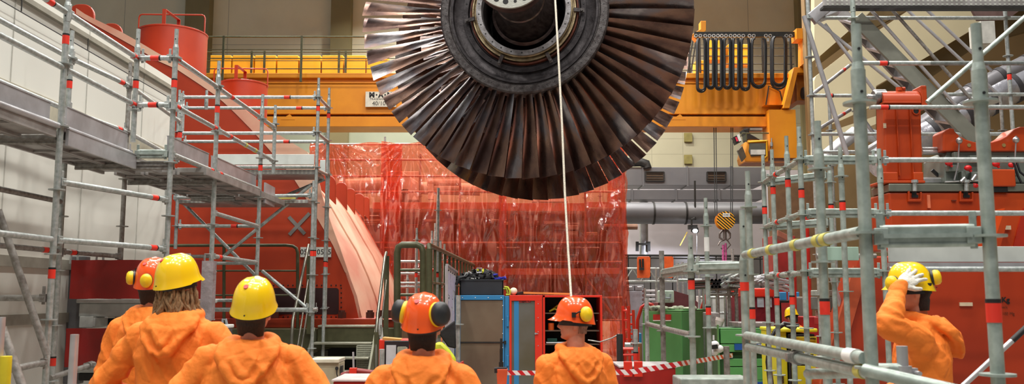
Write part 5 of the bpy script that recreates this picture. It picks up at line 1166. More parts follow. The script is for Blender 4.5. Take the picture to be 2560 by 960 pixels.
for i in range(9):
    t = .06+.115*i; a = P(2140,44,T1).lerp(P(2440,350,T1),t); b = P(2100,30,T1+.75).lerp(P(2400,345,T1+.75),t)
    q = MB(); q.bar(a,b,.22,.03); q.build('stair_tread', mat('tread_mauve',(150,138,144),.4,.5), tw.root)
for (x0,y0,x1,y1,dy) in ((2175,22,2400,275,0),(2228,22,2440,262,0),(2265,22,2500,240,.75),(2310,18,2480,178,.75),(2045,55,2255,225,0),(2062,60,2270,340,0)):
    tw.pipe(P(x0,y0,T1+dy-.05),P(x1,y1,T1+dy-.05),r=.021,name='stair_rail',m=ALU if x0 != 2228 else GALVD)
tw.pipe(P(2150,385,T1+.3),P(2215,345,T1+.3),r=.035,m=ALU); tw.pipe(P(2160,300,T1+.5),P(2210,370,T1+.5),m=ALU)
tw.pipe(P(2195,235,T1+.6),P(2235,300,T1+.6),m=ALU)
q = MB(); q.prism([P(x,y,T1+.3) for x,y in ((2430,22),(2560,18),(2520,48),(2445,50))],(0,.05,0)); q.build('bottom_plate', mat('plate_brown',(112,88,84),.5,.3), tw.root)
# big silver flexible ducts
for nm, pts, r_, m__, lb in (('flexible_duct', [(2210,395),(2300,322),(2400,252),(2480,205),(2560,165),(2620,140)],.20,mat('duct_grey',(134,132,136),.4,.3,.1,2),'grey ribbed flexible duct, upper of two rising behind the stair tower'),
                        ('foil_duct', [(2180,410),(2270,360),(2380,300),(2450,262),(2520,225),(2600,190)],.30,mat('foil',(196,196,204),.25,.6,.15,5,.5,9),'shiny foil wrapped duct, lower of two rising behind the stair tower')):
    q = MB(); P_ = [P(x,y,17.) for x,y in pts]; fine = []
    for i in range(len(P_)-1):
        for j in range(8): fine.append(P_[i].lerp(P_[i+1], j/8))
    fine.append(P_[-1]); q.path(fine, r_, 20)
    t = thing(nm, P_[0], lb, 'duct'); q2 = q.build('duct_body', m__, t, smooth=60)
    for i in range(5,len(fine)-1,7):
        d = (fine[i+1]-fine[i]).normalized(); w_ = MB(); w_.tube(fine[i]-d*.05,fine[i]+d*.05,r_+.015,n=24); w_.build('band', mat('band_dark',(64,62,66),.5), t, smooth=40)
t = tag(MB().tube(P(2030,420,18.),P(2140,330,18.),.14,n=18).tube(P(2140,330,18.),P(2200,345,18.),.14,n=18).build('wall_pipe', ALU, smooth=40),'silver pipe on the hall wall left of the red stand','pipe')
# ------------------------------------------------------------------ red machine
YM = 9.3
ma_ = thing('machine_bed', (P(2400,700,YM).x,YM,0), 'large orange-red machine bed with grey top beam behind the man holding his helmet', 'machine bed')
def mb2(px0,px1,py0,py1,Y,dep,m,nm,par,bv=.015): return mbox(px0,px1,py0,py1,Y,dep,m,nm,par,bv)
a, b = P(2222,480,YM), P(2700,626,YM); q = MB(); q.box((a.x,YM,b.z),(b.x,YM+.5,a.z)); q.build('upper_bed', RED2, ma_, bevel=.02)
a, b = P(2150,672,YM-.2), P(2700,960,YM-.2)
q = MB(); q.prism([P(2150,640,YM-.2),P(2720,640,YM-.2),V((P(2720,640,YM-.2).x,YM-.2,0)),V((P(2052,985,YM-.2).x-.12,YM-.2,0)),P(2062,960,YM-.2)],(0,.4,0)); q.build('lower_bed', mat('bed_red',(174,54,16),.42,0,.1,1.2,.03,10,col2=(154,44,12)), ma_, bevel=.02)
q = MB(); q.bar(P(2150,670,YM-.24),P(2066,965,YM-.24),.05,.14); q.build('edge_strip', mat('edge_brown',(190,82,46),.5), ma_)
a, b = P(2222,459,YM-.02), P(2700,479,YM); q = MB(); q.box((a.x,YM-.02,b.z),(b.x,YM+.45,a.z)); q.build('guide_beam', mat('guide_grey',(132,136,124),.35,.5,.1,6), ma_, bevel=.01)
for px in (2287,2416):
    mb2(px-7,px+5,479,494,YM-.01,.02,BLK,'slot',ma_,0); mb2(px-7,px+9,487,494,YM-.012,.02,BLK,'slot',ma_,0)
    q = MB(); fr0 = [(px-16,478),(px-12,478),(px-12,498),(px+14,498),(px+14,480),(px+18,480),(px+18,504),(px-16,504)]; q.prism([P(x,y,YM-.03) for x,y in fr0],(0,.03,0)); q.build('slot_frame', RED2, ma_, bevel=.004)
    q = MB(); q.tube(P(px,452,YM-.05),P(px,478,YM-.05),.022,n=8); q.tube(P(px,450,YM-.05),P(px,457,YM-.05),.034,n=6); q.build('clamp_bolt', GALV, ma_, smooth=40)
q = MB()
for (u,v,w_) in ((2345,528,14),(2375,572,8),(2430,540,10),(2380,500,8)): q.box(P(u,v,YM-.02),P(u+w_,v+3,YM+.01))
q.build('scratch_marks', mat('mark_dark',(96,40,20),.6), ma_)
mb2(2318,2327,487,520,YM-.02,.02,mat('tape_orange',(240,130,90),.5),'tape_strip',ma_,0)
q = MB(); q.prism([P(x,y,YM-.35) for x,y in ((2513,520),(2528,520),(2500,620),(2480,620))],(0,.35,0)); q.build('rib', RED2, ma_)
q = MB(); q.prism([P(x,y,YM-.02) for x,y in ((2560,520),(2548,560),(2533,620),(2700,620),(2700,520))],(0,.02,0)); q.build('rib_panel', mat('rib_red',(176,40,12),.5), ma_)
mb2(2400,2432,756,765,YM-.22,.02,mat('sticker_beige',(222,200,170),.6),'sticker',ma_,0); mb2(2513,2528,564,574,YM-.03,.02,mat('sticker_beige',(222,200,170),.6),'sticker',ma_,0); mb2(2325,2332,688,706,YM-.22,.02,mat('tape_orange',(240,130,90),.5),'tape_strip',ma_,0)
text('marking', '0 Kg', BLK, face_cam(P(2507,750,YM-.205)), .075, ma_, bold=.002); text('marking', 'm/s', mat('mark_brown',(110,44,20),.6), face_cam(P(2512,768,YM-.205)), .04, ma_); text('marking', 'ca. 100 Mg', mat('mark_brown',(110,44,20),.6), face_cam(P(2514,784,YM-.205)), .042, ma_)
# stand
sd = thing('machine_stand', (P(2258,458,YM+.1).x,YM+.2,P(2258,458,YM+.1).z), 'tall orange-red machine stand with round cap and steel shaft stub', 'machine stand')
Ys = YM+.05
q = MB(); q.prism([P(x,y,Ys) for x,y in ((2210,258),(2303,258),(2308,452),(2212,452))],(0,.22,0)); q.build('column', RED2, sd, bevel=.02)
q = MB(); zb_, zt2 = P(2206,256,Ys).z, P(2206,224,Ys).z; xa_ = P(2209,241,Ys).x; xb_ = P(2302,241,Ys).x
q.prism([V((xa_,Ys,zb_)),V((xa_,Ys,zb_+(zt2-zb_)*.45)),V((xa_,Ys+.03,zb_+(zt2-zb_)*.78)),V((xa_,Ys+.075,zt2)),V((xa_,Ys+.15,zt2)),V((xa_,Ys+.2,zb_+(zt2-zb_)*.78)),V((xa_,Ys+.23,zb_))],(xb_-xa_,0,0)); q.build('bearing_cap', RED2, sd, smooth=60)
mb2(2208,2304,254,258,Ys-.02,.26,RED2,'cap_flange',sd,.006); mb2(2302,2320,213,271,Ys,.22,RED2,'side_plate',sd,.012)
q = MB(); q.tube(P(2248,219,Ys+.1),P(2248,228,Ys+.1),.035); q.tube(P(2255,222,Ys+.1),P(2262,222,Ys+.1),.02); q.build('plug', RED2, sd, smooth=40)
for px in (2246,2280): mb2(px-3,px+3,270,440,Ys-.03,.04,RED2,'rib',sd,.008)
q = MB(); c = P(2289,278,Ys); q.tube(c+V((0,-.005,0)),c+V((0,.03,0)),.03,n=24); q.build('hole', BLK, sd); q = MB(); q.lathe([(.03,0),(.042,0),(.042,.015),(.03,.015)],Matrix.Translation(c)@Matrix.Rotation(pi/2,4,'X'),n=24,close=True); q.build('hole_ring', RED2, sd, smooth=40)
mb2(2206,2314,451,458,Ys-.06,.4,RED2,'foot_flange',sd,.008); mb2(2208,2246,430,452,Ys-.05,.06,RED2,'foot',sd,.01); mb2(2284,2310,430,452,Ys-.05,.06,RED2,'foot',sd,.01)
mb2(2209,2216,308,320,Ys-.005,.01,mat('sticker_beige',(222,200,170)),'sticker',sd,0)
q = MB(); q.lathe([(0,0),(.085,0),(.085,.11),(.07,.125),(0,.125)],Matrix.Translation(P(2211,243,Ys+.12))@Matrix.Rotation(-pi/2,4,'Y'),n=28); q.build('chuck', mat('chuck_steel',(150,150,150),.3,.8), sd, smooth=40)
q = MB(); q.tube(P(2168,242,Ys+.12),P(2192,243,Ys+.12),.03,n=16); q.tube(P(2155,241,Ys+.12),P(2172,242,Ys+.12),.022,n=16); q.build('shaft_stub', mat('chrome',(205,205,205),.3,.8), sd, smooth=40)
mb2(2203,2210,230,256,Ys+.04,.16,BLK,'seal',sd,.006)
for y in (372,381,450,455): 
    q = MB(); q.tube(P(2305,y,Ys+.15),P(2362,y,Ys+.15),.028 if y != 372 else .02,n=14); q.build('shaft', mat('chrome',(205,205,205),.3,.8), sd, smooth=40)
q = MB(); q.lathe([(0,0),(.09,0),(.09,.06),(0,.06)],Matrix.Translation(P(2352,447,Ys+.2))@Matrix.Rotation(pi/2,4,'Y'),n=20); q.bar(P(2330,425,Ys+.2),P(2352,445,Ys+.2),.03,.03); q.build('hand_wheel', BLK, sd, smooth=40)
# saddle
sa = thing('roller_saddle', (P(2460,458,YM+.1).x,YM+.3,P(2460,458,YM+.1).z), 'grey machine carriage with orange-red curved saddle plate on the machine bed', 'machine carriage')
arc = [(2358,378),(2358,330),(2363,325),(2374,320),(2386,322)]
for i in range(9):
    t = i/8; ang = pi*(.16+.68*t); arc.append((2458-82*cos(ang), 300+57*sin(ang)))
arc += [(2536,322),(2550,317),(2640,317),(2640,378)]
q = MB(); q.prism([P(x,y,YM+.05) for x,y in arc],(0,.25,0)); q.build('saddle_plate', RED2, sa, bevel=.01)
GM = mat('machine_grey', (132,140,132), .45, .3, .1, 5)
q = MB(); q.prism([P(x,y,YM+.1) for x,y in ((2368,378),(2640,378),(2640,458),(2361,458),(2361,392))],(0,.5,0)); q.build('carriage', GM, sa, bevel=.015)
mb2(2476,2541,423,466,YM-.05,.3,RED2,'control_box',sa,.012); mb2(2482,2520,466,480,YM-.03,.2,BLK,'box_gap',sa,0)
for (u0,u1,v0,v1) in ((2372,2400,412,428),(2404,2416,428,456),(2385,2400,380,400),(2428,2450,430,456),(2425,2455,388,398),(2530,2545,428,440)): mb2(u0,u1,v0,v1,YM+.02,.1,GM,'bracket',sa,.006)
for (u,v) in ((2398,352),(2540,350)):
    q = MB(); q.ell(P(u,v,YM-.02),(.035,.035,.035)); q.tube(P(u,v-10,YM-.02),P(u,v,YM-.02),.012); q.path([P(u,v,YM-.02),P(u-3,v+60,YM-.02),P(u-12,v+98,YM-.02)],.008,6); q.build('feeler_rod', mat('chrome',(205,205,205)), sa, smooth=50)
for (u,v) in ((2423,363),(2510,363)): q = MB(); c = P(u,v,YM+.045); q.tube(c,c+V((0,.02,0)),.02,n=16); q.build('bolt', mat('bolt_brass',(190,160,100),.4,.6), sa)
for (u,v) in ((2372,408),(2420,420),(2490,410),(2530,412),(2437,465)): q = MB(); q.ell(P(u,v,YM+.0),(.04,.03,.03)); q.tube(P(u,v,YM),P(u+8,v+9,YM),.014); q.build('red_knob', mat('knob_red',(220,30,34),.35), sa, smooth=60)
q = MB(); q.path([P(2520,390,YM),P(2535,410,YM-.03),P(2545,440,YM-.02),P(2560,470,YM)],.012,6); q.path([P(2540,400,YM),P(2550,430,YM-.03),P(2575,450,YM-.02)],.012,6); q.build('cable', BLKP, sa, smooth=50)
q = MB(); q.tube(P(2362,455,YM-.0),P(2470,451,YM-.0),.01,n=8); q.tube(P(2402,455,YM-.05),P(2412,445,YM-.05),.02); q.tube(P(2430,452,YM-.05),P(2440,438,YM-.05),.02); q.build('spindle', mat('chrome',(205,205,205)), sa, smooth=40)
# ------------------------------------------------------------------ background of the right middle
def sbox(nm, px0,px1,py0,py1,Y,dep,m,lbl,cat,bv=.01,floor=False):
    a, b = P(px0,py0,Y), P(px1,py1,Y); q = MB(); q.box((a.x,Y,0 if floor else b.z),(b.x,Y+dep,a.z)); o = q.build(nm, m, bevel=bv); return tag(o, lbl, cat)
sbox('partition', 1562,1965,641,720,29,.2,panel_mat('dark_partition',(96,92,90),(0,.5),(2,9),.5),'dark grey ribbed partition low along the far wall','partition',0,True)
rl = thing('guard_rail', (P(1720,680,27).x,27,P(1720,702,27).z-.8), 'pale lattice railing before the two orange plates', 'railing')
for y in (671,703): q = MB(); q.tube(P(1560,y,27),P(1722,y,27),.035,n=8); q.build('rail', GALV, rl)
q = MB()
for i in range(8): x = 1562+i*20; q.tube(P(x,671 if i%2 else 703,27),P(x+20,703 if i%2 else 671,27),.02,n=6)
q.build('lattice', GALV, rl)
for x in (1562,1640,1720): q = MB(); a = P(x,668,27); q.tube(a,V((a.x,27,0)),.035,n=8); q.build('post', GALV, rl)
tr_ = MB(); tr_.tube(P(1562,638,28),P(1965,640,28),.03,n=8); tr_.tube(P(1562,645,28),P(1965,648,28),.02,n=8)
for x in range(1570,1960,55): tr_.tube(P(x,638,28),V((P(x,638,28).x,28,0)),.02,n=6)
o = tr_.build('wall_rail', DARK); tag(o,'thin dark double rail above the far grey partition','railing')
for i,(u0,u1) in enumerate(((1593,1626),(1658,1684))):
    t = thing('orange_plate', P((u0+u1)/2,695,26.5), 'orange rounded plate hung on the far railing, %s of two' % (('larger','smaller')[i]), 'plate')
    pts = [(u0,695),(u0,645),(u0+3,641),(u1-3,641),(u1,645),(u1,690),(u1-3,695)]; q = MB(); q.prism([P(x,y,26.5) for x,y in pts],(0,.05,0)); q.build('plate', mat('plate_orange',(240,98,36),.45), t, bevel=.01)
    if i == 0:
        q = MB(); q.tube(P(1600,648,26.45),P(1601,668,26.45),.03); q.tube(P(1607,647,26.45),P(1608,668,26.45),.03); q.bar(P(1598,672,26.4),P(1610,672,26.4),.1,.08); q.build('clamp', DARK, t)
lk = thing('locker', (P(1587,760,22).x,22,0), 'pale grey steel locker with two drawers on top beside the red sheet', 'locker')
mbox(1566,1611,727,818,22,.6,mat('locker_grey',(168,174,184),.5,.1),'body',lk)
for u0,u1 in ((1566,1586),(1587,1610)): o = mbox(u0,u1,712,727,22,.6,GRYP,'drawer',lk); q = MB(); q.tube(P(u0+6,718,21.9),P(u1-6,718,21.9),.02,n=6); q.build('handle', ALU, o)
q = MB(); q.box((P(1566,800,22).x,22,0),(P(1611,800,22).x,22.6,P(1,818,22).z)); q.build('plinth', GRYP, lk)
sh = thing('roll_rack', (P(1626,745,21).x,21,0), 'rack with shiny grey shelves beside the pale locker', 'rack')
for y in (724,735,746,757,768): o = mbox(1612,1641,y,y+7,21,.5,ALU,'shelf',sh)
q = MB()
for x in (1612,1641): q.tube(P(x,720,21),V((P(x,720,21).x,21,0)),.03,n=8)
q.build('upright', GALV, sh)
gc = thing('green_container', (P(1685,900,13.6).x,13.6,0), 'tall green steel container with red plate, seen corner-on behind barrier tape', 'container')
c0 = P(1606,780,14.2); c1 = P(1704,780,13.2); c2 = P(1766,780,14.6); zt = P(1704,779,13.2).z
def wallp(a, b, m, nm, off=.0):
    q = MB(); d = (b-a).normalized(); n_ = V((d.y,-d.x,0))
    q.prism([V((a.x,a.y,0)),V((b.x,b.y,0)),V((b.x,b.y,zt)),V((a.x,a.y,zt))],-n_*.04); q.build(nm, m, gc)
c0.z = c1.z = c2.z = 0; c3 = c0+(c2-c1)
q = MB(); q.prism([V((c.x,c.y,0)) for c in (c0,c1,c2,c3)],(0,0,zt)); q.build('body', GREEN, gc, bevel=.015)
q = MB(); q.prism([V((c.x,c.y,zt)) for c in (c0,c1,c2,c3)],(0,0,.02)); q.build('lid_rim', GREEN, gc, bevel=.005)
dd = (c1-c0).normalized(); nn = V((dd.y,-dd.x,0)); 
def onface(px, py):       # point of the front face under a photo position
    r = P(px,py,10)-V((0,0,EYE)); t = (c0-V((0,0,EYE))).dot(nn)/r.dot(nn); return V((0,0,EYE))+r*t
q = MB(); q.prism([onface(x,y)+nn*.01 for x,y in ((1634,786),(1678,786),(1678,800),(1634,800))],-nn*.01); q.build('red_plate', mat('label_red',(200,40,32),.5), gc)
q = MB(); q.prism([onface(x,y)+nn*.012 for x,y in ((1634,800),(1678,800),(1678,802.5),(1634,802.5))],-nn*.01); q.build('white_strip', WHT, gc)
o = None
q = MB()
for i in range(9):
    r_ = random.Random(i); q.ell((c1.x-.42+.085*i, c1.y+.45+.1*r_.random(), zt+.04),(.07,.08,.02+.03*r_.random()),nu=10,nv=6)
o = q.build('cloth_heap', mat('cloth_mixed',(170,176,150),.8,0,.4,12), smooth=60); tag(o,'crumpled pale and dark cloths lying on the green container','cloth')
ch = thing('chest', (P(1690,760,16.5).x,16.5,P(1690,779,16.5).z), 'pale green fronted chest with maroon side above the green container', 'chest')
mbox(1645,1686,726,757,16.4,.1,mat('chest_mint',(188,206,190),.5),'front_lid',ch); 
q = MB(); q.prism([P(x,y,16.5) for x,y in ((1685,727),(1722,738),(1745,756),(1745,775),(1645,775),(1645,757),(1685,757))],(0,1.,0)); q.build('body', mat('chest_maroon',(112,56,60),.6,0,.1), ch)
q = MB(); q.path([P(1662,735,16.35),P(1662,745,16.35),P(1676,745,16.35),P(1676,735,16.35)],.02,6); q.build('handle', GRYP, ch)
q = MB(); q.box((P(1645,775,16.5).x,16.6,0),(P(1745,775,16.5).x,17.5,P(1,775,16.5).z)); q.build('support', GRYP, ch)
# red ladder frames and hose hoop
for i,(pts,lb) in enumerate(((((1563,765),(1572,872)),'red ladder frame leaning by the enclosure corner'),(((1575,775),(1586,900)),'red ladder frame nearer to the green container'))):
    (u0,v0),(u1,v1) = pts; t = thing('ladder', (P(u1,900,15).x,15,0), lb, 'ladder')
    q = MB(); q.tube(P(u0-6,v0,15),V((P(u1-8,v1,15).x,15,0)),.025,n=8); q.tube(P(u0+8,v0,14.8),V((P(u1+4,v1,14.8).x,14.8,0)),.025,n=8); q.build('rail', CRED, t)
    for k in range(4): y = v0+12+24*k; f = (y-v0)/(v1-v0); q = MB(); q.tube(P(u0-6+f*(u1-u0),y,15),P(u0+8+f*(u1-u0),y,14.8),.02,n=6); q.build('rung', CRED, t)
q = MB(); q.path([P(1592,880,15.2),P(1594,800,15.2),P(1604,768,15.2),P(1618,758,15.2),P(1630,762,15.2),P(1637,775,15.2),P(1638,790,15.2)],.03,8); o = q.build('red_hose', mat('hose_red',(196,40,30),.4), smooth=60); tag(o,'thick red hose arching behind the green container','hose')
rbt = thing('red_rack', (P(1575,900,13.2).x,13.2,0), 'low red rack of three level bars by the black post', 'rack')
for i,(u0,u1,v0,v1,m) in enumerate(((1552,1596,870,876,CRED),(1552,1592,885,890,CRED),(1556,1600,905,920,DKRED))): mbox(u0,u1,v0,v1,13.,.2,m,'bar',rbt)
for u in (1556,1594): q = MB(); a = P(u,868,13.2); q.bar(a,V((a.x,13.2,0)),.05,.05,up=(0,1,0)); q.build('leg', CRED, rbt)
sbox('blue_crate',1594,1604,833,845,16,.4,BLUE,'small blue crate behind the red hose','crate',.01,True)
sbox('paper_bucket',1594,1606,858,920,14.6,.3,mat('cardboard',(190,120,90),.6),'brownish box left of the green container','box',.01,True)
# pipe stack and rods
pr = thing('pipe_rack', (P(1790,730,14).x,14,P(1790,735,14).z-.9), 'rack holding the stack of dark hollow tubes', 'rack')
for y in (722,735): q = MB(); q.tube(P(1770,y,14),P(1845,y,14),.03,n=8); q.build('shelf_rail', GALVD, pr)
for x in (1793,1822,1840): q = MB(); a = P(x,716,14); q.tube(a,V((a.x,14,0)),.03,n=8); q.build('rack_post', GALVD, pr)
pm = None
for i,(u,v) in enumerate(((1781,717),(1790,717),(1799,717),(1785,709),(1794,709),(1803,709),(1780,701),(1790,701),(1799,701))):
    q = MB(); c = P(u,v,13.9); q.lathe([(.026,0),(.026,1.8),(.020,1.8),(.020,0)],Matrix.Translation(c)@Matrix.Rotation(-pi/2,4,'X'),n=14,close=True); o = q.build('steel_tube', mat('tube_dark',(60,60,62),.4,.5), smooth=40); tag(o,'hollow dark tube in the stack on the rack behind the low scaffold','tube','tubes stacked on the rack')
rb = MB(); rr = random.Random(3)
for i in range(34):
    u = 1802+rr.random()*36; v = 690+rr.random()*26; c = P(u,v,13.6+rr.random()*.4); rb.tube(c,c+V((.18+rr.random()*.2,.3,(rr.random()-.5)*.2)),.012+.01*rr.random(),n=6)
o = rb.build('scrap_fittings', GALV); tag(o,'tangled heap of bright metal fittings right of the hollow tubes','metal fittings',kind='stuff')
rb = MB()
for i in range(40):
    u = 1880+rr.random()*46; v = 690+rr.random()*22; c = P(u,v,13.2+rr.random()*.4); rb.tube(c,c+V((.25+rr.random()*.2,.2,(rr.random()-.5)*.3)),.014+.01*rr.random(),n=6)
o = rb.build('scrap_fittings', ALU); tag(o,'heap of bright rods and couplers on top of the red container','metal fittings',kind='stuff')
sbox('white_sheet_stack',1782,1832,652,656,14,.5,WHT,'thin white sheet lying high beside the pink sling','sheet')
# red container with notices
rcn = thing('red_container', (P(1905,800,14).x,14,0), 'maroon container with red rim and two white notices', 'container')
mbox(1866,1936,720,743,13.95,1.,CRED,'rim',rcn); q = MB(); a = P(1866,743,14); b = P(1936,743,14); q.box((a.x,14,0),(b.x,15,a.z)); q.build('body', mat('maroon',(134,28,46),.5), rcn, bevel=.01)
for u0,u1 in ((1893,1910),(1913,1930)): mbox(u0,u1,744,768,13.98,.02,mat('notice_pale',(206,220,232),.5),'notice',rcn,0)
for i,(u0,u1) in enumerate(((1951,1967),(1984,1999))): sbox('blue_box',u0,u1,730,751,14.2,.3,BLUE,'small blue box on the shelf, %s one' % ('nearer the maroon container','beside the red tarp')[i],'box')
sbox('shelf_table',1945,2005,751,757,14.,.8,DARK,'dark shelf under the two blue boxes','shelf',.005)
for x in (1948,2003):
    q = MB(); a = P(x,757,14.1); q.tube(a,V((a.x,14.1,0)),.03,n=8); o = q.build('shelf_support', DARK); tag(o,'dark support of the shelf with blue boxes, %s' % ('near the container' if x < 1960 else 'near the red tarp'),'support')
for i,(u0,u1,v0,v1) in enumerate(((2018,2041,530,742),(1986,2002,690,742))):
    a, b = P(u0,v0,13), P(u1,v1,13); b.z = 0; q = MB(); q.lathe([(.0,0),((b.x-a.x)/2,0),((b.x-a.x)/2*.95,(a.z-b.z)*.4),((b.x-a.x)/2,a.z-b.z),(0,a.z-b.z)],Matrix.Translation(((a.x+b.x)/2,13.2,b.z)),n=18); o = q.build('red_roll', mat('roll_red',(206,44,36),.3,0,.15,5,.5,8), smooth=40); tag(o,('tall red wrapped roll standing behind the taped uprights','short red wrapped roll beside the tall roll')[i],'roll')
sbox('grey_machine',2008,2030,742,790,13.5,.5,mat('beige_grey',(126,118,110),.5),'small grey-brown machine with white mark below the red roll','machine',.02,True)
sbox('red_bench',2010,2075,792,830,12.5,.5,mat('bench_red',(176,34,40),.45),'low red bench behind the yellow welding machine','bench',.01,True)
for i,(u0,u1,v0,v1,m) in enumerate(((2066,2135,725,740,GALVG),(2066,2135,742,776,mat('bin_grey',(112,116,112),.5,.2)),(2078,2125,779,794,mat('bin_pink',(200,150,140),.5)),(2075,2130,795,815,mat('bench_red',(176,34,40))))):
    sbox('storage_bin',u0,u1,v0,v1,11.2,.6,m,('pale green','grey','pinkish','dark red')[i]+' bin in the stack left of the machine bed','bin')
sbox('red_beam',2066,2130,681,687,11,.3,CRED,'thin red beam under the mint toe board','beam')
# green bench with blue labels
gb = thing('green_cabinet', (P(1870,900,11.5).x,11.5,0), 'green drawer cabinet with blue labels behind the barrier tape', 'cabinet')
a, b = P(1796,820,11.5), P(1934,950,11.5)
q = MB(); q.box((a.x,11.55,0),(b.x,12.3,a.z-.01)); q.build('body', mat('cab_green_dark',(40,86,48),.5), gb)
for (u0,u1,v0,v1) in ((1801,1934,820,824),(1801,1934,824,859),(1801,1934,861,880),(1821,1934,897,916),(1821,1934,918,950)):
    o = mbox(u0,u1,v0,v1,11.5,.05,GREEN,'drawer',gb,.006)
mbox(1796,1801,812,952,11.48,.1,GREEN,'side_post',gb,.004)
q = MB(); q.box((a.x,11.5,P(1,950,11.5).z-.3),(b.x,11.55,P(1,950,11.5).z)); q.build('plinth', GREEN, gb)
for (u0,u1,v0,v1,tx) in ((1837,1870,860,875,'fill'),(1885,1917,860,872,'RW'),(1840,1870,955,962,''),(1885,1917,955,962,'')):
    mbox(u0,u1,v0,v1,11.47,.03,mat('label_blue',(30,84,158),.4),'label',gb,0)
    if tx == 'RW': text('label_text', tx, WHT, face_cam(P((u0+u1)/2+4,(v0+v1)/2,11.462)), .06, gb, bold=.003)
mbox(1822,1832,884,895,11.49,.03,GRYP,'tag',gb,0)
# yellow welding machine
wm = thing('welding_machine', (P(1997,900,9.9).x,9.9,0), 'yellow and black welding machine with coiled cable behind the taped uprights', 'welding machine')
YW = mat('welder_yellow', (230,222,44), .45, 0, .05, 3)
a, b = P(1946,826,9.9), P(2050,960,9.9); zt_ = a.z; Xa, Xb = a.x, b.x
q = MB(); q.box((Xa,9.95,.1),(P(1970,1,9.9).x*0+P(1972,900,9.9).x,10.6,zt_-.02)); q.build('side_panel', YW, wm, bevel=.01)
q = MB(); q.box((P(1974,900,9.9).x,9.92,.1),(Xb-.03,10.6,zt_-.04)); q.build('front_frame', BLKP, wm, bevel=.01)
q = MB(); q.box((P(1980,900,9.9).x,9.9,P(1,905,9.9).z),(P(2044,900,9.9).x,9.93,P(1,842,9.9).z)); q.build('front_panel', YW, wm, bevel=.005)
q = MB(); q.box((P(1980,900,9.9).x,9.9,.15),(P(2044,900,9.9).x,9.93,P(1,915,9.9).z)); q.build('lower_panel', YW, wm, bevel=.005)
q = MB(); q.box((Xa-.01,9.9,zt_-.02),(Xb,10.62,zt_+.02)); q.build('top_cover', YW, wm, bevel=.012)
mbox(1985,2040,843,852,9.885,.02,mat('weld_ochre',(206,176,40)),'name_strip',wm,0); text('strip_text','WIG',BLK,face_cam(P(2032,846.5,9.882)),.032,wm,bold=.0008)
q = MB()
for i in range(6): q.box((P(1950,900,9.9).x,9.94,P(1,940+3.4*i,9.9).z-.008),(P(1961,900,9.9).x,9.952,P(1,940+3.4*i,9.9).z))
q.build('vent_slots', BLK, wm)
mbox(2026,2034,886,892,9.88,.03,BLK,'display',wm,0)
for px in (1955,2040):
    for yy in (9.98,10.5): q = MB(); q.lathe([(0,-.02),(.05,-.02),(.05,.02),(0,.02)],Matrix.Translation((P(px,900,9.9).x,yy,.05))@Matrix.Rotation(pi/2,4,'Y'),n=14); q.build('wheel', BLK, wm, smooth=40)
q = MB()
for k in range(3): q.path([P(1985+6*k,822-4*k,9.75),P(1960,812-2*k,9.75),P(1938,826,9.72),P(1922-2*k,862,9.7),P(1918+3*k,905,9.7),P(1924+3*k,960,9.7)],.02,8)
o = q.build('welding_cable', BLKP, smooth=60); tag(o,'black coiled cable looping down left of the yellow welding machine','cable')
# helmet-like white machine, small things
q = MB(); q.ell(P(1787,862,11),(.055,.06,.05)); q.ell(P(1797,872,11),(.06,.06,.05)); q.ell(P(1786,880,11),(.05,.05,.045)); q.tube(P(1784,850,11),P(1784,838,11),.012); o = q.build('grinder_bag', mat('bag_white',(226,226,230),.6), smooth=60); tag(o,'white bundle with dark band hanging behind the barrier tape','bundle')
q = MB(); q.bar(P(1780,868,10.93),P(1794,866,10.93),.03,.05); q.build('dark_band', BLK, o, smooth=60)
q = MB(); q.tube(P(1797,815,12.2),P(1799,803,12.2),.045,.06,n=14); q.tube(P(1799,803,12.2),P(1801,795,12.2),.06,.06,n=14); o = q.build('bottle', mat('bottle_mix',(232,220,214),.4), smooth=40); tag(o,'white spray bottle with dark top on the green side post','bottle')
q = MB(); q.tube(V((P(1752,780,15.6).x,15.6,0)),P(1752,780,15.6),.03,n=8); q.tube(P(1752,780,15.6),P(1766,738,15.6),.035,n=8); o = q.build('red_rod', CRED, smooth=40); tag(o,'slanted red rod rising behind the green container','handle')
# thin scaffold uprights standing in store
st_ = Scaffold('scaffold', (P(1850,700,17).x,17,0), 'stored thin scaffold uprights far behind the low scaffold corner')
for i,(px,yt,Y) in enumerate(((1695,658,17),(1707,655,17),(1748,640,17),(1833,622,15),(1851,735,16),(1758,710,15.5),(1776,700,16),(1860,735,15),(1812,738,14.6))):
    st_.post('u%d'%i,px,700,Y,yt,ros=None,spigot=0)
for y,u0,u1 in ((744,1745,1865),(700,1690,1760),(783,1745,1850)): z = P(1,y,15.8).z; st_.ledger((P(u0,y,15.8).x,15.8,z),(P(u1,y,15.8).x,15.8,z),z,heads=False)
sbox('white_panel_rack',1745,1866,740,800,17.5,.2,mat('panel_white',(206,206,202),.5),'pale panels leaning behind the stored uprights','panel',.01,True)
sbox('plank_stack',1845,1936,806,819,11.6,.5,mat('wrap_grey',(150,140,140),.3,.1,.2,10),'grey wrapped plank stack on the green drawer cabinet','plank')
sbox('grille_box',1775,1800,782,840,13,.5,mat('grille_grey',(156,148,146),.5,.1,.2,20),'ribbed grey box right of the green container','box',.01,True)
q = MB(); q.prism([P(x,y,19) for x,y in ((1945,575),(2005,605),(2005,620),(1945,590))],(0,.4,0)); o = q.build('brown_beam', mat('beam_brown',(150,86,66),.5), bevel=.01); tag(o,'slanted brown steel beam far behind the taped uprights','beam')
sbox('brown_pillar',1935,2075,440,740,23,.6,mat('pillar_brown',(120,88,60),.6),'brown wooden-looking wall section under the crane cab','panel',0,True)
sbox('red_machine_far',1930,1990,590,640,20,.8,mat('far_red',(150,30,28),.5),'dark red machine part far behind the taped uprights','machine',.01,True)
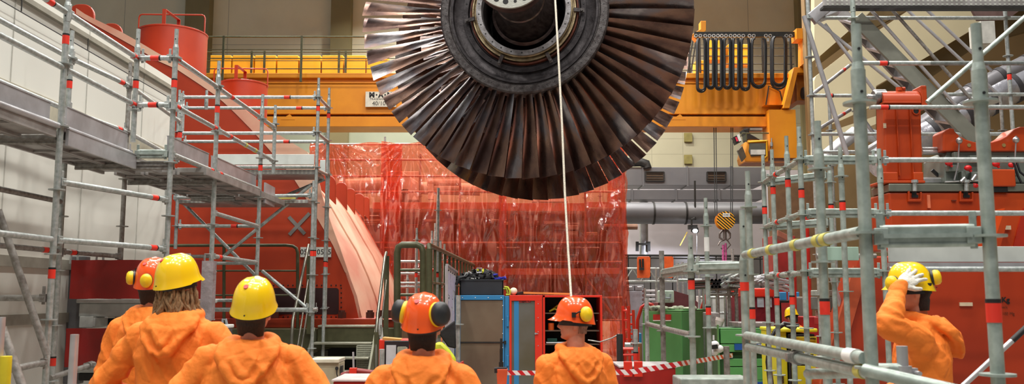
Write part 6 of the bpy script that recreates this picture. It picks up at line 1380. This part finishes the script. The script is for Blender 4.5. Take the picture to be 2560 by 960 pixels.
# ------------------------------------------------------------------ people
SKIN = mat('skin', (206,150,124), .55, 0, .06, 12, .05, 90, col2=(190,126,104))
JACK = mat('jacket_orange', (248,134,42), .8, 0, .05, 3, .3, 22, col2=(238,120,32))
TROU = mat('trousers_orange', (240,112,26), .75, 0, .05, 3, .2, 20)
BOOT = mat('boot_black', (30,28,28), .5)
HATY = mat('helmet_yellow', (250,206,22), .22, 0, .03, 2, coat=.6); HATO = mat('helmet_orange', (252,92,26), .22, 0, .03, 2, coat=.6)
MUFY = mat('muff_yellow', (244,206,30), .35, 0, .05, 3); MUFB = mat('muff_black', (38,38,40), .45)
GLOVE = mat('glove_white', (226,224,214), .8, 0, .08, 14, .4, 60, col2=(190,186,176))
def vox(name, mb, voxel, m, parent, smooth_it=6, disp=None):
    """one continuous skin over closed pieces"""
    me = bpy.data.meshes.new('tmp'); me.from_pydata([tuple(v) for v in mb.v], [], mb.f)
    bm = bmesh.new(); bm.from_mesh(me); bmesh.ops.recalc_face_normals(bm, faces=bm.faces); bm.to_mesh(me); bm.free()
    t = bpy.data.objects.new('tmp', me); COL.objects.link(t)
    r = t.modifiers.new('r','REMESH'); r.mode = 'VOXEL'; r.voxel_size = voxel; r.use_smooth_shade = True
    s = t.modifiers.new('s','SMOOTH'); s.factor = .5; s.iterations = smooth_it
    bpy.context.view_layer.update()
    out = bpy.data.meshes.new_from_object(t.evaluated_get(bpy.context.evaluated_depsgraph_get()))
    bpy.data.objects.remove(t); bpy.data.meshes.remove(me)
    if disp:
        nrm = [v.normal.copy() for v in out.vertices]
        for v, n_ in zip(out.vertices, nrm): v.co += n_*disp(v.co)
    out.transform(Matrix.Translation(-ORG[parent.name])); out.name = name
    out.materials.clear(); out.materials.append(m); out.polygons.foreach_set('use_smooth', [True]*len(out.polygons))
    o = bpy.data.objects.new(name, out); COL.objects.link(o); o.parent = parent; ORG[o.name] = ORG[parent.name]; return o
def interp(tab, z):
    if z <= tab[0][0]: return tab[0][1:]
    for a, b in zip(tab, tab[1:]):
        if z <= b[0]:
            t = (z-a[0])/(b[0]-a[0]); t = t*t*(3-2*t) if False else t
            return [x+(y-x)*t for x, y in zip(a[1:], b[1:])]
    return tab[-1][1:]
#        z     front  back  halfwidth
HEADT = [(0,.050,.000,.030),(.012,.078,.02,.045),(.03,.083,.045,.058),(.05,.080,.068,.066),(.075,.082,.082,.071),(.10,.083,.092,.0745),(.125,.084,.098,.077),(.15,.088,.101,.0785),(.18,.084,.099,.077),(.205,.068,.086,.068),(.222,.046,.064,.052),(.232,.022,.035,.03)]
def head_prims(mb, M, s=1.):
    secs = []; K = 46; N = 48; vs = []; fs = []
    for k in range(K):
        z = .232*k/(K-1); f, b, w = interp(HEADT, z)
        for i in range(N):
            a = 2*pi*i/N; x = w*sin(a); c = cos(a); y = (f if c > 0 else b)*math.copysign(abs(c)**.85, c)
            if c > 0:
                g = lambda x0, sx, z0, sz: math.exp(-((x-x0)/sx)**2-((z-z0)/sz)**2)
                y += .026*g(0,.011,.083,.013) + .017*g(0,.010,.100,.018) + .008*g(0,.009,.118,.014)       # nose
                y += .006*(g(.012,.007,.079,.006)+g(-.012,.007,.079,.006))
                y += .008*g(0,.020,.056,.005) + .008*g(0,.018,.045,.0055) - .005*g(0,.022,.0505,.0022)     # lips
                y -= .004*g(0,.02,.034,.006); y += .006*g(0,.018,.016,.010)                                # chin
                y -= .011*(g(.031,.015,.112,.010)+g(-.031,.015,.112,.010)); y += .005*(g(.03,.02,.130,.006)+g(-.03,.02,.130,.006))
                y += .006*(g(.031,.010,.112,.006)+g(-.031,.010,.112,.006)) + .004*(g(.042,.014,.085,.014)+g(-.042,.014,.085,.014))
            vs.append(M @ V((x*s, y*s, z*s)))
    fs = [(k*N+i, k*N+(i+1)%N, (k+1)*N+(i+1)%N, (k+1)*N+i) for k in range(K-1) for i in range(N)] + [tuple(reversed(range(N))), tuple(range((K-1)*N, K*N))]
    mb.add(vs, fs)
    for sg in (-1, 1):       # ears
        R3 = M.to_3x3() @ Matrix.Rotation(sg*radians(-18),3,'Z') @ Matrix.Rotation(radians(-8),3,'X')
        mb.ell(M @ V((sg*.079*s,-.012*s,.100*s)), (.009*s,.018*s,.032*s), R3, 12, 8)
        mb.ell(M @ V((sg*.084*s,-.020*s,.106*s)), (.006*s,.010*s,.026*s), R3, 10, 8)
        mb.ell(M @ V((sg*.080*s,-.006*s,.076*s)), (.007*s,.009*s,.010*s), R3, 10, 8)
def hand(mb, w, d, n, s=1., curl=.35, spread=.0, side=1, rr=1.):
    """palm and five fingers from wrist w along d, n = back of the hand"""
    d = V(d).normalized(); n = V(n); n = (n - d*n.dot(d)).normalized(); t = d.cross(n)*side
    w = V(w); c = w + d*.05*s
    mb.cap(w, w+d*.03*s, .024*s*rr, .026*s*rr)
    mb.loft([(w+d*.01*s, t*.026*s*rr, n*.017*s*rr),(w+d*.045*s, t*.038*s*rr, n*.016*s*rr),(w+d*.085*s, t*.041*s*rr, n*.013*s*rr)], 16, 2.6)
    for k, (o_, ln) in enumerate(((-.030,.066),(-.010,.075),(.011,.070),(.030,.055))):
        a = spread*(o_/.03); f = (d*cos(a)+t*sin(a)).normalized(); p = w + d*.082*s + t*o_*s; r = .0092*s*rr
        p1 = p + f*ln*.48*s; f2 = (f*cos(curl) - n*sin(curl)).normalized(); p2 = p1 + f2*ln*.30*s; f3 = (f2*cos(curl) - n*sin(curl)).normalized() if True else f2; p3 = p2 + (f2*cos(curl*.8)-n*sin(curl*.8))*ln*.24*s
        mb.cap(p-f*.012*s, p1, r*1.12, r*1.0, 10); mb.cap(p1, p2, r, r*.93, 10); mb.cap(p2, p3, r*.93, r*.82, 10)
    tb = w + d*.022*s - t*.024*s; td = (d*.62 - t*.75 - n*.15).normalized(); q = tb + td*.045*s; q2 = q + (td*.7 + d*.6 - n*.2).normalized()*.032*s
    mb.cap(tb, q, .0145*s*rr, .0115*s*rr, 10); mb.cap(q, q2, .0112*s*rr, .0092*s*rr, 10)
def helmet(parent, M, hm, dot=True, cups=(), brim=1., nm='helmet', label=None, slots=True):
    """hard hat; local +Y front, origin at head origin"""
    N, K = 64, 26; vs, fs = [], []; zb = .128; H = .15
    def sh(i, k, t_):
        a = 2*pi*i/N; u = k/(K-1); r = cos(u*pi/2)**.62 if u < 1 else 0; h = sin(u*pi/2)**1.05
        wx, fy, by = .105+t_, .122+t_, .131+t_
        x = wx*r*sin(a); c = cos(a); y = (fy if c > 0 else by)*r*c; z = zb + (H+t_)*h
        ridge = math.exp(-(x/.012)**2)*.004*(1 if abs(y) < .125 else 0); z += ridge*sin(u*pi/2)
        z += .0022*(math.exp(-((abs(x)-.045)/.004)**2))*h
        if u < .16:
            e = (1-u/.16); x += .008*e*e*sin(a); y += (.008*e*e + (.034*brim*e*e if c > .35 else 0)*max(0,(c-.35)/.65))*math.copysign(1,c)*abs(c)**.3
            z -= .010*e*e*(1 if c < 0 else .4) + (.010*e if c > .5 else 0)
        return V((x, y, z + .012*cos(a)*(1-u)))
    for t_ in (0, -.0035):
        for k in range(K):
            for i in range(N): vs.append(M @ (sh(i,k,t_) + V((0,0,-.0 if t_ == 0 else 0))))
    for L_ in (0,1):
        o = L_*N*K
        for k in range(K-1):
            for i in range(N): q = (o+k*N+i, o+k*N+(i+1)%N, o+(k+1)*N+(i+1)%N, o+(k+1)*N+i); fs.append(q if not L_ else q[::-1])
    for i in range(N): fs.append((i, N*K+i, N*K+(i+1)%N, (i+1)%N))
    q = MB(); q.add(vs, fs); o = q.build(nm, hm, parent, smooth=50, label=label)
    if dot:
        q = MB(); c = V((-.012,-.075,.128+.135)); d = V((-.05,-.55,.8)).normalized(); c = M @ V((-.014,-.080,.128+.126)); d = M.to_3x3() @ d
        q.lathe([(0,-.012),(.012,-.012),(.012,.006),(0,.006)], Matrix.Translation(c) @ d.to_track_quat('Z','Y').to_matrix().to_4x4(), n=20); q.build('red_dot', mat('dot_red',(206,42,44),.4), o, smooth=40)
    q = MB(); q.lathe([(.0,0),(.004,0),(.004,.004),(0,.004)],Matrix.Translation(M@V((0,-.144,.130)))@(M.to_3x3()@V((0,-1,0))).to_track_quat('Z','Y').to_matrix().to_4x4(),n=10); q.build('rear_screw', BLK, o)
    q = MB()                                   # inner headband
    q.lathe([(.090,-.01),(.096,-.01),(.096,.03),(.090,.03)], M @ Matrix.Translation((0,-.008,.105)) @ Matrix.Diagonal((.96,1.12,1,1)), n=40, close=True); q.build('headband', BLKP, o, smooth=40)
    for (p, d, mm, ring, arm, *sz) in cups:
        sz = sz[0] if sz else 1.
        p = V(p); d = V(d).normalized(); c = M @ p; dd = M.to_3x3() @ d; R = dd.to_track_quat('Z','Y').to_matrix().to_4x4()
        T = Matrix.Translation(c) @ R @ Matrix.Diagonal((sz,1.22*sz,sz,1))
        q = MB(); q.lathe([(0,-.004),(.034,-.004),(.036,.0),(.037,.012),(.034,.026),(.024,.036),(.0,.040)], T, n=32); cu = q.build('ear_cup', mm, o, smooth=60)
        q = MB(); q.lathe([(.018,-.018),(.033,-.018),(.037,-.01),(.034,-.003),(.018,-.003)], T, n=28, close=True); q.build('ear_cushion', ring, cu, smooth=60)
        if arm:
            a0 = M @ V(arm); q = MB(); mid = (a0+c)*.5 + (M.to_3x3()@V((math.copysign(.02,p.x),0,.02))); q.path([a0, mid, c+dd*.03], .0045, 8); q.box(a0-V((.012,.012,.015)),a0+V((.012,.012,.015))); q.build('cup_arm', BLK, o, smooth=50)
    return o
def person(px, Y, z_top, yaw, hyaw, hpitch, hm, lbl, arms, hair=None, cups=(), hood=1, seed=0, far=False, htilt=0, glove=None, brim=1., dot=True, lean=0., wide=1., facemat=None, px_at=740, hoodback=0.):
    base = P(px, px_at, Y); base.z = 0
    k = (z_top)/1.845            # helmet top of the standard figure
    R = Matrix.Translation(base) @ Matrix.Rotation(yaw,4,'Z') @ Matrix.Diagonal((k,k,k,1))
    T = lambda p: R @ V(p)
    t = thing('person', base, lbl, 'person')
    HM = R @ Matrix.Translation((0,.01+lean,1.565)) @ Matrix.Rotation(hyaw,4,'Z') @ Matrix.Rotation(hpitch,4,'X') @ Matrix.Rotation(htilt,4,'Y')
    R3 = R.to_3x3(); ex, ey = R3@V((1,0,0)), R3@V((0,1,0))
    def sec(x, y, z, a, b): return (T((x,y,z)), ex*a, ey*b)
    # --- body (skin), one surface
    b = MB(); head_prims(b, HM)
    b.cap(T((0,-.01,1.44)), HM@V((0,-.015,.06)), .060*k, .056*k, 18)
    b.loft([sec(0,0,.88,.15,.10),sec(0,0,1.0,.145,.10),sec(0,0,1.2,.16,.10),sec(0,0,1.35,.165,.105),sec(0,0,1.44,.12,.08),sec(0,0,1.5,.05,.05)], 20)
    for sg in (-1,1):
        hp = V((sg*.09,0,.9)); kn = V((sg*.11,.02,.48)); an = V((sg*.12,0,.08))
        b.cap(T(hp),T(kn),.078*k,.052*k); b.cap(T(kn),T(an),.050*k,.034*k); b.cap(T((sg*.12,-.02,.05)),T((sg*.13,.15,.035)),.035*k,.03*k)
        S, E, W, hd, hn = arms[sg]
        b.cap(T((sg*.1,0,1.40)),T(S),.05*k,.05*k); b.cap(T(S),T(E),.046*k,.036*k); b.cap(T(E),T(W),.036*k,.024*k)
        if not (glove == sg): hand(b, T(W), R3@V(hd), R3@V(hn), k*1., side=sg)
    vox('body', b, .011 if far else .0052, SKIN, t, 2)
    # --- trousers and boots
    q = MB(); q.loft([sec(0,0,1.02,.165*wide,.115),sec(0,0,.92,.175*wide,.125),sec(0,0,.84,.17,.12)], 20)
    for sg in (-1,1): q.cap(T((sg*.09,0,.88)),T((sg*.11,.02,.48)),.095*k,.07*k); q.cap(T((sg*.11,.02,.48)),T((sg*.12,0,.14)),.07*k,.06*k)
    vox('trousers', q, .016, TROU, t, 4)
    for sg in (-1,1): q = MB(); q.cap(T((sg*.12,-.03,.055)),T((sg*.13,.17,.045)),.05*k,.042*k); q.cap(T((sg*.12,-.02,.05)),T((sg*.12,0,.2)),.05*k,.052*k); vox('boot', q, .012, BOOT, t, 3)
    # --- hooded jacket
    j = MB()
    j.loft([sec(0,.0,.86,.205*wide,.145),sec(0,0,.98,.20*wide,.14),sec(0,-.005,1.15,.212*wide,.145),sec(0,-.012,1.30,.222*wide,.148),sec(0,-.012,1.39,.205*wide,.13),sec(0,-.008,1.46,.14,.10),sec(0,0,1.525,.082,.082)], 28, 2.3)
    for sg in (-1,1):
        S, E, W, hd, hn = arms[sg]; S, E, W = V(S), V(E), V(W)
        j.cap(T((sg*.07,-.005,1.455)),T(S),.066*k,.078*k,18); j.cap(T((sg*.12,-.01,1.33)),T(S-V((0,0,.03))),.09*k,.08*k,18)
        j.cap(T(S),T(E),.079*k,.064*k,18); j.cap(T(E),T(W),.064*k,.046*k,18); dW = (W-E).normalized(); j.cap(T(W-dW*.03),T(W+dW*.0),.045*k,.043*k,14)
    if hood:
        for i in range(16):        # collar roll round the neck
            a0, a1 = 2*pi*i/16, 2*pi*(i+1)/16
            f = lambda a: V((.105*sin(a), -.02+.095*cos(a), 1.505+.018*cos(a)-.0+lean*0))
            j.cap(T(f(a0)),T(f(a1)),.036*k,.036*k,10)
        hb = hoodback
        j.loft([sec(0,-.075,1.525,.10,.045),sec(0,-.10-hb*.4,1.49,.135,.055),sec(0,-.125-hb*.8,1.45,.138,.052),sec(0,-.140-hb,1.40,.112,.045),sec(0,-.150-hb,1.35,.074,.036),sec(0,-.152-hb,1.315,.038,.026),sec(0,-.15-hb,1.30,.012,.012)], 24, 2.2)
        for sg in (-1,1):          # drooping hood, two folds meeting in a point between the shoulders
            pts = [V((sg*.128,-.06,1.495)),V((sg*.126,-.125,1.455)),V((sg*.092,-.165-hb,1.395)),V((sg*.045,-.183-hb,1.335)),V((0,-.183-hb,1.31))]
            for a_, c_ in zip(pts, pts[1:]): j.cap(T(a_),T(c_),.021*k,.019*k,12)
            pts = [V((sg*.075,-.115,1.515)),V((sg*.06,-.165-hb,1.44)),V((sg*.012,-.183-hb,1.37))]
            for a_, c_ in zip(pts, pts[1:]): j.cap(T(a_),T(c_),.018*k,.015*k,12)
    inv = R.inverted()
    def folds(co):
        p = inv @ co; x, y, z = p
        n1 = noise.noise(V((x*7+z*4+seed*3.3, y*5, z*3.0-x*2))); n2 = noise.noise(V((x*16-z*7, y*12+seed, z*7+x*5)))
        n3 = 1-abs(noise.noise(V((x*11+z*6+seed, y*8, z*4.5))))*2.4
        d = .011*n1 + .0035*n2 + .008*max(-1, n3)
        r = sqrt(x*x+y*y)
        for sg in (-1,1):
            S, E, W, hd, hn = arms[sg]; de = (p-V(E)).length; ds = (p-V(S)).length
            if de < .17: d += .007*sin((p-V(E)).dot((V(W)-V(E)).normalized())*95+6*noise.noise(p*9))*(1-de/.17)
            dw = (p-V(W)).length
            if dw < .14: d += .005*sin(dw*130)*(1-dw/.14)
            # seam at the armhole
            sx = abs(x)-.178
            if sg*x > 0 and z > 1.2 and ds < .2: d -= .005*math.exp(-(sx/.006)**2)
        if y < -.1 and z > 1.27 and abs(x) < .12: d -= .006*math.exp(-((abs(x)-.035-.5*(z-1.3)*.4)/.012)**2)
        q1 = noise.noise(V((x*6.5+seed*2.1, y*6, z*2.2+x*1.5))); d -= .0034*math.exp(-(q1/.045)**2)
        q2 = noise.noise(V((x*9-z*5+seed, y*7, z*8+x*4))); d -= .0026*math.exp(-(q2/.05)**2)
        return d*k
    jo = vox('jacket', j, .02 if far else .0075, JACK, t, 3, folds)
    # --- helmet
    helmet(t, HM, hm, cups=cups, brim=brim, dot=dot)
    hs = 0
    if hair:
        col_, kind = hair; hmat = mat('hair_%d_%d_%d' % col_, col_, .6, .0, .25, 60, .6, 160, stretch=(3,3,.6))
        q = MB()
        if kind in ('short','full','buzz'):
            secs = []
            for i in range(14):
                z = .0+ .155*i/13; f, bb_, w = interp(HEADT, max(z,.03)) if z < .03 else interp(HEADT, z)
                if z < .07: w = .061+.010*z/.07; bb_ = .074+.010*z/.07; yf = -.012 if z < .085 else (.0 if z < .12 else .05)
                if kind == 'full': w += .006; bb_ += .010
                if kind == 'buzz': z = max(z, .045); w -= .0015; bb_ -= .002
                c_ = (yf - bb_ - .004)/2; h_ = (yf + bb_ + .004)/2
                
                secs.append((HM@V((0,c_,z)), HM.to_3x3()@V((w+.0025,0,0)), HM.to_3x3()@V((0,h_,0))))
            q.loft(secs, 40, 2.4)
            o = q.build('hair', hmat, t, smooth=60)
        if kind == 'long':
            rg = random.Random(seed+2)
            for i in range(130):
                a = rg.uniform(-2.5,2.5); x = .078*sin(a); y = -.02-.088*cos(a) if abs(a) < 1.9 else -.02+.05; ln = rg.uniform(.12,.20); r_ = rg.uniform(.006,.011)
                z0 = rg.uniform(.06,.105); pts = []
                for s_ in range(6): u = s_/5; pts.append(HM @ V((x*(1+.50*u)+.014*sin(u*6+i), y*(1+.25*u)-.012*u+.010*cos(u*7+i*2), z0-ln*u)))
                q.path(pts, r_*k, 6)
            q.cap(HM@V((0,-.03,.12)),HM@V((0,-.03,.04)),.082*k,.07*k)
            o = q.build('hair', hmat, t, smooth=60)
    if glove:
        q = MB(); S, E, W, hd, hn = arms[glove]; hand(q, T(W), R3@V(hd), R3@V(hn), k*1.06, curl=.22, spread=.30, side=glove, rr=1.16)
        dW = (V(W)-V(E)).normalized(); q.cap(T(V(W)-dW*.03),T(W),.036*k,.032*k)
        vox('glove', q, .0034, GLOVE, t, 3)
    return t, HM, R, k
def akimbo(out=.40, back=-.06, wz=1.02, ez=1.14, wx=.2, sx=.195, sz=1.40):
    r = {}
    for sg in (-1,1): r[sg] = ((sg*sx,-.005,sz),(sg*out,back,ez),(sg*wx,.07,wz),(-sg*.5,.6,-.35),(sg*.6,-.1,.5))
    return r
def down(o=.25):
    return {sg: ((sg*.19,0,1.40),(sg*o,-.03,1.12),(sg*.22,.12,.90),(0,.25,-1),(sg*1,0,.1)) for sg in (-1,1)}
def folded():
    return {sg: ((sg*.19,0,1.40),(sg*.25,.02,1.12),(-sg*.02,.22,1.12+.03*sg),(-sg*1,.1,.15),(0,1,.2)) for sg in (-1,1)}
zt = lambda py, Y: P(1280, py, Y).z
# P3: yellow helmet, centre left
person(636, 4.4, zt(690,4.4), radians(4), radians(-6), radians(16), HATY, 'person seen from behind in orange hooded jacket and plain yellow helmet with dark short hair', akimbo(.44,-.05,sx=.215,sz=1.42), hair=((58,44,34),'short'), seed=1, htilt=radians(4), wide=1.1)
# P2: long hair
person(450, 5.05, zt(634,5.05), radians(-6), radians(-22), radians(10), HATY, 'person with long brown hair under a yellow helmet, orange hooded jacket, hands on hips', akimbo(.40,-.02,ez=1.15,sx=.20), hair=((168,130,88),'long'), seed=2, brim=.8, hoodback=.01)
# P1: orange helmet behind P2
person(386, 5.9, zt(643,5.9), radians(6), radians(-8), radians(12), HATO, 'person in orange helmet with yellow ear cups, half hidden behind the long-haired one', down(.26), hair=((60,46,38),'short'), seed=3,
       cups=(((-.104,-.06,.165),(-1,-.45,.1),MUFY,MUFB,(-.10,.0,.20)),((.02,-.142,.165),(.18,-1,.05),MUFY,MUFB,None)))
# P4: centre, orange helmet with black muffs
person(1062, 4.3, zt(731,4.3), radians(-2), radians(-4), radians(12), HATO, 'person from behind with orange helmet and black ear cups with yellow rims, orange hooded jacket', akimbo(.34,-.04), hair=((44,32,28),'short'), seed=4,
       cups=(((-.112,.0,.185),(-1,.1,.2),MUFB,MUFY,(-.106,.03,.16),1.25),((.094,-.075,.190),(.8,-.62,.25),MUFB,MUFY,(.106,.02,.17),1.3)))
# P5: profile to the left
person(1435, 5.35, zt(742,5.35), radians(22), radians(62), radians(2), HATO, 'person turned to the left in profile, orange helmet with yellow ear cups, orange hooded jacket', down(.25), hair=((176,136,116),'buzz'), seed=5, brim=1.3, dot=False,
       cups=(((-.104,-.075,.172),(-1,-.5,.12),MUFY,MUFB,(-.107,.0,.165)),((.112,.04,.18),(1,.1,.1),MUFY,MUFB,(.107,.02,.16))))
# P6: hand on helmet, right
arm6 = {-1: ((-.20,.03,1.41),(-.33,.215,1.49),(-.165,.115,1.705),(.40,-.67,.46),(-.82,.0,.5)), 1: ((.19,0,1.40),(.25,.05,1.12),(.2,.25,1.0),(-.3,.8,-.2),(.8,0,.3))}
person(2292, 5.3, zt(655,5.3), radians(76), radians(6), radians(-2), HATY, 'person behind the near scaffold facing left, gloved hand laid on a yellow helmet', arm6, hair=((40,30,28),'full'), seed=6, glove=-1, brim=.8, dot=False, hoodback=.03, lean=.02,
       cups=(((-.085,.115,.16),(-.6,.8,.0),MUFY,MUFB,None),((-.04,-.125,.185),(-.3,-1,.1),MUFY,MUFB,None)))
# P7: far worker
person(1981, 12.6, zt(766,12.6), radians(10), 0, radians(-20), HATY, 'small distant person in orange jacket behind the taped uprights', down(.27), hair=((60,46,38),'short'), seed=7, far=True, dot=False)
# ------------------------------------------------------------------ light: rows of hall lamps high under the roof
W_ = bpy.data.worlds.new('world'); SC.world = W_; W_.use_nodes = True
W_.node_tree.nodes['Background'].inputs[0].default_value = (.80,.83,.90,1); W_.node_tree.nodes['Background'].inputs[1].default_value = .2
for i, x in enumerate((-8,-4,0,4,8)):
    for j, y in enumerate((-2,2.5,7,11.5,16,20.5,25,30)):
        if abs(x) == 8 and j % 2: continue
        l = bpy.data.lights.new('hall_lamp','AREA'); l.energy = 260; l.energy *= 1.8 if y > 24 else 1.; l.shape = 'DISK'; l.size = .6; l.color = (1,.965,.90)
        o = bpy.data.objects.new('hall_lamp', l); COL.objects.link(o); o.location = (x, y, 13.5); l.spread = radians(150)
SC.view_settings.view_transform = 'Standard'; SC.view_settings.look = 'None'; SC.view_settings.gamma = 1; SC.view_settings.use_curve_mapping = False
SC.view_settings.exposure = -.1
SC.cycles.use_denoising = True
SC.cycles.max_bounces = 8; SC.cycles.transparent_max_bounces = 16; SC.cycles.diffuse_bounces = 3
SC.cycles.caustics_reflective = False; SC.cycles.caustics_refractive = False; SC.cycles.sample_clamp_indirect = 6
